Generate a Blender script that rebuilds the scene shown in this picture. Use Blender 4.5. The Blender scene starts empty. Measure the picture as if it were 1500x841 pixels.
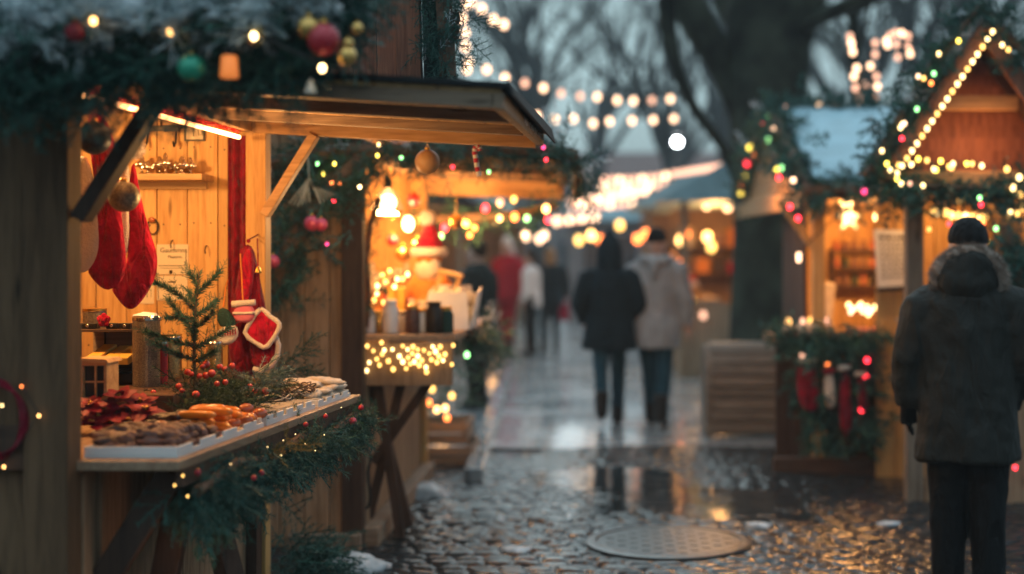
import bpy, bmesh, math, random
import numpy as np
from mathutils import Vector, Matrix, Euler, noise

random.seed(7)
RNG = np.random.default_rng(11)
R = math.radians
scene = bpy.context.scene
COL = scene.collection
EYE, FPX, VX, VY = 1.6, 2083.0, 900.0, 370.0


def at(px, py, Y):
    """A point of the place seen at that spot of the survey photo, at distance Y down the street."""
    return Vector(((px - VX) * Y / FPX, Y, EYE - (py - VY) * Y / FPX))


# ------------------------------------------------------------------ materials
def nodes_of(name):
    m = bpy.data.materials.new(name)
    m.use_nodes = True
    nt = m.node_tree
    return m, nt, nt.nodes['Principled BSDF'], nt.nodes.new, nt.links.new


def ramp(nt, stops):
    r = nt.nodes.new('ShaderNodeValToRGB')
    e = r.color_ramp.elements
    while len(e) < len(stops):
        e.new(0.5)
    for k, (p, c) in enumerate(stops):
        e[k].position = p
        e[k].color = (*c, 1) if len(c) == 3 else c
    return r


def plain(name, col, rough=0.6, metal=0.0, bump=0.0, bscale=60, var=0.15, sheen=0.0, coat=0.0, vscale=6, fold=0.0, fscale=9):
    m, nt, b, N, L = nodes_of(name)
    tc = N('ShaderNodeTexCoord')
    nz = N('ShaderNodeTexNoise'); nz.inputs['Scale'].default_value = vscale; nz.inputs['Detail'].default_value = 6
    L(tc.outputs['Object'], nz.inputs['Vector'])
    lo = tuple(max(0, c * (1 - var)) for c in col); hi = tuple(min(1, c * (1 + var)) for c in col)
    rp = ramp(nt, [(0.3, lo), (0.7, hi)])
    L(nz.outputs['Fac'], rp.inputs['Fac']); L(rp.outputs['Color'], b.inputs['Base Color'])
    b.inputs['Roughness'].default_value = rough
    b.inputs['Metallic'].default_value = metal
    if rough >= .7 and not metal: b.inputs['Specular IOR Level'].default_value = 0.12
    if sheen:
        b.inputs['Sheen Weight'].default_value = sheen
    if coat:
        b.inputs['Coat Weight'].default_value = coat; b.inputs['Coat Roughness'].default_value = 0.1
    if bump:
        n2 = N('ShaderNodeTexNoise'); n2.inputs['Scale'].default_value = bscale; n2.inputs['Detail'].default_value = 4
        L(tc.outputs['Object'], n2.inputs['Vector'])
        bp = N('ShaderNodeBump'); bp.inputs['Strength'].default_value = bump; bp.inputs['Distance'].default_value = 0.01
        L(n2.outputs['Fac'], bp.inputs['Height']); L(bp.outputs['Normal'], b.inputs['Normal'])
        if fold:
            mp = N('ShaderNodeMapping'); mp.inputs['Scale'].default_value = (1.6, 1.6, .55); mp.inputs['Rotation'].default_value = (0, .5, 0); L(tc.outputs['Object'], mp.inputs[0])
            n4 = N('ShaderNodeTexNoise'); n4.inputs['Scale'].default_value = fscale; n4.inputs['Detail'].default_value = 3; n4.inputs['Distortion'].default_value = 1.2; L(mp.outputs[0], n4.inputs['Vector'])
            b4 = N('ShaderNodeBump'); b4.inputs['Strength'].default_value = 1.0; b4.inputs['Distance'].default_value = fold; L(n4.outputs['Fac'], b4.inputs['Height']); L(b4.outputs['Normal'], bp.inputs['Normal'])
    return m


def wood(name, light, dark, grain='Z', rough=0.62, knots=0.8, scale=1.0, wet=0.0):
    m, nt, b, N, L = nodes_of(name)
    tc = N('ShaderNodeTexCoord'); geo = N('ShaderNodeNewGeometry')
    off = N('ShaderNodeVectorMath'); off.operation = 'SCALE'
    comb = N('ShaderNodeCombineXYZ')
    for k in range(3):
        L(geo.outputs['Random Per Island'], comb.inputs[k])
    L(comb.outputs[0], off.inputs[0]); off.inputs['Scale'].default_value = 23.0
    add = N('ShaderNodeVectorMath'); L(tc.outputs['Object'], add.inputs[0]); L(off.outputs[0], add.inputs[1])
    mp = N('ShaderNodeMapping')
    s = {'X': (1.1, 14, 14), 'Y': (14, 1.1, 14), 'Z': (14, 14, 1.1)}[grain]
    mp.inputs['Scale'].default_value = tuple(v * scale for v in s)
    L(add.outputs[0], mp.inputs['Vector'])
    n1 = N('ShaderNodeTexNoise'); n1.inputs['Scale'].default_value = 2.2; n1.inputs['Detail'].default_value = 8
    n1.inputs['Distortion'].default_value = 0.9
    L(mp.outputs[0], n1.inputs['Vector'])
    n2 = N('ShaderNodeTexNoise'); n2.inputs['Scale'].default_value = 11; n2.inputs['Detail'].default_value = 5
    L(mp.outputs[0], n2.inputs['Vector'])
    mx = N('ShaderNodeMath'); mx.operation = 'MULTIPLY_ADD'
    L(n2.outputs['Fac'], mx.inputs[0]); mx.inputs[1].default_value = 0.45; 
    sub = N('ShaderNodeMath'); sub.operation = 'SUBTRACT'; L(n1.outputs['Fac'], sub.inputs[0]); sub.inputs[1].default_value = 0.22
    L(sub.outputs[0], mx.inputs[2])
    rp = ramp(nt, [(0.28, dark), (0.62, light)])
    L(mx.outputs[0], rp.inputs['Fac'])
    # plank to plank difference
    hs = N('ShaderNodeHueSaturation')
    mr = N('ShaderNodeMapRange'); L(geo.outputs['Random Per Island'], mr.inputs['Value'])
    mr.inputs['To Min'].default_value = 0.78; mr.inputs['To Max'].default_value = 1.15
    L(mr.outputs[0], hs.inputs['Value']); L(rp.outputs['Color'], hs.inputs['Color'])
    # knots
    mk = N('ShaderNodeMapping')
    k = {'X': (1.0, 5, 5), 'Y': (5, 1.0, 5), 'Z': (5, 5, 1.0)}[grain]
    mk.inputs['Scale'].default_value = tuple(v * scale * 1.4 for v in k)
    L(add.outputs[0], mk.inputs['Vector'])
    vo = N('ShaderNodeTexVoronoi'); vo.inputs['Scale'].default_value = 1.6; L(mk.outputs[0], vo.inputs['Vector'])
    kr = ramp(nt, [(0.05, (1, 1, 1)), (0.13, (0, 0, 0))]); L(vo.outputs['Distance'], kr.inputs['Fac'])
    km = N('ShaderNodeMath'); km.operation = 'MULTIPLY'; L(kr.outputs['Color'], km.inputs[0]); km.inputs[1].default_value = knots
    mixk = N('ShaderNodeMix'); mixk.data_type = 'RGBA'
    L(km.outputs[0], mixk.inputs['Factor']); L(hs.outputs['Color'], mixk.inputs['A'])
    mixk.inputs['B'].default_value = (*[c * 0.35 for c in dark], 1)
    L(mixk.outputs['Result'], b.inputs['Base Color'])
    b.inputs['Roughness'].default_value = rough; b.inputs['Specular IOR Level'].default_value = 0.22
    if wet:
        b.inputs['Coat Weight'].default_value = wet
    bp = N('ShaderNodeBump'); bp.inputs['Strength'].default_value = 0.35; bp.inputs['Distance'].default_value = 0.004
    L(mx.outputs[0], bp.inputs['Height']); L(bp.outputs['Normal'], b.inputs['Normal'])
    return m


def emis(name, col, strength, sample='NONE'):
    m, nt, b, N, L = nodes_of(name)
    b.inputs['Base Color'].default_value = (*[min(0.8, c) for c in col], 1)
    b.inputs['Emission Color'].default_value = (*col, 1)
    b.inputs['Emission Strength'].default_value = strength
    m.cycles.emission_sampling = sample
    return m


def foliage(name, lo, hi, rough=0.5):
    m, nt, b, N, L = nodes_of(name)
    geo = N('ShaderNodeNewGeometry')
    tc = N('ShaderNodeTexCoord'); nz = N('ShaderNodeTexNoise'); nz.inputs['Scale'].default_value = 9
    L(tc.outputs['Object'], nz.inputs['Vector'])
    mm = N('ShaderNodeMath'); mm.operation = 'MULTIPLY'; L(geo.outputs['Random Per Island'], mm.inputs[0]); L(nz.outputs['Fac'], mm.inputs[1])
    rp = ramp(nt, [(0.05, lo), (0.6, hi)]); L(mm.outputs[0], rp.inputs['Fac'])
    L(rp.outputs['Color'], b.inputs['Base Color'])
    b.inputs['Roughness'].default_value = rough; b.inputs['Specular IOR Level'].default_value = 0.25
    return m


def snowy(name, lo, hi):
    m = foliage(name, lo, hi, 0.7)
    nt = m.node_tree; b = nt.nodes['Principled BSDF']; out = nt.nodes['Material Output']
    tr = nt.nodes.new('ShaderNodeBsdfTranslucent'); nt.links.new(b.inputs['Base Color'].links[0].from_socket, tr.inputs['Color'])
    mx = nt.nodes.new('ShaderNodeMixShader'); mx.inputs[0].default_value = 0.45; nt.links.new(b.outputs[0], mx.inputs[1]); nt.links.new(tr.outputs[0], mx.inputs[2]); nt.links.new(mx.outputs[0], out.inputs['Surface'])
    return m


def glitter(name, col, scale=260, metal=0.9, rough=0.25):
    m, nt, b, N, L = nodes_of(name)
    tc = N('ShaderNodeTexCoord'); vo = N('ShaderNodeTexVoronoi'); vo.inputs['Scale'].default_value = scale
    L(tc.outputs['Object'], vo.inputs['Vector'])
    bp = N('ShaderNodeBump'); bp.inputs['Strength'].default_value = 1.0; bp.inputs['Distance'].default_value = 0.01
    L(vo.outputs['Color'], bp.inputs['Height']); L(bp.outputs['Normal'], b.inputs['Normal'])
    hs = N('ShaderNodeMix'); hs.data_type = 'RGBA'; L(vo.outputs['Color'], hs.inputs['Factor'])
    hs.inputs['A'].default_value = (*[c * 0.45 for c in col], 1); hs.inputs['B'].default_value = (*[min(1, c * 1.6) for c in col], 1)
    L(hs.outputs['Result'], b.inputs['Base Color'])
    b.inputs['Metallic'].default_value = metal; b.inputs['Roughness'].default_value = rough
    return m


M = {}
M['wood_int'] = wood('wood_int', (0.66, 0.40, 0.155), (0.46, 0.24, 0.08), 'Z', 0.6, 0.8)
M['wood_int_x'] = wood('wood_int_x', (0.62, 0.40, 0.19), (0.42, 0.24, 0.10), 'X', 0.6, 0.8)
M['wood_int_y'] = wood('wood_int_y', (0.60, 0.38, 0.18), (0.40, 0.23, 0.10), 'Y', 0.6, 0.8)
M['wood_wall'] = wood('wood_wall', (0.36, 0.235, 0.145), (0.19, 0.115, 0.065), 'Z', 0.7)
M['wood_post'] = wood('wood_post', (0.25, 0.19, 0.14), (0.14, 0.10, 0.07), 'Z', 0.75)
M['wood_aged'] = wood('wood_aged', (0.165, 0.096, 0.052), (0.08, 0.046, 0.025), 'Z', 0.75, 0.9)
M['post_aged'] = wood('post_aged', (0.165, 0.094, 0.050), (0.085, 0.047, 0.025), 'Z', 0.75, 0.9)
M['wood_bleached'] = wood('wood_bleached', (0.235, 0.185, 0.14), (0.085, 0.066, 0.05), 'X', 0.55, 0.4)
M['wood_dark'] = wood('wood_dark', (0.075, 0.045, 0.032), (0.035, 0.021, 0.016), 'Z', 0.7, 0.4)
M['wood_dark_x'] = wood('wood_dark_x', (0.11, 0.062, 0.04), (0.045, 0.026, 0.018), 'X', 0.7, 0.4)
M['wood_red'] = wood('wood_red', (0.33, 0.13, 0.075), (0.15, 0.055, 0.035), 'Z', 0.6, 0.5)
M['wood_beam'] = wood('wood_beam', (0.58, 0.35, 0.17), (0.36, 0.20, 0.09), 'X', 0.6)
M['wood_grey'] = wood('wood_grey', (0.33, 0.24, 0.17), (0.19, 0.13, 0.09), 'X', 0.65)
M['wood_counter'] = wood('wood_counter', (0.38, 0.25, 0.16), (0.22, 0.13, 0.08), 'Y', 0.5)
M['wood_crate'] = wood('wood_crate', (0.26, 0.19, 0.13), (0.10, 0.07, 0.05), 'X', 0.6, 0.4)
M['felt'] = plain('felt', (0.022, 0.026, 0.028), 0.75, bump=0.4, bscale=90)
M['fir'] = foliage('fir', (0.014, 0.052, 0.046), (0.055, 0.175, 0.135))
M['fir_warm'] = foliage('fir_warm', (0.016, 0.040, 0.022), (0.075, 0.135, 0.070))
M['frost'] = snowy('frost', (0.45, 0.52, 0.56), (0.80, 0.85, 0.88))
M['old_snow'] = plain('old_snow', (0.46, 0.49, 0.51), 0.5, bump=0.6, bscale=30, var=0.3, vscale=14)
M['snow'] = plain('snow', (0.80, 0.84, 0.87), 0.6, bump=0.5, bscale=40, var=0.06)
M['red_felt'] = plain('red_felt', (0.38, 0.004, 0.030), 0.9, bump=0.5, bscale=90, sheen=0.12, var=0.45, vscale=22, fold=.05, fscale=12)
M['red_dark'] = plain('red_dark', (0.20, 0.003, 0.018), 0.85, bump=0.5, bscale=50, sheen=0.1, var=0.45, vscale=18, fold=.05, fscale=12)
M['red_gloss'] = plain('red_gloss', (0.50, 0.015, 0.03), 0.25, coat=0.5, var=0.1)
M['fleece'] = plain('fleece', (0.74, 0.66, 0.58), 0.95, bump=1.0, bscale=160, sheen=0.4, var=0.12)
M['white'] = plain('white', (0.74, 0.73, 0.71), 0.55, var=0.06, bump=0.1)
M['paper'] = plain('paper', (0.74, 0.62, 0.44), 0.8, var=0.05)
M['ink'] = plain('ink', (0.03, 0.02, 0.015), 0.8)
M['iron'] = plain('iron', (0.025, 0.022, 0.02), 0.45, 0.6)
M['gold'] = plain('gold', (0.72, 0.42, 0.10), 0.28, 1.0)
M['silver'] = plain('silver', (0.72, 0.68, 0.60), 0.18, 1.0, bump=0.5, bscale=35)
M['gold_mesh'] = glitter('gold_mesh', (0.55, 0.40, 0.17), 220)
M['glit_blue'] = glitter('glit_blue', (0.022, 0.034, 0.055), 190, 0.5, 0.45)
M['glit_silver'] = glitter('glit_silver', (0.24, 0.215, 0.16), 190, 0.55, 0.5)
M['tinsel_red'] = plain('tinsel_red', (0.62, 0.03, 0.02), 0.25, 0.7)
M['tin_grey'] = glitter('tin_grey', (0.20, 0.165, 0.13), 300, 0.7, 0.4)
M['choc_old'] = plain('choc', (0.115, 0.048, 0.032), 0.45, bump=0.9, bscale=70, var=0.45, coat=0.2, vscale=30)
def choc_mat(name, lo, hi):
    m, nt, b, N, L = nodes_of(name)
    tc = N('ShaderNodeTexCoord'); oi = N('ShaderNodeObjectInfo'); nz = N('ShaderNodeTexNoise'); nz.inputs['Scale'].default_value = 55; nz.inputs['Detail'].default_value = 5
    L(tc.outputs['Object'], nz.inputs['Vector'])
    ad = N('ShaderNodeMath'); ad.operation = 'MULTIPLY_ADD'; L(oi.outputs['Random'], ad.inputs[0]); ad.inputs[1].default_value = 0.75; L(nz.outputs['Fac'], ad.inputs[2])
    rp = ramp(nt, [(0.42, lo), (1.0, hi)]); L(ad.outputs[0], rp.inputs['Fac']); L(rp.outputs['Color'], b.inputs['Base Color'])
    b.inputs['Roughness'].default_value = 0.42
    bp = N('ShaderNodeBump'); bp.inputs['Strength'].default_value = 0.8; bp.inputs['Distance'].default_value = 0.01; L(nz.outputs['Fac'], bp.inputs['Height']); L(bp.outputs['Normal'], b.inputs['Normal'])
    return m


M['choc'] = choc_mat('choc', (0.045, 0.015, 0.010), (0.20, 0.085, 0.058))
M['choc_dark'] = plain('choc_dark', (0.05, 0.022, 0.016), 0.4, bump=0.9, bscale=70, var=0.4, coat=0.2, vscale=30)
M['sausage'] = plain('sausage', (0.78, 0.24, 0.02), 0.35, bump=0.25, bscale=40, var=0.2, coat=0.4, vscale=14)
M['nut'] = plain('nut', (0.42, 0.10, 0.03), 0.3, coat=0.4, var=0.3)
M['berry'] = plain('berry', (0.50, 0.04, 0.03), 0.25, coat=0.5)
M['petal'] = plain('petal', (0.25, 0.002, 0.022), 0.65, var=0.45, vscale=30)
M['twig'] = plain('twig', (0.13, 0.085, 0.06), 0.7, var=0.4, bump=0.4, vscale=30)
M['cookie'] = plain('cookie', (0.62, 0.53, 0.42), 0.8, bump=0.9, bscale=50, var=0.2, vscale=25)
M['ball_red'] = plain('ball_red', (0.45, 0.02, 0.035), 0.35, 0.2, coat=0.3)
M['ball_gold'] = plain('ball_gold', (0.70, 0.42, 0.13), 0.22, 0.9)
M['ball_green'] = plain('ball_green', (0.02, 0.34, 0.20), 0.3, 0.3, coat=0.4)
M['ball_pink'] = plain('ball_pink', (0.58, 0.06, 0.12), 0.35, 0.2, coat=0.3)
M['ball_wood'] = plain('ball_wood', (0.45, 0.27, 0.13), 0.5, bump=0.2, var=0.25)
M['skin'] = plain('skin', (0.52, 0.31, 0.23), 0.55, var=0.08)
M['glass'] = None
M['net_bag'] = plain('net_bag', (0.02, 0.05, 0.045), 0.8)
M['green_cloth'] = plain('green_cloth', (0.012, 0.055, 0.045), 0.85, bump=0.5, bscale=40)
M['yellow_card'] = plain('yellow_card', (0.72, 0.42, 0.06), 0.6)
M['orange_cloth'] = plain('orange_cloth', (0.62, 0.22, 0.05), 0.8)
M['stripe_pink'] = plain('stripe_pink', (0.62, 0.16, 0.22), 0.85)
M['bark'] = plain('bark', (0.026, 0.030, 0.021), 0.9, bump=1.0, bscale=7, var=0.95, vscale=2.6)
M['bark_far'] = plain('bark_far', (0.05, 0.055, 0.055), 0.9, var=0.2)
M['stone_grey'] = plain('stone_grey', (0.22, 0.22, 0.23), 0.85, bump=0.3, var=0.2, vscale=2)
M['plaster_pink'] = plain('plaster_pink', (0.36, 0.29, 0.28), 0.9, var=0.1)
M['roof_tile'] = plain('roof_tile', (0.16, 0.10, 0.09), 0.8, var=0.2)
M['window_dark'] = plain('window_dark', (0.04, 0.05, 0.06), 0.15)
M['cast_iron'] = plain('cast_iron', (0.022, 0.026, 0.028), 0.3, 0.0, bump=0.5, bscale=30)


def make_glass():
    m, nt, b, N, L = nodes_of('clear_glass')
    b.inputs['Base Color'].default_value = (0.95, 0.9, 0.82, 1)
    b.inputs['Roughness'].default_value = 0.05
    b.inputs['Transmission Weight'].default_value = 0.9
    return m


M['glass'] = make_glass()
WARM = (1.0, 0.60, 0.33)
M['lamp_white'] = emis('lamp_white', (1.0, 0.68, 0.30), 10)
M['lamp_warm'] = emis('lamp_warm', (1.0, 0.52, 0.16), 7)
M['tube'] = emis('tube', (1.0, 0.44, 0.15), 15, 'AUTO')
M['bulb_far'] = emis('bulb_far', (1.0, 0.60, 0.36), 4.2)
M['bulb_dim'] = emis('bulb_dim', (1.0, 0.50, 0.32), 2.0)
M['bulb_fairy'] = emis('bulb_fairy', (1.0, 0.56, 0.14), 3.8)
M['bulb_fairy_pale'] = emis('bulb_fairy_pale', (1.0, 0.68, 0.28), 5.5)
M['bulb_red'] = emis('bulb_red', (1.0, 0.03, 0.05), 7.0)
M['bulb_green'] = emis('bulb_green', (0.30, 0.85, 0.28), 5.0)
M['bulb_yellow'] = emis('bulb_yellow', (1.0, 0.72, 0.10), 6.0)
M['bulb_orange'] = emis('bulb_orange', (1.0, 0.22, 0.05), 6.0)
M['bulb_pink'] = emis('bulb_pink', (1.0, 0.06, 0.22), 4.0)
M['street_light'] = emis('street_light', (0.92, 0.97, 1.0), 40.0)
M['glow_window'] = emis('glow_window', (1.0, 0.42, 0.10), 2.2)


# ------------------------------------------------------------------ mesh builder
class MB:
    def __init__(s):
        s.v = []; s.f = []; s.n = 0

    def add(s, verts, faces):
        s.v.extend([tuple(p) for p in verts])
        s.f.extend([tuple(i + s.n for i in f) for f in faces])
        s.n += len(verts)
        return s

    def box(s, lo, hi):
        x0, y0, z0 = lo; x1, y1, z1 = hi
        return s.add([(x0, y0, z0), (x1, y0, z0), (x1, y1, z0), (x0, y1, z0), (x0, y0, z1), (x1, y0, z1), (x1, y1, z1), (x0, y1, z1)],
                     [(0, 3, 2, 1), (4, 5, 6, 7), (0, 1, 5, 4), (1, 2, 6, 5), (2, 3, 7, 6), (3, 0, 4, 7)])

    def beam(s, p0, p1, w, h, up=(0, 0, 1)):
        """box from p0 to p1, w wide sideways, h tall along up"""
        p0 = Vector(p0); p1 = Vector(p1); d = (p1 - p0).normalized(); up = Vector(up)
        if abs(d.dot(up)) > 0.98: up = Vector((1, 0, 0))
        sx = d.cross(up).normalized(); uz = sx.cross(d).normalized()
        vs = []
        for p in (p0, p1):
            for a, b in ((-1, -1), (1, -1), (1, 1), (-1, 1)):
                vs.append(p + sx * (a * w / 2) + uz * (b * h / 2))
        return s.add(vs, [(0, 1, 2, 3), (7, 6, 5, 4), (0, 4, 5, 1), (1, 5, 6, 2), (2, 6, 7, 3), (3, 7, 4, 0)])

    def prism(s, poly, d):
        """poly: list of 3-D points (planar loop); d: extrusion vector"""
        n = len(poly); d = Vector(d)
        vs = [Vector(p) for p in poly] + [Vector(p) + d for p in poly]
        fs = [tuple(range(n - 1, -1, -1)), tuple(range(n, 2 * n))] + [(i, (i + 1) % n, n + (i + 1) % n, n + i) for i in range(n)]
        return s.add(vs, fs)

    def tube(s, pts, rad, seg=8, cap=True, flat=1.0, up=(0, 0, 1)):
        pts = [Vector(p) for p in pts]
        if not hasattr(rad, '__len__'): rad = [rad] * len(pts)
        vs = []; fs = []
        prev = None
        for i, p in enumerate(pts):
            d = (pts[min(i + 1, len(pts) - 1)] - pts[max(i - 1, 0)])
            d = d.normalized() if d.length > 1e-9 else Vector((0, 0, 1))
            if prev is None:
                u = Vector(up)
                if abs(d.dot(u)) > 0.95: u = Vector((1, 0, 0)) if abs(d.x) < 0.9 else Vector((0, 1, 0))
                a = d.cross(u).normalized()
            else:
                a = (prev - d * prev.dot(d)).normalized()
            prev = a; b = a.cross(d).normalized()
            r = rad[i]; rx, ry = (r if hasattr(r, '__len__') else (r, r * flat))
            for k in range(seg):
                t = 2 * math.pi * k / seg
                vs.append(p + a * (rx * math.cos(t)) + b * (ry * math.sin(t)))
        for i in range(len(pts) - 1):
            for k in range(seg):
                k2 = (k + 1) % seg
                fs.append((i * seg + k, i * seg + k2, (i + 1) * seg + k2, (i + 1) * seg + k))
        if cap:
            fs.append(tuple(range(seg - 1, -1, -1)))
            fs.append(tuple(range((len(pts) - 1) * seg, len(pts) * seg)))
        return s.add(vs, fs)

    def ball(s, c, r, seg=14, rings=9, sc=(1, 1, 1), rot=None, jit=0.0):
        c = Vector(c); vs = []; fs = []
        rot = rot or Matrix.Identity(3)
        def P(t, u):
            v = Vector((math.sin(t) * math.cos(u) * sc[0], math.sin(t) * math.sin(u) * sc[1], math.cos(t) * sc[2])) * r
            if jit: v *= 1 + jit * noise.noise((c + v) * (2.2 / r))
            return c + rot @ v
        vs.append(P(0, 0))
        for i in range(1, rings):
            for k in range(seg):
                vs.append(P(math.pi * i / rings, 2 * math.pi * k / seg))
        vs.append(P(math.pi, 0))
        for k in range(seg): fs.append((0, 1 + k, 1 + (k + 1) % seg))
        for i in range(rings - 2):
            for k in range(seg):
                a = 1 + i * seg + k; b = 1 + i * seg + (k + 1) % seg
                fs.append((a, a + seg, b + seg, b))
        base = 1 + (rings - 2) * seg; last = len(vs) - 1
        for k in range(seg): fs.append((base + k, last, base + (k + 1) % seg))
        return s.add(vs, fs)

    def lathe(s, prof, c=(0, 0, 0), seg=20):
        """prof: (r, z) from bottom to top about a vertical axis through c"""
        c = Vector(c); vs = []; fs = []
        for r, z in prof:
            for k in range(seg):
                t = 2 * math.pi * k / seg
                vs.append(c + Vector((r * math.cos(t), r * math.sin(t), z)))
        for i in range(len(prof) - 1):
            for k in range(seg):
                k2 = (k + 1) % seg
                fs.append((i * seg + k, i * seg + k2, (i + 1) * seg + k2, (i + 1) * seg + k))
        fs.append(tuple(range(seg - 1, -1, -1))); n = (len(prof) - 1) * seg
        fs.append(tuple(range(n, n + seg)))
        return s.add(vs, fs)

    def build(s, name, mat, parent=None, smooth=False, bevel=0.0, label=None, cat=None, group=None, kind=None, pivot=None):
        me = bpy.data.meshes.new(name)
        V = np.array(s.v, dtype=float).reshape(-1, 3)
        if parent is not None: piv = wloc(parent)
        elif pivot is not None: piv = Vector(pivot)
        else:
            lo = V.min(0); hi = V.max(0); piv = Vector(((lo[0] + hi[0]) / 2, (lo[1] + hi[1]) / 2, lo[2]))
        V = V - np.array(piv)
        me.from_pydata(V.tolist(), [], s.f)
        return finish(me, name, mat, parent, piv, smooth, bevel, label, cat, group, kind)


def wloc(o):
    p = Vector((0, 0, 0))
    while o is not None:
        p = p + o.location; o = o.parent
    return p


def finish(me, name, mat, parent, piv, smooth=False, bevel=0, label=None, cat=None, group=None, kind=None):
    if mat is not None: me.materials.append(mat if not isinstance(mat, str) else M[mat])
    if smooth:
        me.polygons.foreach_set('use_smooth', np.ones(len(me.polygons), dtype=bool))
    me.update()
    o = bpy.data.objects.new(name, me); COL.objects.link(o)
    if parent is not None: o.parent = parent
    else: o.location = piv
    if bevel:
        b = o.modifiers.new('bevel', 'BEVEL'); b.width = bevel; b.segments = 2; b.limit_method = 'ANGLE'; b.angle_limit = 0.9
    tag(o, label, cat, group, kind)
    return o


def tag(o, label=None, cat=None, group=None, kind=None):
    if label: o['label'] = label
    if cat: o['category'] = cat
    if group: o['group'] = group
    if kind: o['kind'] = kind
    return o


def thing(name, label, cat, loc, group=None):
    o = bpy.data.objects.new(name, None); COL.objects.link(o)
    o.empty_display_size = 0.1
    o.location = loc
    return tag(o, label, cat, group)


def copy_tree(o, loc=None, rot=None, label=None, scale=None, mat=None, parent=None):
    c = o.copy(); COL.objects.link(c)
    if parent is not None: c.parent = parent
    if loc is not None: c.location = loc
    if rot is not None: c.rotation_euler = rot
    if scale is not None: c.scale = (scale,) * 3 if not hasattr(scale, '__len__') else scale
    if label: c['label'] = label
    for ch in list(o.children):
        copy_tree(ch, parent=c)
    return c


# ------------------------------------------------------------------ fir foliage (numpy triangles)
class Tri:
    def __init__(s): s.v = []; s.f = []; s.n = 0
    def add(s, v, f):
        s.v.append(v); s.f.append(f + s.n); s.n += len(v)
    def build(s, name, mat, parent=None, **kw):
        V = np.concatenate(s.v); F = np.concatenate(s.f)
        if parent is not None: piv = wloc(parent)
        else:
            lo = V.min(0); hi = V.max(0); piv = Vector(((lo[0] + hi[0]) / 2, (lo[1] + hi[1]) / 2, lo[2]))
        V = V - np.array(piv)
        me = bpy.data.meshes.new(name)
        me.vertices.add(len(V)); me.vertices.foreach_set('co', V.ravel().astype(np.float32))
        me.loops.add(len(F) * 3); me.loops.foreach_set('vertex_index', F.ravel().astype(np.int32))
        me.polygons.add(len(F)); me.polygons.foreach_set('loop_start', np.arange(0, len(F) * 3, 3, dtype=np.int32))
        me.polygons.foreach_set('loop_total', np.full(len(F), 3, dtype=np.int32))
        me.update(calc_edges=True)
        return finish(me, name, mat, parent, piv, **kw)


def norm(a): return a / np.maximum(np.linalg.norm(a, axis=-1, keepdims=True), 1e-9)


def make_sprig(L=0.17, side=5, nl=0.022, nw=0.0024, dens=300, droop=0.10, seed=0):
    g = np.random.default_rng(seed)
    twigs = []
    def curve(p0, d, l, n=6, dr=droop):
        pts = [p0]; d = np.array(d, float)
        for i in range(n):
            d = d + np.array([0, 0, -dr / n]) + g.normal(0, 0.04, 3); d /= np.linalg.norm(d)
            pts.append(pts[-1] + d * l / n)
        return np.array(pts)
    main = curve(np.zeros(3), (1, 0, 0), L); twigs.append(main)
    for i in range(side):
        t = 0.12 + 0.7 * i / max(1, side - 1)
        p = main[int(t * 6)]
        sgn = 1 if i % 2 else -1
        a = g.uniform(0.6, 1.0) * sgn
        twigs.append(curve(p, (math.cos(a), math.sin(a), g.uniform(-0.25, 0.25)), L * (0.62 - 0.42 * t) * g.uniform(0.8, 1.2), 4))
    V = []; F = []; n0 = 0
    for tw in twigs:
        seg = np.diff(tw, axis=0); ln = np.linalg.norm(seg, axis=1); tot = ln.sum()
        n = max(6, int(tot * dens))
        k = g.integers(0, len(seg), n); u = g.random(n)[:, None]
        p = tw[k] + seg[k] * u; ax = norm(seg[k])
        rnd = norm(g.normal(size=(n, 3))); per = norm(np.cross(ax, rnd))
        ang = g.uniform(0.55, 1.05, n)[:, None]
        d = ax * np.cos(ang) + per * np.sin(ang)
        l = nl * g.uniform(0.7, 1.15, n)[:, None]
        w = norm(np.cross(d, rnd)) * nw / 2
        V.append(np.stack([p - w, p + w, p + d * l], 1).reshape(-1, 3))
        F.append(np.arange(n * 3).reshape(-1, 3) + n0); n0 += n * 3
        # woody stem
        w3 = np.array([0, 0.0016, 0]); q = np.concatenate([tw - w3, tw + w3 + np.array([0, 0, 0.0012])]); m = len(tw)
        f = []
        for i in range(m - 1): f += [(i, i + 1, m + i), (i + 1, m + i + 1, m + i)]
        V.append(q); F.append(np.array(f) + n0); n0 += len(q)
    return np.concatenate(V), np.concatenate(F)


SPRIGS = [make_sprig(seed=i) for i in range(5)]
COARSE = [make_sprig(L=0.17, side=5, nl=0.026, nw=0.005, dens=110, seed=20 + i) for i in range(4)]
FARN = [make_sprig(L=0.17, side=5, nl=0.036, nw=0.013, dens=85, seed=60 + i) for i in range(4)]
BIGN = [make_sprig(L=0.17, side=4, nl=0.030, nw=0.0065, dens=70, seed=40 + i) for i in range(4)]


def put_sprig(T, p, d, scale=1.0, roll=None, protos=None, g=RNG):
    protos = protos or SPRIGS
    v, f = protos[g.integers(len(protos))]
    d = np.array(d, float); d /= np.linalg.norm(d)
    up = np.array([0, 0, 1.0]) if abs(d[2]) < 0.9 else np.array([1.0, 0, 0])
    y = np.cross(up, d); y /= np.linalg.norm(y); z = np.cross(d, y)
    r = g.uniform(0, 6.28) if roll is None else roll
    y2 = y * math.cos(r) + z * math.sin(r); z2 = np.cross(d, y2)
    Mx = np.stack([d, y2, z2], 1)
    T.add((v * scale) @ Mx.T + np.array(p), f)


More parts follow.
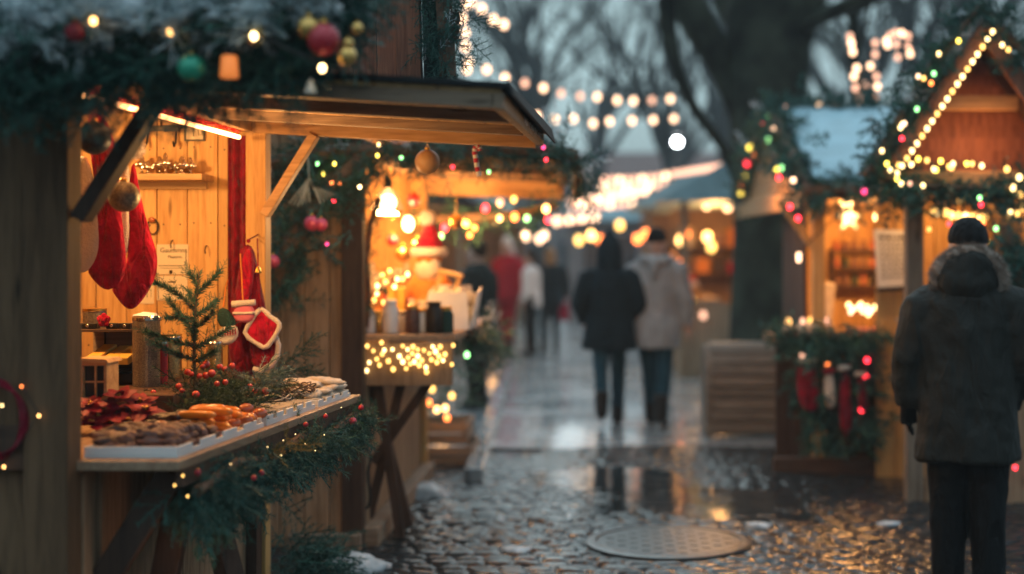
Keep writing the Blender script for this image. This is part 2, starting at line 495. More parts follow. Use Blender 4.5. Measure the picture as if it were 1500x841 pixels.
def along(pts, n, g=RNG, even=True):
    P = np.array([tuple(p) for p in pts]); seg = np.diff(P, axis=0); ln = np.linalg.norm(seg, axis=1); cum = np.concatenate([[0], np.cumsum(ln)])
    for i in range(n):
        t = ((i + g.random()) / n if even else g.random()) * cum[-1]
        k = min(len(seg) - 1, np.searchsorted(cum, t, 'right') - 1)
        yield P[k] + seg[k] * ((t - cum[k]) / ln[k]), seg[k] / ln[k], t / cum[-1]


def garland(label, pts, n, rad=0.05, size=1.0, down=0.3, mat='fir', protos=None, frost=0, group=None, g=RNG, name='fir_garland', tilt=0.5, frost_up=0.06, cat='garland'):
    T = Tri(); S = Tri()
    root = thing(name, label, cat, Vector(pts[0]), group)
    for p, ax, t in along(pts, n, g):
        o = g.normal(0, rad * 0.5, 3)
        d = norm(g.normal(size=3)) * 0.9 + ax * g.choice([-1, 1]) * tilt + np.array([0, 0, -down])
        put_sprig(T, p + o, d, size * g.uniform(0.7, 1.2), protos=protos, g=g)
    for p, ax, t in along(pts, frost, g):
        o = g.normal(0, rad * 0.5, 3) + np.array([0, 0, frost_up])
        d = norm(g.normal(size=3)) * 0.9 + ax * g.choice([-1, 1]) * tilt + np.array([0, 0, 0.1])
        put_sprig(S, p + o, d, size * g.uniform(0.6, 1.0), protos=protos, g=g)
    T.build('boughs', mat, root)
    if frost: S.build('frosted_needles', 'frost', root)
    m = MB(); m.tube(pts, rad * 0.35, 6); m.build('vine', 'twig', root)
    return root


# ------------------------------------------------------------------ lights, strings and baubles
_bulb = MB().ball((0, 0, 0), 1.0, 12, 8, (1, 1, 1.25))
BULB = {}


def bulb_mesh(mat):
    if mat not in BULB:
        me = bpy.data.meshes.new('bulb'); me.from_pydata(_bulb.v, [], _bulb.f); me.materials.append(M[mat])
        me.polygons.foreach_set('use_smooth', np.ones(len(me.polygons), dtype=bool)); BULB[mat] = me
    return BULB[mat]


def light_string(label, pts, r, mats, cord=True, group=None, cordr=0.004, jr=0.0):
    pts = [Vector(p) for p in pts]
    root = thing('light_string', label, 'fairy lights', pts[0], group)
    if cord and len(pts) > 1:
        m = MB(); cp = []
        for a, b in zip(pts, pts[1:]):
            cp += [a + Vector((0, 0, r * 1.3)), (a + b) / 2 + Vector((0, 0, r * 0.8))]
        cp.append(pts[-1] + Vector((0, 0, r * 1.3)))
        m.tube(cp, cordr, 5); m.build('cord', 'iron', root)
    for i, p in enumerate(pts):
        mt = mats if isinstance(mats, str) else mats[i % len(mats)]
        o = bpy.data.objects.new('bulb', bulb_mesh(mt)); COL.objects.link(o)
        o.parent = root; o.location = p - pts[0]; s = r * random.uniform(1 - jr, 1 + jr); o.scale = (s, s, s)
    return root


BALLS = {}


def bauble(label, p, r, mat, group=None, cat='bauble', hook=0.0):
    """a hanging ball: its shell, cap and loop; origin at the ball's bottom"""
    p = Vector(p)
    root = thing('bauble', label, cat, p - Vector((0, 0, r)), group)
    m = MB(); m.ball((p.x, p.y, p.z), r, 24, 16); m.build('shell', mat, root, smooth=True)
    c = MB(); c.lathe([(r * 0.22, r * 0.95), (r * 0.22, r * 1.16), (r * 0.10, r * 1.2)], p, 12)
    tor = [p + Vector((math.cos(t) * r * 0.1, 0, r * 1.28 + math.sin(t) * r * 0.1)) for t in np.linspace(0, 2 * math.pi, 9)]
    c.tube(tor, r * 0.02, 5)
    if hook: c.tube([p + Vector((0, 0, r * 1.3)), p + Vector((0, 0, r * 1.3 + hook))], max(0.0012, r * 0.02), 5)
    c.build('cap', 'gold', root, smooth=True)
    return root


def lamp_point(name, p, energy, col=(1, 0.55, 0.22), size=0.04):
    l = bpy.data.lights.new(name, 'POINT'); l.energy = energy; l.color = col; l.shadow_soft_size = size
    o = bpy.data.objects.new(name, l); COL.objects.link(o); o.location = p
    return o


def catenary(a, b, sag, n):
    a = Vector(a); b = Vector(b)
    return [a.lerp(b, t) - Vector((0, 0, sag * 4 * t * (1 - t))) for t in np.linspace(0, 1, n)]


def text_mesh(body, size, extrude=0.0006):
    cu = bpy.data.curves.new('lettering', 'FONT'); cu.body = body; cu.size = size; cu.extrude = extrude; cu.align_x = 'CENTER'
    o = bpy.data.objects.new('lettering_tmp', cu); COL.objects.link(o)
    dg = bpy.context.evaluated_depsgraph_get(); dg.update()
    me = bpy.data.meshes.new_from_object(o.evaluated_get(dg))
    bpy.data.objects.remove(o); bpy.data.curves.remove(cu)
    return me


def put_text(body, size, loc, parent, mat='ink', rot=(R(90), 0, 0), name='lettering'):
    me = text_mesh(body, size); me.materials.clear(); me.materials.append(M[mat])
    o = bpy.data.objects.new(name, me); COL.objects.link(o); o.parent = parent
    o.location = Vector(loc) - wloc(parent); o.rotation_euler = rot
    return o


def remesh(mb, voxel, smooth=4):
    me = bpy.data.meshes.new('tmp'); me.from_pydata([tuple(v) for v in mb.v], [], mb.f)
    o = bpy.data.objects.new('tmp', me); COL.objects.link(o)
    md = o.modifiers.new('r', 'REMESH'); md.mode = 'VOXEL'; md.voxel_size = voxel
    if smooth:
        sm = o.modifiers.new('s', 'SMOOTH'); sm.iterations = smooth; sm.factor = 0.5
    dg = bpy.context.evaluated_depsgraph_get(); dg.update()
    out = bpy.data.meshes.new_from_object(o.evaluated_get(dg))
    bpy.data.objects.remove(o); bpy.data.meshes.remove(me)
    return out

# ================================================================== camera, sky, sun
cam = bpy.data.cameras.new('camera'); cam_o = bpy.data.objects.new('camera', cam); COL.objects.link(cam_o)
scene.camera = cam_o
cam_o.location = (0, 0, EYE); cam_o.rotation_euler = (R(90), 0, 0)
cam.lens = 50; cam.sensor_width = 36; cam.shift_x = -0.1; cam.shift_y = -50.5 / 1500
cam.clip_start = 0.05; cam.clip_end = 800
cam.dof.use_dof = True; cam.dof.focus_distance = 5.55; cam.dof.aperture_fstop = 0.88

SUN_EL, SUN_AZ = 30.0, 356.0
world = bpy.data.worlds.new('World'); scene.world = world; world.use_nodes = True
wn = world.node_tree; bg = wn.nodes['Background']
sky = wn.nodes.new('ShaderNodeTexSky'); sky.sky_type = 'NISHITA'; sky.sun_disc = False
sky.sun_elevation = R(SUN_EL); sky.sun_rotation = R(SUN_AZ); sky.air_density = 1.6; sky.dust_density = 6.0; sky.ozone_density = 2.0
grey = wn.nodes.new('ShaderNodeHueSaturation'); grey.inputs['Saturation'].default_value = 0.42
wn.links.new(sky.outputs[0], grey.inputs['Color'])
cool = wn.nodes.new('ShaderNodeMix'); cool.data_type = 'RGBA'; cool.blend_type = 'MULTIPLY'; cool.inputs['Factor'].default_value = 1.0
wn.links.new(grey.outputs[0], cool.inputs['A']); cool.inputs['B'].default_value = (0.60, 0.94, 1.06, 1)
cloud = wn.nodes.new('ShaderNodeMix'); cloud.data_type = 'RGBA'; cloud.inputs['Factor'].default_value = 0.87      # even winter overcast
wn.links.new(cool.outputs['Result'], cloud.inputs['A']); 
wtc = wn.nodes.new('ShaderNodeTexCoord'); wsx = wn.nodes.new('ShaderNodeSeparateXYZ'); wn.links.new(wtc.outputs['Generated'], wsx.inputs[0])
wmr = wn.nodes.new('ShaderNodeMapRange'); wmr.inputs['To Min'].default_value = 0.42; wmr.inputs['To Max'].default_value = 3.1; wn.links.new(wsx.outputs['Z'], wmr.inputs['Value'])      # overcast: zenith three times the horizon
wsc = wn.nodes.new('ShaderNodeVectorMath'); wsc.operation = 'SCALE'; wsc.inputs[0].default_value = (2.15, 2.95, 3.4); wn.links.new(wmr.outputs[0], wsc.inputs['Scale'])
wn.links.new(wsc.outputs[0], cloud.inputs['B'])
wn.links.new(cloud.outputs['Result'], bg.inputs['Color'])
bg.inputs['Strength'].default_value = 0.135

sl = bpy.data.lights.new('sun', 'SUN'); sl.energy = 1.0; sl.angle = R(60); sl.color = (0.86, 0.95, 1.0)
so = bpy.data.objects.new('sun', sl); COL.objects.link(so)
so.rotation_euler = (R(90 - SUN_EL), 0, R(180 - SUN_AZ)); so.location = (0, -20, 20)

vs = scene.view_settings; scene.display_settings.display_device = 'sRGB'
vs.view_transform = 'Standard'; vs.look = 'None'; vs.exposure = 0.15; vs.gamma = 1.0; vs.use_curve_mapping = False
cy = scene.cycles
cy.use_denoising = True
try: cy.denoiser = 'OPENIMAGEDENOISE'
except Exception: pass
cy.max_bounces = 6; cy.diffuse_bounces = 3; cy.glossy_bounces = 4; cy.transmission_bounces = 4; cy.volume_bounces = 0; cy.transparent_max_bounces = 6
cy.sample_clamp_indirect = 4.0; cy.caustics_reflective = False; cy.caustics_refractive = False
cy.use_light_tree = True

# ================================================================== ground and street


def wet_stone(name, lo, hi, rough, scale=5, bump=0.25, bscale=35, coat=0.0):
    m, nt, b, N, L = nodes_of(name)
    tc = N('ShaderNodeTexCoord'); geo = N('ShaderNodeNewGeometry')
    nz = N('ShaderNodeTexNoise'); nz.inputs['Scale'].default_value = scale; nz.inputs['Detail'].default_value = 7
    L(tc.outputs['Object'], nz.inputs['Vector'])
    rp = ramp(nt, [(0.3, lo), (0.7, hi)]); L(nz.outputs['Fac'], rp.inputs['Fac']); L(rp.outputs['Color'], b.inputs['Base Color'])
    n3 = N('ShaderNodeTexNoise'); n3.inputs['Scale'].default_value = 1.3; n3.inputs['Detail'].default_value = 4
    L(tc.outputs['Object'], n3.inputs['Vector'])
    mr = N('ShaderNodeMapRange'); L(n3.outputs['Fac'], mr.inputs['Value'])
    mr.inputs['From Min'].default_value = 0.35; mr.inputs['From Max'].default_value = 0.65
    mr.inputs['To Min'].default_value = rough[0]; mr.inputs['To Max'].default_value = rough[1]
    L(mr.outputs[0], b.inputs['Roughness'])
    b.inputs['Coat Weight'].default_value = coat; b.inputs['Coat Roughness'].default_value = 0.08
    n2 = N('ShaderNodeTexNoise'); n2.inputs['Scale'].default_value = bscale; n2.inputs['Detail'].default_value = 6
    L(tc.outputs['Object'], n2.inputs['Vector'])
    bp = N('ShaderNodeBump'); bp.inputs['Strength'].default_value = bump; bp.inputs['Distance'].default_value = 0.01
    L(n2.outputs['Fac'], bp.inputs['Height']); L(bp.outputs['Normal'], b.inputs['Normal'])
    return m


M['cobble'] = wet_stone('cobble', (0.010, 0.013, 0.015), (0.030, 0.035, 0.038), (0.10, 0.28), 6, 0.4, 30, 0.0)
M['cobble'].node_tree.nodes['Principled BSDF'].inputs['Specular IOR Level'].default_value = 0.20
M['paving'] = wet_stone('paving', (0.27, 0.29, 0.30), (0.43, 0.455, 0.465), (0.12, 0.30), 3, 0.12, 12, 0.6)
def add_setts(m, sx, sy, depth):
    nt = m.node_tree; b = nt.nodes['Principled BSDF']; N = nt.nodes.new; L = nt.links.new
    tc = N('ShaderNodeTexCoord'); mp = N('ShaderNodeMapping'); mp.inputs['Scale'].default_value = (sx, sy, 1); L(tc.outputs['Object'], mp.inputs[0])
    br = N('ShaderNodeTexBrick'); br.inputs['Scale'].default_value = 1.0; br.inputs['Mortar Size'].default_value = 0.05; br.inputs['Mortar Smooth'].default_value = 0.6
    br.inputs['Color1'].default_value = (1, 1, 1, 1); br.inputs['Color2'].default_value = (.72, .72, .72, 1); br.inputs['Mortar'].default_value = (.25, .25, .25, 1); L(mp.outputs[0], br.inputs['Vector'])
    old = b.inputs['Base Color'].links[0].from_socket; mx = N('ShaderNodeMix'); mx.data_type = 'RGBA'; mx.blend_type = 'MULTIPLY'; mx.inputs['Factor'].default_value = .6; L(old, mx.inputs['A']); L(br.outputs['Color'], mx.inputs['B']); L(mx.outputs['Result'], b.inputs['Base Color'])
    on = b.inputs['Normal'].links[0].from_node; bp = N('ShaderNodeBump'); bp.inputs['Strength'].default_value = .5; bp.inputs['Distance'].default_value = depth; L(br.outputs['Color'], bp.inputs['Height']); L(on.outputs['Normal'], bp.inputs['Normal']); L(bp.outputs['Normal'], b.inputs['Normal'])


add_setts(M['paving'], 2.2, 2.2, .012)
M['soil'] = wet_stone('soil', (0.035, 0.035, 0.034), (0.07, 0.07, 0.066), (0.3, 0.6), 3, 0.5, 20)
M['water'] = None


def make_water():
    m, nt, b, N, L = nodes_of('puddle_water')
    b.inputs['Base Color'].default_value = (0.02, 0.024, 0.026, 1); b.inputs['Roughness'].default_value = 0.04
    b.inputs['IOR'].default_value = 1.6
    tc = N('ShaderNodeTexCoord'); mp = N('ShaderNodeMapping'); mp.inputs['Scale'].default_value = (.5, 2.4, 1)
    L(tc.outputs['Object'], mp.inputs[0])
    n2 = N('ShaderNodeTexNoise'); n2.inputs['Scale'].default_value = 5; n2.inputs['Detail'].default_value = 3; L(mp.outputs[0], n2.inputs['Vector'])
    bp = N('ShaderNodeBump'); bp.inputs['Strength'].default_value = 0.8; bp.inputs['Distance'].default_value = 0.01
    L(n2.outputs['Fac'], bp.inputs['Height']); L(bp.outputs['Normal'], b.inputs['Normal'])
    return m


M['water'] = make_water()


def grid_sheet(name, xs, ys, Z, mat, smooth=True):
    X, Y = np.meshgrid(xs, ys); nx, ny = len(xs), len(ys)
    V = np.stack([X, Y, Z(X, Y)], -1).reshape(-1, 3)
    i = np.arange(ny - 1)[:, None] * nx + np.arange(nx - 1)[None]
    F = np.stack([i, i + 1, i + nx + 1, i + nx], -1).reshape(-1, 4)
    me = bpy.data.meshes.new(name)
    me.vertices.add(len(V)); me.vertices.foreach_set('co', V.ravel().astype(np.float32))
    me.loops.add(len(F) * 4); me.loops.foreach_set('vertex_index', F.ravel().astype(np.int32))
    me.polygons.add(len(F)); me.polygons.foreach_set('loop_start', np.arange(0, len(F) * 4, 4, dtype=np.int32))
    me.polygons.foreach_set('loop_total', np.full(len(F), 4, dtype=np.int32))
    me.update(calc_edges=True)
    return finish(me, name, mat, None, Vector((0, 0, 0)), smooth=smooth, kind='structure')


MAN = (0.30, 7.85, 0.47)          # manhole centre and radius


def hash2(i, j, k=0):
    v = np.sin(i * 127.1 + j * 311.7 + k * 74.7) * 43758.5453
    return v - np.floor(v)


def smoothstep(a, b, x):
    t = np.clip((x - a) / (b - a), 0, 1); return t * t * (3 - 2 * t)


def cobbles(X, Y):
    rw, cw = 0.108, 0.150
    yy = Y + 0.10 * np.sin(X * 1.7) + 0.02 * np.sin(X * 6.1 + Y)
    row = np.floor(yy / rw)
    xx = X + hash2(row, 0) * cw + 0.015 * np.sin(Y * 7)
    col = np.floor(xx / cw)
    ju = (hash2(row, col, 1) - 0.5) * 0.22
    u = (xx / cw - col) * 2 - 1 + ju; v = (yy / rw - row) * 2 - 1 + (hash2(row, col, 2) - .5) * 0.2
    d = (np.abs(u) ** 4.0 + np.abs(v) ** 3.4)
    h = 0.0125 * (1 - smoothstep(0.10, 1.2, d))
    h = h + (hash2(row, col, 3) - 0.5) * 0.009 + u * (hash2(row, col, 4) - 0.5) * 0.008 + v * (hash2(row, col, 5) - .5) * 0.010
    return h


def roll(X, Y):
    return 0.012 * np.sin(X * 1.3 + 0.7) * np.sin(Y * 1.1 + 1) + 0.008 * np.sin(X * 2.9 + Y * 1.7) + 0.006 * np.sin(Y * 4.1 - X * 2.2)


def street_z(X, Y):
    c = cobbles(X, Y)
    side = smoothstep(1.1, 1.9, X)
    far = smoothstep(9.7, 10.5, Y + 0.25 * np.sin(X * 2.2) ) * (1 - 0.55 * side)
    dip = -0.027 * np.exp(-(((X - 0.05) / 1.1) ** 2 + ((Y - 10.2) / 0.7) ** 2)) - 0.022 * np.exp(-(((X + 0.55) / 0.5) ** 2 + ((Y - 9.2) / 0.5) ** 2))
    z = c * (1 - 0.35 * far) + 0.010 * far + roll(X, Y) * (0.8 + .3 * far) + dip * .42 - 0.009
    rr = np.hypot(X - MAN[0], Y - MAN[1])
    k = smoothstep(MAN[2] - 0.02, MAN[2] + 0.05, rr)
    return z * k + (-0.004) * (1 - k)


grid_sheet('ground', np.array([-150., -20, -5, 0, 5, 20, 150]), np.array([-20., 0, 5, 10, 20, 60, 300]), lambda X, Y: X * 0 - 0.09, 'soil', False)
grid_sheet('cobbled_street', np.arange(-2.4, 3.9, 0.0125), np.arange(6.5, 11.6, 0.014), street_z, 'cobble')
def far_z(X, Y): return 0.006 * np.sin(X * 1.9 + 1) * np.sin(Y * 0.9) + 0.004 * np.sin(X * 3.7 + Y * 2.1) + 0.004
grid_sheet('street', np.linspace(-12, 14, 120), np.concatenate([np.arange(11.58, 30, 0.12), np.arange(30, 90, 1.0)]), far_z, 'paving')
grid_sheet('puddle', np.linspace(-1.5, 2.2, 4), np.linspace(8.5, 11.55, 4), lambda X, Y: X * 0 - 0.0065, 'water', False)

root = thing('manhole_cover', 'round iron manhole cover set into the wet cobbles', 'manhole cover', (MAN[0], MAN[1], 0.0))
m = MB(); m.lathe([(0.455, -0.02), (0.455, 0.010), (0.43, 0.014), (0.405, 0.014), (0.40, 0.006)], (MAN[0], MAN[1], 0), 48); m.build('rim', 'cast_iron', root, smooth=False)
m = MB(); m.lathe([(0.395, -0.02), (0.395, 0.010), (0.385, 0.013), (0.0005, 0.013)], (MAN[0], MAN[1], 0), 48)
for i in range(-5, 6):
    for j in range(-5, 6):
        if math.hypot(i, j) < 5.2 and (i + j) % 2 == 0:
            x, y = MAN[0] + i * 0.065, MAN[1] + j * 0.065
            m.box((x - 0.021, y - 0.021, 0.0125), (x + 0.021, y + 0.021, 0.0155))
m.build('plate', 'cast_iron', root)

# kerb along the left stalls
m = MB()
for i in range(11):
    a = Vector((-0.98 - 0.055 * i * 0.9, 9.9 + i * 1.0, 0)); b = a + Vector((-0.055 * 0.9, 0.985, 0))
    m.beam(a + Vector((0, 0, 0.03)), b + Vector((0, 0, 0.03)), 0.13, 0.14)
m.build('kerb', 'paving', None, bevel=0.012, kind='structure')

# patches of leftover snow
for i, (px, py, w, lab) in enumerate([(1300, 768, 0.07, 'scrap of grey snow on the cobbles right of the manhole'), (752, 806, 0.075, 'scrap of wet snow on the cobbles left of the manhole'), (1110, 770, 0.07, 'small crust of snow above the manhole rim'),
                                      (622, 728, 0.16, 'heap of old snow against the second stall base rail'), (520, 836, 0.15, 'heap of old snow on the ground beside the fir cuttings')]):
    Y = FPX * EYE / (py - VY); p = at(px, py, Y)
    m = MB(); m.ball((p.x, p.y, 0.0), w, 20, 12, (1, 0.7, 0.28 if i < 3 else 0.55), jit=0.5); m.ball((p.x + w * .6, p.y + 0.03, -0.005), w * 0.6, 16, 10, (1, .8, .4), jit=0.5)
    m.build('snow_heap', 'old_snow', None, smooth=True, label=lab, cat='snow heap', group='heaps of leftover snow')

# ================================================================== trees


def grow(mb, p, d, L, r, depth, g, bend=0.35, split=2, up=0.15, minr=0.006):
    n = 5; pts = [p]; rad = [r]
    d = d.normalized()
    for i in range(n):
        d = (d + Vector((g.uniform(-bend, bend), g.uniform(-bend, bend), g.uniform(-bend, bend) + up)) * 0.35).normalized()
        pts.append(pts[-1] + d * L / n); rad.append(r * (1 - 0.35 * (i + 1) / n))
    mb.tube(pts, rad, 10 if r > 0.12 else (6 if r > 0.03 else 4), cap=False)
    if depth <= 0 or r < minr: return
    for i in range(split + (g.random() < 0.5)):
        k = g.choice([3, 4, 5]) if i else 5
        q = pts[k]
        nd = (d + Vector((g.uniform(-1, 1), g.uniform(-1, 1), g.uniform(-0.5, 0.6)))).normalized()
        grow(mb, q, nd, L * g.uniform(0.6, 0.85), rad[k] * g.uniform(0.55, 0.8), depth - 1, g, bend, split, up, minr)


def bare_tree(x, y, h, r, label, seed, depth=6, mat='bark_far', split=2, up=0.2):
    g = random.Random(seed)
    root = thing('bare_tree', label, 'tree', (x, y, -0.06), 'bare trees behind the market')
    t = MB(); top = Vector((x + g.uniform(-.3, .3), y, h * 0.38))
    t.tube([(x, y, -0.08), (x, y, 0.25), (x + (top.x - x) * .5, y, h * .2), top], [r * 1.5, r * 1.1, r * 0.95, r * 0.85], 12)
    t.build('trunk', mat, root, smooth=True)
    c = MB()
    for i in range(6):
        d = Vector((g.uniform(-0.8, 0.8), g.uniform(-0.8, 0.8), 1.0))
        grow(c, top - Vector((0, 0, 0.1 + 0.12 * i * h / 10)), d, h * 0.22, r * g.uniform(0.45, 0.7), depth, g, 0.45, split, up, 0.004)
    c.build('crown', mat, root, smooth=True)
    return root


# the big dark tree by the right-hand stalls
BT = at(1124, 578, 16)
root = thing('old_tree', 'massive dark tree trunk with sweeping limbs rising behind the slatted bin', 'tree', (BT.x, 16, -0.05))
m = MB()
m.tube([at(1122, 590, 16), at(1122, 560, 16), at(1122, 480, 16), at(1124, 330, 16), at(1122, 200, 16), at(1125, 100, 16), at(1128, -30, 16), at(1135, -260, 16)],
       [0.60, 0.46, 0.41, 0.38, 0.40, 0.47, 0.50, 0.42], 20)
tr = m.build('trunk', 'bark', root, smooth=True)
def limb(pix, rad, Ys):
    m = MB()
    P = [at(a, b, y) for (a, b), y in zip(pix, Ys)]
    Q = []; Rr = []
    for i in range(len(P) - 1):
        for t in (0, .25, .5, .75):
            p0 = P[max(i - 1, 0)]; p1 = P[i]; p2 = P[i + 1]; p3 = P[min(i + 2, len(P) - 1)]
            Q.append(0.5 * ((2 * p1) + (p2 - p0) * t + (2 * p0 - 5 * p1 + 4 * p2 - p3) * t * t + (3 * p1 - p0 - 3 * p2 + p3) * t ** 3))
            Rr.append(rad[i] + (rad[i + 1] - rad[i]) * t)
    Q.append(P[-1]); Rr.append(rad[-1])
    m.tube(Q, Rr, 10); m.build('limb', 'bark', root, smooth=True)
limb([(1100, 300), (1058, 215), (1018, 160), (990, 95), (977, 20), (975, -120)], [0.12, 0.055, 0.06, 0.07, 0.10, 0.09], [16, 15.8, 15.6, 15.5, 15.5, 15.4])
limb([(1110, 215), (1078, 130), (1048, 75), (1015, 20), (985, -60)], [0.20, 0.19, 0.19, 0.20, 0.17], [16, 16, 16, 15.9, 15.8])
limb([(1118, 130), (1090, 45), (1062, 0), (1040, -80)], [0.20, 0.16, 0.15, 0.13], [16, 16.2, 16.4, 16.5])
limb([(1130, 140), (1165, 45), (1195, -20), (1240, -90)], [0.30, 0.22, 0.17, 0.12], [16, 15.9, 15.7, 15.5])
limb([(1130, 60), (1215, 20), (1310, -25), (1420, -60)], [0.12, 0.08, 0.06, 0.04], [16, 15.5, 15, 14.5])
g_ = random.Random(5)
c = MB()
for s, d in (((975, -100), (-0.5, 0, 1)), ((985, -60), (-.8, .2, .8)), ((1040, -80), (-0.1, .5, 1)), ((1240, -90), (0.8, -.2, .8)), ((1420, -60), (1, -.2, .3)), ((1135, -250), (0.2, 0, 1)), ((1300, -20), (.8, -.4, -.05)), ((1215, 20), (.9, .1, .25))):
    grow(c, at(*s, 15.8), Vector(d), 1.6, 0.085, 4, g_, 0.5, 2, 0.05)
c.build('crown', 'bark', root, smooth=True)

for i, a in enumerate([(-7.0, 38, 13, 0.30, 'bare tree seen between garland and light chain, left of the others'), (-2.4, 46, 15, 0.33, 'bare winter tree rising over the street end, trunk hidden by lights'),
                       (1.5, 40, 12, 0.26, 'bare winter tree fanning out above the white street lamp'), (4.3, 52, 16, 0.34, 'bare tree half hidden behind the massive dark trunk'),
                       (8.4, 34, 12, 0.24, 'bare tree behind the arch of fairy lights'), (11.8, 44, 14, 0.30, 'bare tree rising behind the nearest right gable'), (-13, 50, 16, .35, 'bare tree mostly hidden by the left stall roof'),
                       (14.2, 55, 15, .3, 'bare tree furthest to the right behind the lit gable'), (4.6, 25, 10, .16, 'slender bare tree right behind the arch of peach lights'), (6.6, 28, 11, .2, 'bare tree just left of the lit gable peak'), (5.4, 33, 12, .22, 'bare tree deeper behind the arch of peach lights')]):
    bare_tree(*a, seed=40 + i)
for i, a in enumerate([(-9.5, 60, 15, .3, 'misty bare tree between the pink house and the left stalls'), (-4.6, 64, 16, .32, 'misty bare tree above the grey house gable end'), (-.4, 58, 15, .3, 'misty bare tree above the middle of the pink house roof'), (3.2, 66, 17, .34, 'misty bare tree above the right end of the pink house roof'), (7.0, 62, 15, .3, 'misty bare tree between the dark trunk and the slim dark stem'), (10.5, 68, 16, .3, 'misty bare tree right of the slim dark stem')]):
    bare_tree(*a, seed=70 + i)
# thin dark stem behind the arch of lights
root = thing('young_tree', 'slim dark tree stem standing between the arch of lights and the trunk', 'tree', (at(1258, 560, 17).x, 17, -0.05))
m = MB(); m.tube([at(1262, 575, 17), at(1262, 300, 17), at(1256, 120, 17), at(1247, 0, 17), at(1240, -150, 17)], [0.10, 0.085, 0.075, 0.065, 0.05], 10); m.build('trunk', 'bark', root, smooth=True)
c = MB()
for k in range(7): grow(c, at(1256 - k * 3, 120 - k * 40, 17), Vector((random.uniform(-1, 1), random.uniform(-.6, .6), .7)), 0.9, 0.03, 3, g_, .5, 2, .1)
c.build('crown', 'bark', root, smooth=True)

# ================================================================== buildings at the end of the street


def house(x0, x1, y, h, wall, label, rows, cols, roof_h=2.2, lit=()):
    root = thing('town_house', label, 'building', ((x0 + x1) / 2, y, -0.05))
    m = MB(); m.box((x0, y, -0.05), (x1, y + 9, h)); m.build('wall', wall, root)
    r = MB(); r.prism([(x0 - .4, y - .4, h), (x0 - .4, y + 9.4, h), (x0 - .4, y + 4.5, h + roof_h)], (x1 - x0 + .8, 0, 0)); r.build('roof', 'roof_tile', root)
    k = 0
    for i in range(rows):
        for j in range(cols):
            cx = x0 + (j + .5) * (x1 - x0) / cols; cz = 1.4 + i * 3.1
            f = MB(); 
            for (a, b, c_, d) in ((-.6, -.5, -.85, .85), (.5, .6, -.85, .85), (-.5, .5, .75, .85), (-.5, .5, -.85, -.75), (-.03, .03, -.75, .75)):
                f.box((cx + a, y - .06, cz + c_), (cx + b, y + .02, cz + d))
            w = f.build('window', 'stone_grey', root)
            g2 = MB(); g2.box((cx - .5, y - .03, cz - .75), (cx + .5, y - .01, cz + .75)); g2.build('pane', 'glow_window' if (i, j) in lit else 'window_dark', w)
            k += 1
    return root


house(-3.5, 6.5, 78, 5.2, 'plaster_pink', 'pale pinkish town house closing the end of the street', 1, 5)
house(-17, -4.2, 72, 6.0, 'stone_grey', 'grey town house at the street end behind the red-suited person', 2, 5)
house(7.2, 20, 80, 6.0, 'stone_grey', 'grey town house behind the dark trunk and right-hand stalls', 2, 5)

# white street lamp
p = at(992, 208, 30)
root = thing('street_lamp', 'street lamp with bright white globe glowing above the far stalls', 'street lamp', (p.x, 30, -0.05))
m = MB(); m.tube([(p.x, 30, -0.05), (p.x, 30, 1.0), (p.x, 30, p.z - .2)], [0.09, 0.06, 0.045], 12); m.build('pole', 'iron', root, smooth=True)
m = MB(); m.ball(p, 0.075, 20, 12); m.build('lamp_globe', 'street_light', root, smooth=True)
m = MB(); m.lathe([(0.07, .12), (0.12, .14), (0.03, .22)], p, 14); m.build('cap', 'iron', root)

# thin winter mist over the market
hz = MB(); hz.box((-110, -30, -1.2), (110, 130, 26)); hz_o = hz.build('haze', None, None, kind='stuff', pivot=(0, 0, 0))
hm_ = bpy.data.materials.new('mist'); hm_.use_nodes = True; hn = hm_.node_tree; hn.nodes.clear()
ho = hn.nodes.new('ShaderNodeOutputMaterial'); hv = hn.nodes.new('ShaderNodeVolumePrincipled'); hv.inputs['Color'].default_value = (.86, .93, .97, 1); hv.inputs['Density'].default_value = 0.0019; hv.inputs['Anisotropy'].default_value = 0.2
hn.links.new(hv.outputs[0], ho.inputs['Volume']); hz_o.data.materials.append(hm_)

# ================================================================== the nearest stall (left)
def planks(mb, p0, du, n, w, z0, z1, thick, nrm, gap=0.006, g=None, bow=0.002):
    """n upright planks side by side from p0 along du; thick along nrm"""
    du = Vector(du); nrm = Vector(nrm); p0 = Vector(p0); g = g or random.Random(3)
    for i in range(n):
        a = p0 + du * (i * w + gap / 2); b = p0 + du * ((i + 1) * w - gap / 2)
        o = nrm * g.uniform(-bow, bow)
        poly = [Vector((a.x, a.y, z0)) + o, Vector((b.x, b.y, z0)) + o, Vector((b.x, b.y, z1)) + o, Vector((a.x, a.y, z1)) + o]
        mb.prism(poly, nrm * thick)


S1 = thing('market_stall', 'nearest wooden stall with hung stockings, pastry trays and open hatch roof', 'market stall', (-2.5, 5.3, -0.05))
ZC = 0.975                                        # counter top
m = MB(); planks(m, (-3.54, 4.27, 0), (1, 0, 0), 12, 0.15, -0.05, 2.45, 0.024, (0, -1, 0)); m.build('side_wall', 'wood_aged', S1, bevel=0.003)
m = MB(); m.box((-3.6, 4.275, -0.05), (-1.75, 4.30, 2.45)); m.build('wall_backing', 'wood_dark', S1)
m = MB(); m.box((-1.742, 4.19, -0.05), (-1.612, 4.305, 2.30)); m.build('post', 'post_aged', S1, bevel=0.004)
m = MB(); m.box((-3.5, 4.205, 0.955), (-1.746, 4.243, 1.085)); m.build('rail', 'wood_dark_x', S1, bevel=0.004)
m = MB(); m.box((-1.634, 6.30, -0.05), (-1.545, 6.385, 2.20)); m.build('post', 'wood_int', S1, bevel=0.004)
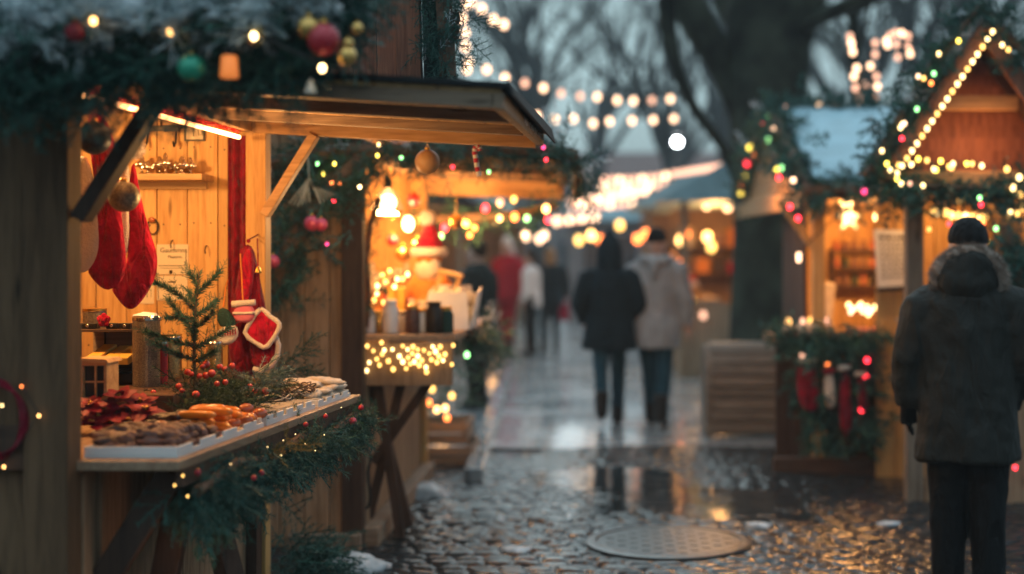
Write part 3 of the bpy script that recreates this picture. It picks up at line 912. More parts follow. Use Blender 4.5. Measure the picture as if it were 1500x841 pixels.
m = MB(); planks(m, (-3.55, 6.39, 0), (1, 0, 0), 14, 0.1365, -0.05, 2.6, 0.022, (0, -1, 0), 0.004); m.build('inner_wall', 'wood_int', S1, bevel=0.002)
m = MB()
for i in range(14):
    for z in (1.18, 1.72, 2.06):
        for dx in (.03, .105): m.box((-3.55 + i * .1365 + dx - .003, 6.3655, z + .006 * ((i * 7 + int(z * 10)) % 3) - .003), (-3.55 + i * .1365 + dx + .003, 6.3672, z + .006 * ((i * 7 + int(z * 10)) % 3) + .003))
m.build('nails', 'iron', S1)
m = MB(); m.box((-3.62, 6.394, -0.05), (-1.55, 6.42, 2.6)); m.build('outer_wall', 'wood_wall', S1)
m = MB(); planks(m, (-3.60, 4.3, 0), (0, 1, 0), 14, 0.15, -0.05, 2.6, 0.022, (1, 0, 0)); m.build('back_wall', 'wood_int', S1, bevel=0.002)
m = MB(); planks(m, (-1.63, 4.31, 0), (0, 1, 0), 14, 0.142, -0.05, 0.93, 0.022, (1, 0, 0), 0.005); m.build('front_wall', 'wood_wall', S1, bevel=0.003)
m = MB(); m.box((-1.606, 6.20, -0.05), (-1.56, 6.295, 0.93)); m.build('edge_board', 'wood_dark', S1, bevel=0.003)
m = MB(); m.box((-3.58, 4.31, -0.04), (-1.66, 6.36, 0.0)); m.build('stall_floor', 'wood_dark_x', S1)
def edge_x(y): return -1.305 + (y - 4.28) * (0.19 / 1.98)
m = MB(); m.prism([(-2.45, 4.31, ZC - .03), (-1.66, 4.31, ZC - .03), (-1.66, 4.262, ZC - .03), (-1.305, 4.262, ZC - .03), (-1.115, 6.26, ZC - .03), (-1.50, 6.29, ZC - .03), (-2.45, 6.29, ZC - .03)], (0, 0, .03))
m.build('counter', 'wood_counter', S1, bevel=0.004)
m = MB(); m.beam((-1.318, 4.30, ZC - .058), (-1.132, 6.24, ZC - .058), 0.022, 0.055); m.build('counter_apron', 'wood_dark_x', S1, bevel=0.002)
for a, b in (((-1.37, 4.42, .92), (-1.60, 4.42, .56)), ((-1.385, 4.60, .92), (-1.56, 4.62, 0.0)), ((-1.36, 4.66, .92), (-1.21, 4.98, -0.05))):
    m = MB(); m.beam(a, b, 0.055, 0.085); m.build('strut', 'wood_dark', S1, bevel=0.004)
# header and ceiling
m = MB(); m.box((-1.67, 4.31, 2.135), (-1.605, 6.30, 2.215)); m.build('header_beam', 'wood_int_y', S1, bevel=0.004)
m = MB(); planks(m, (-3.55, 4.32, 0), (1, 0, 0), 13, 0.143, 0, 0.001, 1.96, (0, 1, 0)); 
m = MB()
for i in range(13): m.box((-3.55 + i * .143, 4.32, 2.222), (-3.55 + i * .143 + .139, 6.36, 2.242))
m.build('ceiling', 'wood_int_y', S1, bevel=0.002)
m = MB()
m.prism([(-3.75, 3.98, 2.20), (-1.30, 3.98, 2.20), (-1.30, 6.5, 2.72), (-3.75, 6.5, 2.72)], (0, 0.03, 0.045)); m.build('roof', 'felt', S1)
m = MB(); m.box((-3.75, 4.0, 2.246), (-1.62, 6.5, 2.27)); m.build('roof_board', 'wood_dark_x', S1)
# the hatch held open over the counter
HN, HF = Vector((-1.60, 4.04, 2.105)), Vector((-1.60, 6.33, 2.165))
ON, OF = Vector((-0.318, 4.04, 2.032)), Vector((-0.318, 6.33, 2.098))
up = Vector((0.062, 0, 1)).normalized()
def hatch(S, HN, HF, ON, OF, ribs=2, fw='wood_grey', boards=7, lettering=True):
    ax = (ON - HN); d = (HF - HN)
    m = MB()
    for i in range(boards):
        a = HN + ax * (i / boards); b = HN + ax * ((i + 1) / boards - 0.004)
        m.prism([a + up * .019, b + up * .019, b + d + up * .019, a + d + up * .019], up * 0.014)
    h = m.build('hatch_panel', 'wood_int_y', S, bevel=0.002)
    m = MB(); m.prism([HN + up * .034 + Vector((0, -.02, 0)), ON + up * .034 + Vector((.012, -.02, 0)), OF + up * .034 + Vector((.030, .03, -0.004)), HF + up * .034 + Vector((0, .03, 0))], up * 0.016)
    m.prism([ON + up * .050 + Vector((.012, -.02, 0)), ON + Vector((.026, -.02, .012)), OF + Vector((.05, .03, -.012)), OF + up * .050 + Vector((.030, .03, 0))], Vector((0.006, 0, 0.004)))
    m.build('roofing_felt', 'felt', S)
    m = MB(); m.beam(HN + Vector((0, 0.02, 0)), ON + Vector((-0.03, 0.02, 0)), 0.04, 0.044, up); m.build('frame_board', fw, S, bevel=0.003)
    m = MB(); m.beam(HF + Vector((0, -.02, -.0)), OF + Vector((-0.03, -.02, 0)), 0.04, 0.068, up); m.build('frame_board', 'wood_beam', S, bevel=0.003)
    m = MB(); m.beam(ON + Vector((-.012, -0.0, 0)), OF + Vector((-.012, 0, 0)), 0.032, 0.046, up); e = m.build('frame_board', 'wood_grey', S, bevel=0.003)
    for k in range(ribs):
        t = (k + 1) / (ribs + 1)
        m = MB(); m.beam(HN.lerp(HF, t) + ax * .03, ON.lerp(OF, t) - ax * .03, 0.05, 0.040, up); m.build('rafter', 'wood_grey', S, bevel=0.003)
    if lettering:      # worn white marks along the outer board
        g = random.Random(4); m = MB()
        y = 4.95
        while y < 6.25:
            w = g.uniform(.018, .032); hgt = g.uniform(.018, .03)
            q = ON.lerp(OF, (y - 4.04) / 2.29) + Vector((0.0055, 0, 0.004))
            for s_ in range(3):
                yy = g.uniform(-w / 2, w / 2); m.box((q.x, q.y + yy - .0025, q.z - hgt / 2), (q.x + .0012, q.y + yy + .0025, q.z + hgt / 2 * g.uniform(.3, 1)))
            m.box((q.x + .0003, q.y - w / 2, q.z + g.choice([-1, 1]) * hgt * .4 - .002), (q.x + .0016, q.y + w / 2, q.z + .003))
            y += w + (g.uniform(.012, .02) if g.random() < .85 else .05)
        m.build('worn_marks', 'white', e)
hatch(S1, HN, HF, ON, OF)
m = MB(); m.beam((-1.588, 4.235, 1.70), (-1.335, 4.235, 2.10), 0.045, 0.085, (0, 1, 0)); m.build('brace', 'wood_dark', S1, bevel=0.004)
m = MB(); m.beam((-1.545, 6.29, 1.765), (-1.325, 6.29, 2.12), 0.04, 0.066, (0, 1, 0)); m.build('brace', 'wood_beam', S1, bevel=0.004)
# steep gable rising behind the hatch
m = MB()
gy = 5.60; gp = lambda px, py: at(px, py, gy)
for i in range(6):
    x0 = -1.30 + i * 0.093; x1 = x0 + 0.089
    m.prism([(x0, gy, 2.16), (min(x1, -.755), gy, 2.16), (min(x1, -.755) - .03, gy, 3.3), (x0 - .03, gy, 3.3)], (0, .03, 0))
m.build('gable_wall', 'wood_red', S1, bevel=0.003)
m = MB(); m.beam(at(617, 128, gy - .03) + Vector((-0.045, 0, 0)), at(612, -110, gy - .03) + Vector((-.045, 0, 0)), 0.10, 0.045, (0, 1, 0)); m.build('bargeboard', 'wood_red', S1, bevel=0.004)
m = MB(); m.prism([at(622, 135, gy - .06), at(655, 135, gy - .06), at(645, -110, gy - .06), at(615, -110, gy - .06)], (0, .16, 0)); m.build('gable_roof', 'felt', S1)

# stall lamp: glowing tube with red tinsel along the header
root = thing('strip_lamp', 'glowing tube lamp wrapped in red tinsel under the nearest stall roof', 'lamp', (-1.645, 5.3, 2.09))
a, b = Vector((-1.643, 4.42, 2.087)), Vector((-1.643, 6.22, 2.105))
m = MB(); m.tube([a, b], 0.0095, 12); m.build('tube', 'tube', root, smooth=True)
T = Tri(); g = np.random.default_rng(2)
n = 2600
P = np.array(a) + (np.array(b) - np.array(a)) * g.random(n)[:, None] + np.array([0, 0, 0.024]) + g.normal(0, .004, (n, 3))
D = norm(g.normal(size=(n, 3)) + np.array([0, 0, .25])) * 0.018; Wd = norm(np.cross(D, g.normal(size=(n, 3)))) * .0014
T.add(np.stack([P - Wd, P + Wd, P + D], 1).reshape(-1, 3), np.arange(n * 3).reshape(-1, 3)); T.build('tinsel', 'tinsel_red', root)
lamp_point('stall_lamp', (-2.25, 5.25, 2.08), 56, (1, .52, .18), 0.08); lamp_point('counter_light', (-1.28, 5.3, 1.76), 18, (1, .52, .18), 0.08)  # the counter light is an added fill under the hatch, with no fixture

# ---------------------------------------------------------------- inside the nearest stall
YW = 6.366                                          # face of the far inner wall
def wall_at(px, py, off=0.0): return at(px, py, YW - off)

m = MB(); a = wall_at(196, 262, .02); b = wall_at(312, 262, .02)
S = thing('wall_shelf', 'pale wooden shelf on the inner wall bearing the silver figurines', 'shelf', (a.x, YW, a.z))
m.box((a.x - .05, YW - .19, a.z - .014), (b.x, YW - .002, a.z + .014)); m.build('board', 'wood_int_x', S, bevel=.003)
m = MB(); m.box((a.x - .05, YW - .018, a.z - .045), (b.x - .03, YW - .002, a.z - .0145)); m.build('cleat', 'wood_int_x', S)
SZ = a.z + .014
g = random.Random(9)
figs = ['silver angel figurine at the free right end of the wall shelf', 'tall silver candlestick figurine beside the end angel on the wall shelf', 'squat silver cup on the wall shelf between two figurines', 'silver bell shape in the middle of the wall shelf row',
        'small silver urn left of the middle on the wall shelf', 'silver figurine nearest the stockings on the wall shelf', 'broad silver goblet partly behind the white pompom']
for i, px in enumerate((279, 270, 258, 246, 234, 221, 208)):
    p = at(px, 250, YW - .09); h = g.uniform(.06, .10) * (1.2 if i == 1 else 1); r = g.uniform(.018, .026)
    m = MB(); m.lathe([(r * .9, 0), (r * .9, .004), (r * .25, .012), (r * .3, h * .3), (r, h * .42), (r * 1.05, h * .6), (r * .5, h * .72), (r * .55, h * .85), (r * .15, h)], (p.x, YW - .09 - (i % 2) * .035, SZ), 16)
    m.ball((p.x + r, YW - .10 - (i % 2) * .035, SZ + h * .5), r * .45, 10, 7, (1, .4, 1)); m.ball((p.x - r, YW - .10 - (i % 2) * .035, SZ + h * .5), r * .45, 10, 7, (1, .4, 1))
    m.build('figurine', 'silver', None, smooth=True, label=figs[i], cat='figurine', group='silver figurines on the wall shelf')

# iron hook rail, little framed picture, notices
root = thing('hook_rail', 'black iron hook rail with hanging bracket on the inner wall above the shelf', 'hook rail', wall_at(235, 215))
m = MB(); a = wall_at(213, 189, .012); b = wall_at(263, 189, .012); m.beam(a, b, .016, .022); m.beam(wall_at(214, 186, .006), wall_at(262, 184, .006), .01, .008); m.build('bar', 'iron', root, bevel=.002)
for px in (216, 258):
    p = wall_at(px, 192, .02); m = MB(); m.tube([p, p + Vector((0, -.005, -.05)), p + Vector((0, -.03, -.07)), p + Vector((0, -.045, -.05))], .005, 6); m.build('hook', 'iron', root, smooth=True)
p = wall_at(236, 186, .012); m = MB(); m.tube([p, p + Vector((0, 0, .05)), p + Vector((0.012, 0, .07)), p + Vector((0, 0, .085))], .004, 6); m.build('hanger', 'iron', root, smooth=True)
root = thing('framed_picture', 'small square line drawing in thin black frame beside the strip lamp', 'picture', wall_at(286, 207))
a = wall_at(271, 207, .0); b = wall_at(301, 178, .0)
m = MB(); t = .007
m.box((a.x, YW - .014, a.z), (b.x, YW - .001, a.z + t)); m.box((a.x, YW - .014, b.z - t), (b.x, YW - .001, b.z)); m.box((a.x, YW - .014, a.z + t), (a.x + t, YW - .001, b.z - t)); m.box((b.x - t, YW - .014, a.z + t), (b.x, YW - .001, b.z - t))
m.build('frame', 'iron', root)
m = MB(); m.box((a.x + t, YW - .006, a.z + t), (b.x - t, YW - .0015, b.z - t)); pp = m.build('print', 'paper', root)
m = MB(); m.tube([wall_at(283, 185, .007), wall_at(284, 200, .007)], .002, 5); m.tube([wall_at(290, 186, .007), wall_at(291, 198, .007), wall_at(297, 197, .007), wall_at(296, 191, .007)], .002, 5); m.build('drawing', 'ink', pp)

def notice(px0, py0, px1, py1, name, label, lines, off=.002):
    a = wall_at(px0, py1, off); b = wall_at(px1, py0, off)
    root = thing(name, label, 'notice', (a.x, YW, a.z))
    m = MB(); m.box((a.x, YW - off - .002, a.z), (b.x, YW - off, b.z)); sh = m.build('sheet', 'paper', root)
    for (u0, v0, u1, v1) in lines:
        mm = MB(); w = b.x - a.x; h = b.z - a.z
        mm.box((a.x + u0 * w, YW - off - .0032, a.z + v0 * h), (a.x + u1 * w, YW - off - .0021, a.z + v1 * h)); mm.build('rule', 'ink', sh)
    return root, a, b
r_, a, b = notice(230, 358, 276, 402, 'price_notice', 'cream paper notice with bold heading pinned above the drawered sheet', [(.06, .28, .94, .30), (.92, .28, .94, .8), (.4, .02, .5, .14), (.1, .20, .9, .212)])
put_text('Gaummnt', .030, (a.x + .075, YW - .0045, b.z - .036), r_)
put_text('Maasmn.', .019, (a.x + .082, YW - .0045, b.z - .062), r_)
notice(230, 404, 275, 440, 'paper_sheet', 'cream sheet printed with boxes below the bold notice', [(.04, .5, .9, .52), (.04, .04, .06, .5), (.36, .72, .62, .77), (.36, .36, .6, .39), (.1, .04, .5, .06)])
notice(205, 415, 226, 445, 'paper_sheet', 'narrow cream sheet with a drawn handle left of the boxed sheet', [(.5, .3, .54, .7), (.5, .68, .8, .7), (.78, .3, .8, .7)])
root = thing('key_ring', 'dark wire ring holding a tag on the inner wall above the notices', 'key ring', wall_at(223, 345))
m = MB(); c = wall_at(224, 332, .01); m.tube([c + Vector((math.sin(t) * .024, 0, math.cos(t) * .034)) for t in np.linspace(0, 6.28, 17)], .0035, 6); m.build('ring', 'iron', root, smooth=True)
m = MB(); m.ball(c + Vector((-.004, -.006, .03)), .016, 12, 8, (1, .5, .8)); m.build('tag', 'nut', root, smooth=True)
for i, (px, py) in enumerate(((253, 352), (303, 360), (334, 412))):
    p = wall_at(px, py, .004); m = MB(); m.tube([p, p + Vector((0, -.02, -.006)), p + Vector((0, -.03, -.022)), p + Vector((0, -.022, -.034))], .003, 6)
    m.build('wall_hook', 'iron', None, smooth=True, label=['small dark hook above the bold notice', 'small dark hook on the plank right of the notice', 'small dark hook holding the orange ribbon by the red cloth'][i], cat='hook', group='hooks on the inner wall')

# red cloth banner beside the far post
m = MB(); pts = []
for k in range(9):
    pts.append((-1.722 + k * .0105, 6.335 + .014 * math.sin(k * 1.5)))
m.prism([(x, y, 1.02) for x, y in pts] + [(x, y + .006, 1.02) for x, y in reversed(pts)], (0, 0, 1.10))
m.build('red_curtain', 'red_dark', None, label='narrow red cloth hanging straight down beside the far post', cat='curtain')

# ---------------------------------------------------------------- stockings and glitter balls at the opening
def stocking(label, Y, outline, mat, th=.020, extra=(), pom=None):
    P = [at(px, py, Y) for px, py in outline]
    top = max(P, key=lambda v: v.z)
    root = thing('christmas_stocking', label, 'stocking', (top.x, Y, min(v.z for v in P)), 'stockings at the stall opening')
    def puffy(outline, mat, name, th, yo=0.0):
        P = [at(px, py, Y) for px, py in outline]
        c = sum(P, Vector()) / len(P); n = len(P)
        m = MB(); vs = []; rings = [(1.0, 0), (0.93, .55), (.72, .85), (.4, 1.0)]
        for sg in (1, -1):
            for s, d in (rings if sg == 1 else rings[1:]):
                vs += [Vector((c.x + (p.x - c.x) * s if s < .5 else p.x + (c.x - p.x) * (1 - s) * .6, Y + yo - sg * th * d, c.z + (p.z - c.z) * s if s < .5 else p.z + (c.z - p.z) * (1 - s) * .6)) for p in P]
        fs = []
        for k in range(3):
            for i in range(n): fs.append((k * n + i, k * n + (i + 1) % n, (k + 1) * n + (i + 1) % n, (k + 1) * n + i))
        fs.append(tuple(3 * n + i for i in range(n)))
        idx = [0, 4, 5, 6]
        for k in range(3):
            A, B = idx[k], idx[k + 1]
            for i in range(n): fs.append((A * n + (i + 1) % n, A * n + i, B * n + i, B * n + (i + 1) % n))
        fs.append(tuple(6 * n + i for i in reversed(range(n))))
        m.add(vs, fs)
        o = m.build(name, mat, root, smooth=True)
        sd = o.modifiers.new('s', 'SUBSURF'); sd.levels = 1; sd.render_levels = 1
        return o
    puffy(outline, mat, 'foot', th)
    for nm, ol, mt, t2, yo in extra: puffy(ol, mt, nm, t2, yo)
    m = MB(); m.tube([top, Vector((top.x, Y, 2.14))], .004, 6); m.build('loop', mat, root)
    if pom:
        m = MB(); c = at(*pom, Y - .02); m.ball(c, .034, 20, 14, jit=.25)
        T = Tri(); n = 700; g = np.random.default_rng(1); D = norm(g.normal(size=(n, 3))); P0 = np.array(c) + D * .028; Wd = norm(np.cross(D, g.normal(size=(n, 3)))) * .0016
        T.add(np.stack([P0 - Wd, P0 + Wd, P0 + D * .02], 1).reshape(-1, 3), np.arange(n * 3).reshape(-1, 3))
        pm = m.build('pompom', 'fleece', root, smooth=True); T.build('fluff', 'fleece', pm)
    return root
stocking('red stocking with pale fleece front, left one behind the dark brace', 5.15,
         [(128, 165), (140, 160), (153, 168), (164, 190), (172, 230), (176, 290), (181, 345), (186, 380), (184, 405), (174, 420), (158, 429), (146, 422), (133, 408), (126, 396), (138, 372), (144, 345), (142, 300), (136, 240), (130, 200)], 'red_felt',
         extra=[('fleece_panel', [(110, 222), (131, 224), (139, 262), (145, 310), (150, 352), (146, 378), (134, 396), (122, 402), (110, 400)], 'fleece', .018, -.012)])
stocking('larger red stocking with white pompom and fleece strip, right of the other', 5.28,
         [(196, 228), (201, 262), (210, 305), (221, 345), (229, 365), (232, 388), (227, 412), (214, 434), (200, 453), (188, 456), (177, 446), (166, 430), (162, 424), (176, 412), (186, 392), (190, 360), (190, 300), (191, 250)], 'red_felt', .023,
         extra=[('fleece_strip', [(168, 235), (190, 226), (193, 262), (191, 305), (194, 335), (191, 362), (186, 380), (180, 366), (174, 330), (170, 290)], 'fleece', .018, -.016)], pom=(197, 217))
bauble('dark blue glitter ball in front of the left stocking', at(138, 202, 4.75), .056, 'glit_blue', 'glitter balls at the stall opening', hook=.26)
bauble('silver gold glitter ball hanging low between the two stockings', at(182, 288, 4.8), .052, 'glit_silver', 'glitter balls at the stall opening', hook=.38)
m = MB(); m.tube([(-1.70, 4.32, 2.12), (-1.70, 5.6, 2.12)], .008, 8); m.build('hanging_rail', 'iron', S1)

# ---------------------------------------------------------------- goods inside
m = MB(); m.box((-2.42, 5.16, ZC), (-1.60, 6.28, ZC + .108)); m.build('display_riser', 'wood_dark_x', None, bevel=.003, label='low dark step on the counter carrying the wire rack and tins', cat='display step')
ZR = ZC + .108
# wire rack
root = thing('wire_rack', 'open metal rack with thin top board holding yellow packets', 'rack', (-1.97, 5.65, ZR))
x0, x1 = at(110, 0, 5.6).x, at(212, 0, 5.6).x; zt = 1.6 - 113 * 5.6 / FPX
m = MB(); m.box((x0, 5.52, zt - .005), (x1, 5.80, zt + .005)); m.build('top_board', 'wood_dark_x', root, bevel=.001)
for x in (x0 + .05, x1 - .005):
    for y in (5.525, 5.79):
        m = MB(); m.tube([(x, y, ZR), (x, y, zt)], .004, 8); m.build('upright', 'iron', root)
m = MB(); m.box((x0, 5.53, ZR + .055), (x1, 5.79, ZR + .06)); m.build('lower_shelf', 'iron', root)
m = MB(); m.box((x0, 5.795, ZR), (x1, 5.80, zt - .006)); m.build('rear_panel', 'wood_grey', root)
for i, (p0, p1) in enumerate((((145, 522), (168, 532)), ((168, 524), (190, 534)), ((186, 524), (206, 534)))):
    a = at(p0[0], p0[1], 5.56); m = MB(); m.beam((a.x, 5.50, a.z - .01), (a.x + .012, 5.66, a.z + .028), .052, .03)
    m.build('yellow_packet', 'yellow_card', None, bevel=.004, label=['yellow packet lying in the wire rack, left of three', 'yellow packet lying in the wire rack between two others', 'yellow packet lying in the wire rack next to the tall tin'][i], cat='packet', group='yellow packets in the wire rack')
for i, (p0, p1, y0, y1) in enumerate(((120, 150, 558, 540), (152, 204, 556, 540), (120, 150, 575, 560), (154, 205, 574, 558))):
    a = at(p0, y0, 5.58); b = at(p1, y1, 5.58); m = MB(); m.box((a.x, 5.56, max(ZR + .002, a.z)) if i > 1 else (a.x, 5.56, ZR + .062), (b.x, 5.74, max(ZR + .045, b.z)) if i > 1 else (b.x, 5.74, ZR + .10))
    m.build('dark_box', 'glit_blue' if i == 9 else 'iron', None, bevel=.004, label=['small black box on the rack shelf, near the post', 'wide black box on the rack shelf under the yellow packets', 'small black box under the rack shelf, near the post', 'wide black box under the rack shelf by the tall tin'][i], cat='box', group='black boxes in the wire rack')
# things on the rack top
def tin(label, px0, px1, py0, py1, Y, mat, lid=None, name='tin', zb=None):
    a = at(px0, py1, Y); b = at(px1, py0, Y); r = (b.x - a.x) / 2; z0 = a.z if zb is None else zb
    root = thing(name, label, 'tin', ((a.x + b.x) / 2, Y, z0)); h = b.z - z0
    m = MB(); m.lathe([(r * .98, 0), (r, .004), (r, h * .96), (r * .96, h * .96), (r * .95, h * .5)], ((a.x + b.x) / 2, Y, z0), 28); m.build('body', mat, root, smooth=False)
    m = MB(); m.lathe([(r * 1.02, h * .93), (r * 1.03, h * .97), (r * .97, h), (r * .94, h * .9)], ((a.x + b.x) / 2, Y, z0), 28); m.build('rim', 'silver', root)
    if lid == 'heap':
        m = MB(); m.ball(((a.x + b.x) / 2, Y, z0 + h * .97), r * .95, 22, 12, (1, 1, .42), jit=.35); m.build('sugar', 'snow', root, smooth=True)
    if lid == 'flat':
        m = MB(); m.lathe([(r * 1.01, h), (r * 1.01, h + .008), (.001, h + .012)], ((a.x + b.x) / 2, Y, z0), 24); m.build('lid', 'gold', root)
    return root
tin('short speckled tin standing at the back of the rack top', 122, 156, 455, 478, 5.7, 'tin_grey', 'flat', zb=zt + .005)
tin('tall grey glittering tin heaped with white sugar', 195, 234, 462, 560, 5.5, 'tin_grey', 'heap', zb=ZR)
tin('gold mesh tin behind the little fir tree', 302, 326, 500, 560, 5.95, 'gold_mesh', None, zb=ZR)
tin('wide pale brown tin with lid left of the little fir trunk', 233, 266, 492, 560, 5.85, 'gold_mesh', 'flat', zb=ZR)
tin('shiny copper red tin between the tall tin and fir tree', 231, 246, 500, 560, 5.6, 'ball_red', 'flat', zb=ZR)
for i, (px, lab) in enumerate(((131, 'little black camera shaped box at the left of the rack top'), (166, 'tiny black box on the rack top right of the red star'), (185, 'tiny black box on the rack top beside the tall tin'))):
    p = at(px, 478, 5.58); w = .035 if i == 0 else .022
    root = thing('trinket_box', lab, 'trinket', (p.x, 5.58, zt + .005), 'black trinkets on the rack top')
    m = MB(); m.box((p.x - w, 5.56, zt + .005), (p.x + w, 5.60, zt + .027)); m.build('case', 'iron', root, bevel=.003)
    m = MB(); m.ball((p.x, 5.558, zt + .017), .007, 10, 8, (1, .5, 1)); m.build('knob', 'silver', root, smooth=True)
p = at(152, 469, 5.54); m = MB()
for k in range(5):
    t = k * 2 * math.pi / 5 + .3; m.ball(p + Vector((math.cos(t) * .014, 0, math.sin(t) * .014)), .014, 10, 7, (1, .5, 1))
m.ball(p, .013, 10, 7); m.build('red_star', 'red_felt', None, smooth=True, label='small red felt star on the rack top', cat='ornament')
# little wooden house front with dark panes
root = thing('toy_window', 'little pale wooden window with four dark panes beside the near post', 'toy house', (at(140, 580, 4.95).x, 4.95, ZR))
a = at(118, 578, 4.95); b = at(158, 531, 4.95); zb = ZR; t = .011
m = MB()
for (u0, v0, u1, v1) in ((a.x, zb, b.x, zb + t), (a.x, b.z - t, b.x, b.z), (a.x, zb + t, a.x + t, b.z - t), (b.x - t, zb + t, b.x, b.z - t)):
    m.box((u0, 4.94, v0), (u1, 5.06, v1))
m.build('frame', 'wood_int_x', root, bevel=.002)
cx, cz = (a.x + b.x) / 2 + .006, (zb + b.z) / 2
m = MB(); m.box((cx - .003, 4.945, zb + t), (cx + .003, 4.955, b.z - t)); m.box((a.x + t, 4.946, cz - .003), (cx - .003, 4.954, cz + .003)); m.box((cx + .003, 4.946, cz - .003), (b.x - t, 4.954, cz + .003)); m.build('muntin', 'wood_int_x', root)
m = MB(); m.box((a.x + t, 4.965, zb + t), (b.x - t, 4.97, b.z - t)); m.build('pane', 'window_dark', root)
m = MB(); m.prism([(a.x - .01, 4.93, b.z), (b.x + .01, 4.93, b.z), (b.x, 4.93, b.z + .012), (a.x, 4.93, b.z + .016)], (0, .14, 0)); m.build('roof', 'wood_int_x', root)

# poinsettias
g = random.Random(21)
pl = ['deep red poinsettia bloom against the near post', 'deep red poinsettia bloom just right of the near post bloom', 'deep red poinsettia bloom at the top of the flower heap', 'deep red poinsettia bloom in the middle of the heap', 'deep red poinsettia bloom nearest the chocolate twists',
      'deep red poinsettia bloom beside the orange sausages', 'deep red poinsettia bloom under the toy window', 'deep red poinsettia bloom touching the fir bed', 'lowest deep red poinsettia bloom by the near post', 'lowest deep red poinsettia bloom in front of the heap', 'deep red poinsettia bloom nearest the fir bed and sausages', 'deep red poinsettia bloom at the right centre of the heap']
for i, (px, py) in enumerate(((132, 596), (148, 612), (176, 583), (172, 606), (190, 620), (214, 603), (150, 590), (205, 592), (136, 622), (164, 624), (222, 612), (196, 604))):
    Y = 4.88 + .04 * (i % 4); p = at(px, py, Y)
    root = thing('poinsettia', pl[i], 'flower', (p.x, Y, p.z - .03), 'poinsettias in the flower heap')
    m = MB()
    for lay, (n, L, tilt) in enumerate(((8, .070, .05), (7, .055, .5), (5, .034, 1.0))):
        for k in range(n):
            t = 2 * math.pi * (k + lay * .5) / n + g.uniform(-.2, .2); dr = Vector((math.cos(t), math.sin(t) * .8 - .2, tilt + g.uniform(-.35, .5))).normalized(); sd = dr.cross(Vector((0, -.5, 1))).normalized(); nrm = sd.cross(dr)
            w = L * .32
            a0 = p; m.add([a0, a0 + dr * L * .35 + sd * w + nrm * .004, a0 + dr * L * .7 + sd * w * .7 - nrm * .002, a0 + dr * L - nrm * .008, a0 + dr * L * .7 - sd * w * .7 - nrm * .002, a0 + dr * L * .35 - sd * w + nrm * .004, a0 + dr * L * .5 + nrm * .003],
                  [(0, 1, 6), (1, 2, 6), (2, 3, 6), (3, 4, 6), (4, 5, 6), (5, 0, 6)])
    m.build('petals', 'petal', root)
    m = MB()
    for k in range(5): m.ball(p + Vector((g.uniform(-.008, .008), -.014 + g.uniform(-.005, .005), .014 + g.uniform(-.006, .006))), .0045, 8, 6)
    m.build('stamens', 'gold', root, smooth=True)

# ---------------------------------------------------------------- trays and food on the counter
def cpt(y, v, z=0.0): return Vector((edge_x(y) - v, y, ZC + z))
def tray(label, y0, y1, v0, v1, h, notch):
    root = thing('display_tray', label, 'tray', cpt((y0 + y1) / 2, (v0 + v1) / 2), 'white display trays on the counter')
    P = [cpt(y0, v0), cpt(y1, v0), cpt(y1, v1), cpt(y0, v1)]
    m = MB(); m.prism(P, (0, 0, .006)); m.build('base', 'white', root)
    m = MB(); t = .008
    for i in range(4):
        a, b = P[i], P[(i + 1) % 4]; n = (b - a); L = n.length; n.normalize(); inn = Vector((-n.y, n.x, 0)) * (t / 2)
        if i == 0:
            k = notch
            for j in range(k):
                s0 = L * j / k; s1 = L * (j + .62) / k
                m.beam(a + n * s0 + inn + Vector((0, 0, .006 + h / 2)), a + n * s1 + inn + Vector((0, 0, .006 + h / 2)), t, h)
                m.beam(a + n * s1 + inn + Vector((0, 0, .006 + h * .2)), a + n * (L * (j + 1) / k) + inn + Vector((0, 0, .006 + h * .2)), t * .9, h * .4)
        else: m.beam(a + inn + Vector((0, 0, .006 + h / 2)) + n * t, b + inn + Vector((0, 0, .006 + h / 2)), t, h)
    m.build('rim', 'white', root, bevel=.0015)
    return root
tray('white notched tray heaped with chocolate twists and orange sausages', 4.33, 5.10, .030, .315, .027, 4)
tray('white notched tray filled with small pale cards', 5.13, 5.70, .030, .25, .030, 5)
tray('white notched tray with frosted biscuits at the far counter end', 5.74, 6.20, .030, .30, .022, 4)

def lump_rod(L, r, seg=10, jit=.35, bend=0.0, n=9, seed=0, twist=0):
    m = MB(); pts = []; rad = []
    g = random.Random(seed)
    for i in range(n):
        t = i / (n - 1); x = (t - .5) * L
        pts.append((x, bend * (1 - (2 * t - 1) ** 2), 0)); e = max(.18, math.sqrt(max(0, 1 - (2 * t - 1) ** 4))); rad.append(r * e * (1 + g.uniform(-jit, jit) * .5))
    m.tube(pts, rad, seg)
    if twist:
        q = []
        for v in m.v:
            th = math.atan2(v[2], v[1]); k_ = 1 + .34 * math.cos(2 * th + v[0] * twist); q.append((v[0], v[1] * k_, v[2] * k_))
        m.v = q
    if jit:
        m.v = [tuple(Vector(v) * (1 + jit * .25 * noise.noise(Vector(v) * 55 + Vector((seed, 0, 0))))) for v in m.v]
    return m
protos = [lump_rod(.135, .0125, 14, .35, .010, 20, s, 75).build('chocolate_twist', 'choc', None, smooth=True, pivot=(0, 0, 0)) for s in range(3)] + [lump_rod(.12, .0115, 14, .35, .006, 18, 7, 70).build('chocolate_twist', 'choc_dark', None, smooth=True, pivot=(0, 0, 0))]
first = [True] * 4
def place(proto, i, loc, rot, label, cat, group, sc=1.0):
    o = proto
    if not first_used.get(proto.name): first_used[proto.name] = True
    else: o = proto.copy(); COL.objects.link(o)
    o.location = loc; o.rotation_euler = rot; o.scale = (sc,) * 3
    return tag(o, label, cat, group)
first_used = {}
g = random.Random(31)
LT = 'rough brown chocolate twist heaped in the near white tray'
k = 0
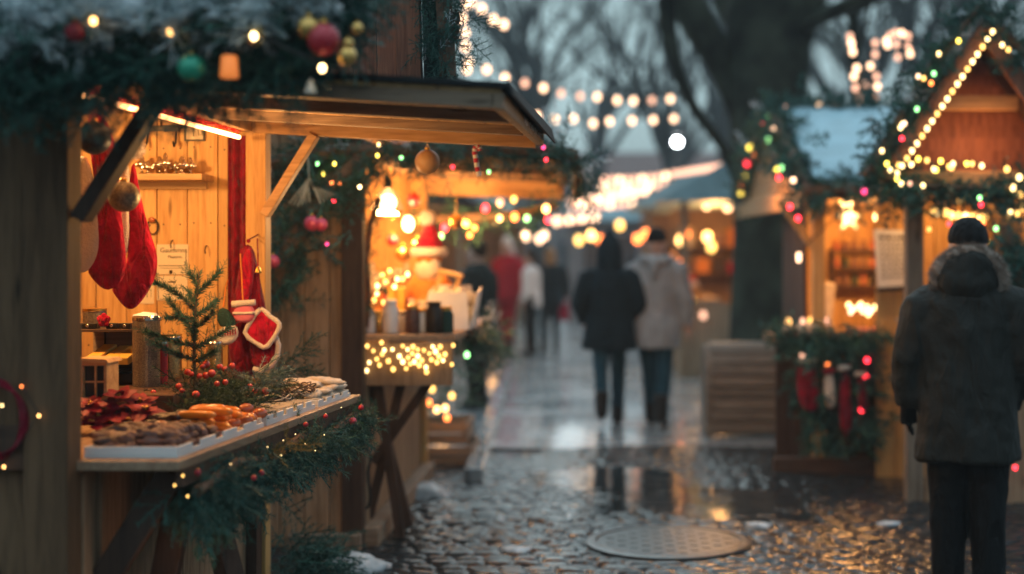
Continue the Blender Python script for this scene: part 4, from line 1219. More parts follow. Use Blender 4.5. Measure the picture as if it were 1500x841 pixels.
for lay, (nv, ny, z) in enumerate(((2, 13, .022), (2, 12, .040), (2, 10, .057))):
    for j in range(ny):
        for i in range(nv):
            y = 4.36 + (j + lay * .5) * .029 + g.uniform(-.003, .003); v = .105 + i * .128 + lay * .012 + g.uniform(-.006, .006)
            place(protos[k % 3], k, cpt(y, v, z + g.uniform(-.003, .005)), (g.uniform(-.5, .5), g.uniform(-.08, .08), g.uniform(-.13, .13) + .12), LT, 'pastry', 'chocolate twists in the near tray', g.uniform(.85, 1.1)); k += 1
for j in range(14):
    place(protos[3], k, cpt(4.74 + .024 * (j % 7) + g.uniform(-.01, .01), .19 + .06 * (j // 7) + g.uniform(-.02, .03), .028 + .022 * (j % 3)), (0, g.uniform(-.25, .25), g.uniform(-.7, .3)), 'darker chocolate stick behind the brown twists, before the sausages', 'pastry', 'dark chocolate sticks behind the twists'); k += 1
sp = lump_rod(.16, .0155, 14, .10, .012, 13, 3).build('sausage', 'sausage', None, smooth=True, pivot=(0, 0, 0))
for j in range(14):
    t = (j % 9) / 8
    place(sp, j, cpt(4.77 + t * .30 + g.uniform(-.006, .006), .145 + .02 * math.sin(j * 2.1) , .030 + (.026 if j % 2 else .0) + .012 * t + (.024 if j > 8 else 0)), (0, g.uniform(-.06, .06), -.30 + g.uniform(-.10, .10)), 'long glossy orange sausage laid side by side behind the chocolate twists', 'sausage', 'orange sausages in the near tray', g.uniform(.92, 1.12))
np_ = MB().ball((0, 0, 0), .022, 18, 12, (1.25, 1, .85)).build('brown_roll', 'nut', None, smooth=True, pivot=(0, 0, 0))
for j, (y, v, z, lab) in enumerate(((4.70, .232, .052, 'round brown roll at the left end of the sausages'), (5.16, .115, .058, 'round brown roll lying highest beside the fir bed'), (5.13, .055, .045, 'round brown roll at the tray rim nearest the pale cards'), (4.99, .055, .036, 'round brown roll at the tray rim in front of the sausages'), (4.93, .075, .034, 'round brown roll half under the front sausages'), (5.06, .065, .036, 'round brown roll between two rolls along the tray rim'))):
    place(np_, j, cpt(y, v, z), (g.uniform(0, 1), 0, g.uniform(0, 3)), lab, 'bread roll', 'brown rolls around the sausages', g.uniform(.85, 1.05))
# pale cards in tray B
cb = MB().box((-.045, -.008, 0), (.045, .008, .036)).build('pale_card', 'cookie', None, bevel=.003, pivot=(0, 0, 0))
for j in range(22):
    place(cb, j, cpt(5.155 + (j % 11) * .047, .085 + (j // 11) * .095, .0065), (g.uniform(-.35, -.1), 0, g.uniform(-.12, .12)), 'small pale wooden card standing in the middle white tray', 'card', 'pale cards in the middle tray')
# frosted biscuits at the far end
fb = MB().ball((0, 0, 0), .042, 18, 10, (1.2, .8, .32), jit=.25).build('frosted_biscuit', 'cookie', None, smooth=True, pivot=(0, 0, 0))
for j in range(20):
    place(fb, j, cpt(5.83 + (j % 5) * .085 + g.uniform(-.015, .015), .08 + (j // 5 % 2) * .095, .022 + (j // 10) * .026), (g.uniform(-.2, .2), g.uniform(-.2, .2), g.uniform(0, 3)), 'sugar frosted biscuit piled at the far end of the counter', 'biscuit', 'frosted biscuits at the far end')
ft = MB().ball((0, 0, 0), .055, 20, 10, (1.5, .9, .28), jit=.3).build('frosted_biscuit', 'cookie', None, smooth=True, pivot=(0, 0, 0))
for j, (y, v, z, lab) in enumerate(((5.98, .17, .078, 'large snowy biscuit topmost on the far pile'), (6.10, .11, .075, 'large snowy biscuit lying behind the topmost one'), (5.86, .20, .062, 'large snowy biscuit leaning toward the twig wreaths'))):
    place(ft, j, cpt(y, v, z), (g.uniform(-.1, .1), .1, g.uniform(-.3, .3)), lab, 'biscuit', 'frosted biscuits at the far end')
# twig wreaths
def wreath(label, c, r, n, seed, mat='twig'):
    g = random.Random(seed); m = MB(); f = MB()
    for i in range(n):
        rr = r * g.uniform(.75, 1.1); t0 = g.uniform(0, 6.28); ln = g.uniform(1.2, 3.2); tz = g.uniform(-.012, .02); e = g.uniform(-.12, .12)
        pts = [c + Vector((math.cos(t0 + ln * s) * rr * (1 + e), math.sin(t0 + ln * s) * rr, tz + .014 * math.sin(s * 5 + i))) for s in np.linspace(0, 1, 9)]
        (f if i % 4 == 0 else m).tube(pts, g.uniform(.0018, .0032), 5)
    root = thing('twig_wreath', label, 'wreath', c - Vector((0, 0, .015)), 'twig wreaths on the counter')
    m.build('twigs', mat, root, smooth=True); f.build('frosted_twigs', 'cookie', root, smooth=True)
wreath('brown twig wreath lying flat behind the pale cards', cpt(5.62, .20, .055), .09, 46, 1)
wreath('brown twig wreath tilted against the frosted biscuits', cpt(5.82, .15, .06), .075, 40, 2)
wreath('small twig wreath nearest the red velvet cloth', cpt(5.80, .29, .06), .085, 40, 3)

# fir bed with berries, and the little tree
T = Tri(); g2 = np.random.default_rng(5)
for i in range(120):
    y = g2.uniform(5.15, 5.75); v = g2.uniform(.20, .47) if y > 5.35 else g2.uniform(.14, .42); zz = .02 + .10 * g2.random() * (1 - abs((y - 5.45) / .4) ** 2)
    put_sprig(T, cpt(y, v, max(.02, zz)), (g2.normal(0, 1) + .5, g2.normal(0, 1) - .3, g2.uniform(-.05, .45)), g2.uniform(.75, 1.15), g=g2)
root = thing('fir_bed', 'heaped green fir twigs under the little fir tree on the counter', 'fir twigs', cpt(5.45, .3))
T.build('boughs', 'fir_warm', root)
T = Tri()
for i in range(9): put_sprig(T, at(g2.uniform(345, 385), g2.uniform(545, 572), 5.25) , (g2.uniform(.2, 1), g2.uniform(-.6, .2), g2.uniform(0, .5)), .9, g=g2)
T.build('frosted_boughs', foliage('fir_frosty', (.06, .13, .11), (.35, .46, .43)), root)
bp_ = MB().ball((0, 0, 0), .012, 14, 9).build('red_berry', 'berry', None, smooth=True, pivot=(0, 0, 0))
for j, (px, py, Y) in enumerate(((281, 548, 5.3), (292, 551, 5.3), (302, 550, 5.3), (310, 547, 5.3), (275, 545, 5.32), (297, 537, 5.4), (302, 534, 5.42), (267, 572, 5.25), (287, 578, 5.22), (330, 560, 5.3), (318, 562, 5.2), (366, 566, 5.3), (374, 572, 5.35), (389, 573, 5.5), (225, 575, 5.25), (262, 566, 5.3), (322, 538, 5.6), (330, 541, 5.6), (340, 536, 5.6))):
    place(bp_, j, at(px, py, Y), (0, 0, 0), 'small red berry resting among the fir twigs on the counter', 'berry', 'red berries in the fir bed', random.uniform(.8, 1.3))
TB = Vector((at(284, 0, 5.5).x, 5.5, ZC + .09))
root = thing('little_fir_tree', 'little dark fir tree standing upright in the fir bed', 'fir tree', TB - Vector((0, 0, .09)))
def bez(pts, n=10):
    P = [Vector(p) for p in pts]; out = []
    for t in np.linspace(0, 1, n):
        Q = P[:]
        while len(Q) > 1: Q = [a.lerp(b, t) for a, b in zip(Q, Q[1:])]
        out.append(Q[0])
    return out
stems = [bez([at(286, 575, 5.5), at(283, 520, 5.5), at(284, 460, 5.5), at(292, 398, 5.5)], 12)]
for (x0, y0, x1, y1, x2, y2, dy) in ((285, 455, 265, 425, 235, 413, -.05), (287, 432, 300, 418, 318, 398, 0.03), (284, 490, 262, 465, 240, 440, .05), (284, 505, 250, 500, 226, 482, -.08), (285, 480, 305, 470, 322, 455, -.06), (285, 510, 310, 498, 330, 480, .05), (285, 525, 262, 520, 246, 498, -.12),
                                     (286, 530, 310, 520, 328, 512, -.1), (288, 420, 283, 410, 275, 401, .02), (285, 470, 270, 462, 258, 465, -.1), (286, 462, 300, 455, 308, 440, .08), (284, 500, 295, 490, 302, 470, -.12), (286, 445, 275, 440, 268, 428, .07)):
    a, b, c = at(x0, y0, 5.5), at(x1, y1, 5.5), at(x2, y2, 5.5); b.y += dy * .6; c.y += dy * 1.3; stems.append(bez([a, b, c], 8))
m = MB()
for i, s in enumerate(stems): m.tube(s, [(.007 if i == 0 else .0035) * (1 - .6 * k / len(s)) for k in range(len(s))], 6)
m.build('trunk', 'twig', root, smooth=True)
V = []; n0 = 0; T = Tri(); g2 = np.random.default_rng(8)
for i, s in enumerate(stems):
    P = np.array([tuple(p) for p in s]); seg = np.diff(P, axis=0); ln = np.linalg.norm(seg, axis=1); n = int(ln.sum() * (2600 if i else 1800))
    kk = g2.integers(0, len(seg), n); p = P[kk] + seg[kk] * g2.random(n)[:, None]; ax = norm(seg[kk]); rnd = norm(g2.normal(size=(n, 3))); per = norm(np.cross(ax, rnd)); a = g2.uniform(.6, 1.1, n)[:, None]
    d = ax * np.cos(a) + per * np.sin(a); w = norm(np.cross(d, rnd)) * .0016; l = .028 * g2.uniform(.6, 1.15, n)[:, None]
    T.add(np.stack([p - w, p + w, p + d * l], 1).reshape(-1, 3), np.arange(n * 3).reshape(-1, 3))
for s in stems[1:]:
    for k in (2, 3, 4, 5, 6, 7):
        d = (s[-1] - s[0]).normalized(); put_sprig(T, s[k], (d.x + g2.normal(0, .5), d.y + g2.normal(0, .5), d.z + .2), .55 - .03 * k, g=g2)
T.build('needles', 'fir', root)

# ---------------------------------------------------------------- red pouches, mitten and pot holder at the far post
def cushion(outline, Y, mat, name, parent, th=.02, sub=1):
    P = [at(px, py, Y) for px, py in outline]; c = sum(P, Vector()) / len(P); n = len(P); vs = []
    lv = [(1, 0), (.9, .7), (.6, 1)]
    for sg in (1, -1):
        for s, d in (lv if sg == 1 else lv[1:]): vs += [c + (p - c) * s + Vector((0, -sg * th * d, 0)) for p in P]
    fs = []
    for A, B in ((0, 1), (1, 2)):
        for i in range(n): fs.append((A * n + i, A * n + (i + 1) % n, B * n + (i + 1) % n, B * n + i))
    fs.append(tuple(2 * n + i for i in range(n)))
    for A, B in ((0, 3), (3, 4)):
        for i in range(n): fs.append((A * n + (i + 1) % n, A * n + i, B * n + i, B * n + (i + 1) % n))
    fs.append(tuple(4 * n + i for i in reversed(range(n))))
    m = MB().add(vs, fs); o = m.build(name, mat, parent, smooth=True)
    if sub: sd = o.modifiers.new('s', 'SUBSURF'); sd.levels = sub; sd.render_levels = sub
    return o
def trim(pix, Y, r, parent, mat='fleece', closed=False, name='trim'):
    P = [at(px, py, Y) for px, py in pix]
    if closed: P.append(P[0])
    Q = []
    for a, b in zip(P, P[1:]): Q += [a.lerp(b, t) for t in (0, .5)]
    Q.append(P[-1]); m = MB(); m.tube(Q, [r * random.uniform(.85, 1.15) for _ in Q], 8); return m.build(name, mat, parent, smooth=True)
Yh = 6.12
root = thing('red_pouch', 'tall red cloth sack with bunched neck hanging from the far post', 'cloth bag', at(362, 545, Yh), 'red hanging cloth goods')
cushion([(353, 360), (363, 352), (374, 362), (378, 395), (386, 430), (394, 470), (398, 520), (392, 548), (365, 555), (338, 548), (333, 520), (336, 470), (343, 430), (350, 395)], Yh + .04, 'red_dark', 'sack', root, .035)
cushion([(357, 366), (366, 360), (372, 372), (373, 400), (368, 440), (360, 452), (354, 430), (353, 395)], Yh, 'red_felt', 'fold', root, .018)
m = MB(); m.ball(at(364, 353, Yh), .009, 12, 8, (1, .8, 1)); m.build('clip', 'red_dark', root, smooth=True)
m = MB(); m.tube([at(363, 352, Yh), (at(363, 352, Yh).x, 6.3, 1.68)], .003, 6); m.build('loop', 'red_dark', root)
root = thing('pot_holder', 'square red pot holder with white fleece edging hung by one corner', 'pot holder', at(385, 508, Yh - .06), 'red hanging cloth goods')
sq = [(382, 452), (388, 456), (396, 464), (405, 470), (409, 474), (409, 480), (402, 494), (392, 507), (386, 509), (376, 503), (364, 495), (359, 487), (363, 478), (373, 462)]
cushion(sq, Yh - .06, 'red_felt', 'pad', root, .012); trim(sq, Yh - .065, .0105, root, closed=True)
m = MB(); m.tube([at(382, 452, Yh - .06), at(379, 395, Yh - .02)], .003, 6); m.build('loop', 'red_dark', root)
root = thing('red_mitten', 'rounded red oven mitt with broad white edge below the pot holder', 'mitten', at(380, 542, Yh - .03), 'red hanging cloth goods')
mt_ = [(366, 480), (385, 478), (400, 488), (408, 505), (406, 522), (397, 535), (383, 543), (370, 540), (364, 520)]
cushion(mt_, Yh - .02, 'red_dark', 'palm', root, .018); trim([(402, 490), (408, 505), (406, 522), (397, 535), (383, 543), (371, 541)], Yh - .03, .012, root)
m = MB(); m.tube([at(384, 480, Yh - .02), at(376, 400, Yh)], .003, 6); m.build('loop', 'red_dark', root)
root = thing('striped_mitten', 'small pink and white striped knit pouch in front of the red sack', 'mitten', at(357, 472, Yh - .07), 'red hanging cloth goods')
cushion([(340, 444), (374, 442), (376, 468), (366, 473), (350, 473), (341, 468)], Yh - .07, 'stripe_pink', 'pouch', root, .022); trim([(340, 446), (357, 444), (374, 443)], Yh - .085, .013, root, name='cuff'); trim([(341, 459), (358, 459), (374, 458)], Yh - .092, .006, root, name='stripe'); 
m = MB(); m.tube([at(356, 443, Yh - .07), at(354, 402, Yh - .03), at(352, 372, Yh)], .003, 6); m.build('loop', 'orange_cloth', root)
root = thing('dark_mitten', 'dark green mitten with white cuff and red stitches beside the fir tree', 'mitten', at(331, 506, Yh - .08), 'red hanging cloth goods')
cushion([(316, 455), (326, 448), (337, 455), (346, 470), (348, 480), (318, 484)], Yh - .08, 'net_bag', 'hand', root, .022)
cushion([(315, 482), (340, 474), (350, 478), (350, 494), (342, 504), (326, 508), (316, 502)], Yh - .09, 'fleece', 'cuff', root, .026)
m = MB()
for k in range(7):
    a = at(322 + k * 3.8, 484 - k * .5, Yh - .119); m.beam(a, a + Vector((.001, 0, -.026)), .006, .004)
m.build('stitches', 'red_felt', root)
m = MB(); m.tube([at(327, 450, Yh - .08), at(331, 420, Yh - .02), at(334, 410, YW - .02)], .0035, 6); m.build('loop', 'orange_cloth', root)
root = thing('gold_ribbon_bell', 'tiny gold bell with ribbon hanging against the far post', 'bell', at(377, 392, Yh - .02))
p = at(378, 400, Yh - .05); m = MB(); m.lathe([(.017, 0), (.013, .008), (.010, .022), (.004, .03)], p, 14); m.build('bell', 'gold', root, smooth=True)
m = MB(); m.tube([p + Vector((0, 0, .03)), at(378, 372, Yh - .05), at(377, 350, 6.29)], .003, 6); m.build('ribbon', 'red_dark', root)
# red velvet cloth bunched on the counter
m = MB(); c = cpt(6.02, .33, .0)
for i in range(11): m.ball(c + Vector((random.uniform(-.15, .12), random.uniform(-.13, .12), .02)), random.uniform(.05, .075), 16, 10, (1.2, 1, .6), jit=.4)
me = remesh(m, .008, 5); finish_o = bpy.data.objects.new('velvet_cloth', me); COL.objects.link(finish_o); me.materials.append(M['red_felt']); me.polygons.foreach_set('use_smooth', np.ones(len(me.polygons), dtype=bool)); tag(finish_o, 'bunched red velvet cloth under the hanging mittens', 'cloth')

# ================================================================== garlands and ornaments on the nearest stall
def gar_top():
    pts = [at(-60, 75, 3.9), at(60, 72, 3.9), at(200, 66, 3.9), at(330, 60, 3.9), at(430, 46, 3.92), at(490, 14, 3.95), at(530, -22, 4.0)]
    root = garland('thick dark fir garland dusted with snow along the nearest roof edge', pts, 330, .085, 1.0, .35, 'fir', COARSE, 0)
    T = Tri(); S = Tri(); g = np.random.default_rng(77)
    for p, ax, t in along(pts, 300, g):        # lower fringe, thinning towards the right
        w = 1.0 if t < .62 else max(.15, 1 - (t - .62) * 2.4)
        put_sprig(T, p + np.array([0, g.normal(0, .05), -g.uniform(.0, .15) * w]), (g.normal(0, .6), g.normal(0, .5) - .2, -.6), g.uniform(.7, 1.1), protos=COARSE, g=g)
    for p, ax, t in along(pts, 520, g):
        put_sprig(T if g.random() < .15 else S, p + np.array([0, g.normal(-.09, .06), g.uniform(.01, .17)]), (g.normal(0, 1), g.normal(0, .8) - .2, g.uniform(-.6, .3)), g.uniform(.6, 1.05), protos=BIGN, g=g)
    T.build('lower_boughs', 'fir', root); S.build('snow_boughs', snowy('snowy_fir', (.40, .50, .52), (.82, .87, .89)), root)
    m = MB()
    for p, ax, t in along(pts, 150, g):
        if t > .90: continue
        c = Vector(p) + Vector((0, -.10 + g.normal(0, .03), g.uniform(.035, .15))); m.ball(c, g.uniform(.012, .030), 12, 8, (g.uniform(1.2, 2.2), 1, g.uniform(.35, .7)), Matrix.Rotation(g.normal(0, .5), 3, 'Y'), jit=.6)
    m.build('snow_clumps', 'snow', root, smooth=True)
gar_top()
# hanging sprig over the hatch edge
root = thing('fir_sprig', 'single fir sprig dangling over the hatch edge beside the little bell', 'fir sprig', at(432, 190, 3.86))
T = Tri(); g = np.random.default_rng(3)
for px, py in ((428, 118), (432, 135), (436, 150), (426, 130), (440, 128)): put_sprig(T, at(px, py, 3.86), (g.normal(0, .15), 0, -1), .6, protos=COARSE, g=g)
T.build('needles', 'fir', root)
YB = 3.72
for px, py, r, mt, lab in ((110, 46, .027, 'ball_red', 'small red ball at the left of the snowy roof garland'), (280, 100, .036, 'ball_green', 'shiny green ball under the snowy roof garland'), (452, 41, .031, 'ball_gold', 'golden ball overlapping the big red ball on the roof garland'),
                           (474, 58, .043, 'ball_red', 'biggest red ball on the roof garland beside a golden ball'), (508, 82, .026, 'ball_gold', 'lower golden ball at the right end of the roof garland'), (523, 42, .016, 'ball_gold', 'small gold ball high at the right end of the roof garland'),
                           (510, 64, .015, 'ball_gold', 'tiny gold ball just above the lower golden ball'), (137, 30, .022, 'ball_gold', 'dull gold ball behind a small light, next to the left red ball'), (374, 52, .030, 'ball_gold', 'olive gold ball with a bright bulb glowing before it')):
    bauble(lab, at(px, py, YB + (.03 if px in (137, 374) else 0)), r, mt, 'baubles on the nearest roof garland')
root = thing('orange_lantern', 'little orange glowing paper lantern under the roof garland', 'lantern', at(336, 114, YB))
p = at(336, 114, YB); m = MB(); m.lathe([(.022, 0), (.024, .004), (.020, .055), (.016, .058)], p, 16); m.build('shade', emis('lantern_glow', (1, .25, .05), .55), root, smooth=True)
m = MB(); m.lathe([(.017, .058), (.019, .066), (.004, .07)], p, 14); m.tube([p + Vector((0, 0, .07)), p + Vector((0, 0, .10))], .002, 5); m.build('cap', 'iron', root)
p = at(455, 137, YB); root = thing('small_bell', 'small cream bell hanging over the hatch edge below a bulb', 'bell', p)
m = MB(); m.lathe([(.017, 0), (.016, .004), (.011, .014), (.008, .026), (.003, .036)], p, 16); m.build('cup', 'cookie', root, smooth=True); m = MB(); m.ball(p, .005, 8, 6); m.build('clapper', 'gold', root, smooth=True)
light_string('warm bulbs set along the snowy roof garland', [at(137, 31, YB - .03), at(250, 46, YB + .06), at(372, 53, YB - .04), at(472, 100, YB - .02)], .0085, ['lamp_warm', 'lamp_warm', 'lamp_white', 'lamp_white'])

# garland down the steep gable edge, with cones
pts = [at(656, 112, 5.44), at(655, 80, 5.44), at(653, 40, 5.44), at(650, -5, 5.44), at(644, -60, 5.44)]
garland('dark fir garland hanging down the steep gable edge with cones', pts, 190, .10, .62, .3, 'fir', None, 14)
def cone(label, p, L=.055):
    root = thing('pine_cone', label, 'pine cone', p - Vector((0, 0, L / 2)), 'pine cones on the gable garland')
    m = MB(); m.ball(p, L * .4, 12, 8, (.75, .75, 1.25)); m.build('core', 'twig', root, smooth=True)
    m = MB()
    for i in range(46):
        z = 1 - 2 * (i + .5) / 46; t = i * 2.4; rr = math.sqrt(1 - z * z); d = Vector((math.cos(t) * rr, math.sin(t) * rr, z * .5)).normalized(); b = p + Vector((math.cos(t) * rr * L * .28, math.sin(t) * rr * L * .28, z * L * .5)); s = d.cross(Vector((0, 0, 1))).normalized()
        m.add([b - s * L * .06, b + s * L * .06, b + d * L * .22 + s * L * .09 - Vector((0, 0, L * .05)), b + d * L * .22 - s * L * .09 - Vector((0, 0, L * .05))], [(0, 1, 2, 3)])
    m.build('scales', 'twig', root)
cone('upper pine cone at the outer edge of the gable garland', at(668, 27, 5.42)); cone('lower pine cone at the outer edge of the gable garland', at(667, 48, 5.42)); 

# garland along the counter front
pts = [Vector((edge_x(y) + .015, y, ZC - .09 - .02 * math.sin(y * 9))) for y in np.linspace(4.36, 6.30, 12)]
root = garland('bushy fir garland with tiny lights hanging along the counter front', pts, 240, .05, .95, .75, 'fir', None, 0, tilt=.8)
T = Tri(); g = np.random.default_rng(12)
for i in range(190):
    y = 4.40 + 1.9 * g.random() ** 1.4; dz = .02 + g.random() * (.10 if y < 4.9 else .09)
    put_sprig(T, (edge_x(y) - g.uniform(-.03, .12), y, ZC - .06 - dz), (g.normal(.25, .6), g.normal(0, .8), -.6), g.uniform(.7, 1.15), g=g)
for i in range(26):      # the drooping tuft by the struts
    y = g.uniform(4.5, 4.95); put_sprig(T, (edge_x(y) - g.uniform(-.02, .10), y, ZC - .10 - g.uniform(.04, .14)), (g.normal(.25, .4), g.normal(0, .5), -.8), g.uniform(.8, 1.1), g=g)
T.build('hanging_boughs', 'fir', root)
lamp_point('garland_fill', (-1.30, 4.42, .62), 0.4, (1, .5, .2), .05)  # added fill for the front wall, standing in for the garland's amber lights
root = thing('moss_tuft', 'yellow green gilded tuft in the middle of the counter garland', 'ornament', at(425, 660, 5.0)); T = Tri()
for i in range(14): put_sprig(T, at(425 + g.normal(0, 14), 655 + g.normal(0, 8), 5.02), (g.normal(.3, .7), -.8, g.normal(0, .6)), .5, g=g)
T.build('strands', foliage('gilded', (.12, .09, .02), (.42, .33, .10)), root)
for i, (px, py, Y, r, mt, lab) in enumerate(((517, 617, 5.95, .016, 'ball_pink', 'crimson berry ball near the far end of the counter garland'), (372, 700, 4.55, .009, 'ball_red', 'small red ball low on the counter garland near the struts'), (448, 622, 5.3, .010, 'ball_red', 'small red ball just under the counter edge mid garland'), (477, 610, 5.6, .010, 'ball_red', 'small red ball under the far half of the counter edge'),
                                             (290, 692, 4.35, .010, 'ball_red', 'small red ball at the near corner of the counter garland'), (383, 693, 4.75, .010, 'ball_red', 'small red ball beside a spark of light on the garland'), (529, 597, 6.0, .012, 'ball_red', 'red ball at the tip of the counter garland'))):
    bauble(lab, at(px, py, Y), r, mt, 'berry balls in the counter garland')
light_string('small amber lights at the near end of the counter garland', [at(268, 697, 4.3), at(256, 711, 4.3), at(275, 727, 4.3)], .0032, 'bulb_fairy', False)
light_string('pin point white lights sprinkled through the counter garland', [at(x, y, Y) for x, y, Y in ((338, 680, 4.45), (412, 667, 4.75), (433, 636, 5.1), (475, 637, 5.4), (462, 660, 5.2), (500, 597, 5.85), (392, 655, 4.8), (447, 650, 5.1), (415, 645, 5.0))], .0014, 'bulb_fairy_pale', False)
# loop of red wire and amber lights on the near side wall
root = thing('cable_coil', 'coil of dark red cable hung on the nearest stall side wall', 'cable', at(8, 640, 4.2)); c = at(-6, 615, 4.20); m = MB()
for k in range(4): m.tube([c + Vector((math.sin(t) * (.075 + k * .008), -.004 * k, math.cos(t) * (.12 - k * .006))) for t in np.linspace(0, 6.28, 25)], .0045, 6)
m.build('loops', 'red_dark', root, smooth=True)
light_string('amber fairy lights on the side wall by the red cable', [at(32, 566, 4.18), at(57, 609, 4.17), at(6, 684, 4.18), at(3, 594, 4.17)], .0034, ['bulb_orange', 'lamp_warm', 'lamp_warm', 'bulb_fairy_pale'], True, cordr=.0016)

# things hanging under the far edge of the hatch
YF = 6.30
bauble('pale wooden ball hanging from the hatch beam', at(626, 237, YF), .055, 'ball_wood', None, hook=.03)
root = thing('candy_cane', 'striped red and white candy cane hanging from the hatch beam', 'candy cane', at(700, 258, YF))
P = [at(x, y, YF) for x, y in ((702, 258), (699, 245), (697, 232), (695, 222), (697, 215), (702, 216), (703, 221))]
m = MB(); w_ = MB()
Q = []
for a, b in zip(P, P[1:]): Q += [a.lerp(b, t) for t in (0, .25, .5, .75)]
Q.append(P[-1])
for i in range(0, len(Q) - 1): (m if (i // 2) % 2 else w_).tube([Q[i], Q[i + 1]], .0115, 10, cap=True)
m.build('red_stripes', 'red_gloss', root, smooth=True); w_.build('white_stripes', 'white', root, smooth=True)
m = MB(); m.tube([at(697, 215, YF), at(698, 207, YF)], .0015, 5); m.build('loop', 'iron', root)
# fir cuttings on the ground past the nearest stall
T = Tri(); g = np.random.default_rng(14)
for i in range(75):
    a = g.random(); y = 6.55 + .35 * g.random(); x = -1.60 + .26 * a + g.normal(0, .03); z = g.random() ** 1.4 * (.40 - .36 * a)
    put_sprig(T, (x, y, max(.02, z)), (g.normal(.6, .7), g.normal(-.2, .6), g.uniform(-.35, .25)), g.uniform(1.1, 1.7), g=g)
T.build('fir_cuttings', 'fir', None, label='heap of cut fir branches leaning on the ground behind the nearest stall', cat='fir branches')
root = thing('cut_fir_branch', 'long fir branch sticking out beyond the far counter end', 'fir branch', at(400, 545, 6.45)); T = Tri()
for k in range(9): put_sprig(T, at(398 + 6 * k, 545 - 5 * k, 6.45), (1, 0, .35 + g.normal(0, .3)), .75, g=g)
for k in range(8): put_sprig(T, at(405 + 6 * k, 548 - k, 6.45), (1, 0, .0 + g.normal(0, .2)), .7, g=g)
T.build('needles', 'fir', root)

# ================================================================== second stall on the left
S2 = thing('market_stall', 'second stall on the left with plank side wall and net of golden lights', 'market stall', (-2.2, 9.0, -0.05))
m = MB(); planks(m, (-3.30, 7.74, 0), (1, 0, 0), 14, 0.135, -0.05, 2.35, .024, (0, -1, 0)); m.build('side_wall', 'wood_wall', S2, bevel=.003)
m = MB(); m.box((-3.3, 7.745, -.05), (-1.42, 7.765, 2.35)); m.build('wall_lining', 'wood_int_x', S2)
m = MB(); m.box((-1.475, 7.68, -.05), (-1.36, 7.78, 2.25)); m.build('post', 'wood_dark', S2, bevel=.005)
m = MB(); m.box((-1.44, 10.12, -.05), (-1.34, 10.22, 2.2)); m.build('post', 'wood_int', S2, bevel=.005)
m = MB(); m.box((-1.75, 7.60, .0), (-1.36, 7.675, .09)); m.build('base_rail', 'wood_post', S2, bevel=.006)
m = MB(); m.beam((-1.33, 7.75, .04), (-1.33, 10.2, .04), .09, .12); m.build('base_rail', 'wood_grey', S2, bevel=.006)
m = MB(); planks(m, (-1.40, 7.79, 0), (0, 1, 0), 17, .137, .0, 1.05, .022, (1, 0, 0)); m.build('front_wall', 'wood_wall', S2, bevel=.003)
m = MB(); planks(m, (-3.3, 10.22, 0), (1, 0, 0), 14, .137, -.05, 2.5, .022, (0, -1, 0)); m.build('inner_wall', 'wood_int', S2, bevel=.003)
m = MB(); m.box((-3.3, 10.225, -.05), (-1.36, 10.25, 2.5)); m.build('outer_wall', 'wood_wall', S2)
m = MB(); m.box((-3.33, 7.75, -.05), (-3.305, 10.25, 2.5)); m.build('back_wall', 'wood_int', S2)
m = MB(); m.box((-3.4, 7.7, 2.36), (-1.36, 10.3, 2.40)); m.build('ceiling', 'wood_int_y', S2)
m = MB(); m.prism([(-3.5, 7.6, 2.40), (-1.30, 7.6, 2.40), (-2.4, 7.6, 3.2)], (0, 2.8, 0)); m.build('roof', 'felt', S2)
m = MB(); m.box((-1.45, 7.79, 2.14), (-1.37, 10.1, 2.22)); m.build('header_beam', 'wood_int_y', S2, bevel=.004)
m = MB(); m.prism([(-2.2, 7.80, 1.105), (-.885, 7.95, 1.105), (-.86, 9.9, 1.105), (-2.2, 10.0, 1.105)], (0, 0, .035)); m.build('counter', 'wood_counter', S2, bevel=.004)
m = MB(); m.box((-1.42, 7.90, .86), (-.90, 7.93, 1.10)); m.build('counter_panel', 'wood_wall', S2, bevel=.003)
for a, b in (((-1.33, 8.0, .86), (-1.20, 8.0, -.02)), ((-1.05, 8.02, .86), (-1.36, 8.02, .42)), ((-1.38, 8.05, .9), (-1.16, 8.05, .05)), ((-1.20, 8.04, .88), (-1.40, 8.04, .05))):
    m = MB(); m.beam(a, b, .05, .05, (0, 1, 0)); m.build('trestle_leg', 'wood_dark', S2, bevel=.004)
hatch(S2, Vector((-1.36, 8.0, 2.14)), Vector((-1.36, 10.2, 2.12)), Vector((-.30, 8.0, 2.09)), Vector((-.36, 10.2, 2.08)), 2, 'wood_beam', 7, False)
m = MB(); m.beam((-1.36, 10.16, 2.10), (-.36, 10.16, 2.06), .035, .17, (0, 0, 1)); m.build('fascia', 'wood_beam', S2, bevel=.004)
root = thing('pendant_lamp', 'bright bulb in a clear glass bell shade under the second stall roof', 'lamp', at(568, 314, 8.4)); p = at(568, 300, 8.4)
m = MB(); m.ball(p, .034, 16, 12, (1, 1, 1.5)); m.build('bulb', 'lamp_white', root, smooth=True)
m = MB(); m.lathe([(.105, -.06), (.085, .0), (.05, .07), (.022, .10)], p, 20); m.f = m.f[:-2]
sh = m.build('shade', 'glass', root, smooth=True)
m = MB(); m.lathe([(.022, .10), (.024, .15), (.01, .17)], p, 12); m.tube([p + Vector((0, 0, .17)), Vector((p.x, p.y, 2.12))], .005, 6); m.build('cord', 'iron', root)
root = thing('bare_bulb', 'naked glowing bulb hanging right of the glass bell lamp', 'lamp', at(598, 340, 9.0)); p = at(598, 328, 9.0)
m = MB(); m.ball(p, .036, 16, 12, (1, 1, 1.4)); m.build('bulb', 'lamp_white', root, smooth=True); m = MB(); m.tube([p + Vector((0, 0, .04)), Vector((p.x, p.y, 2.1))], .004, 6); m.build('cord', 'iron', root)
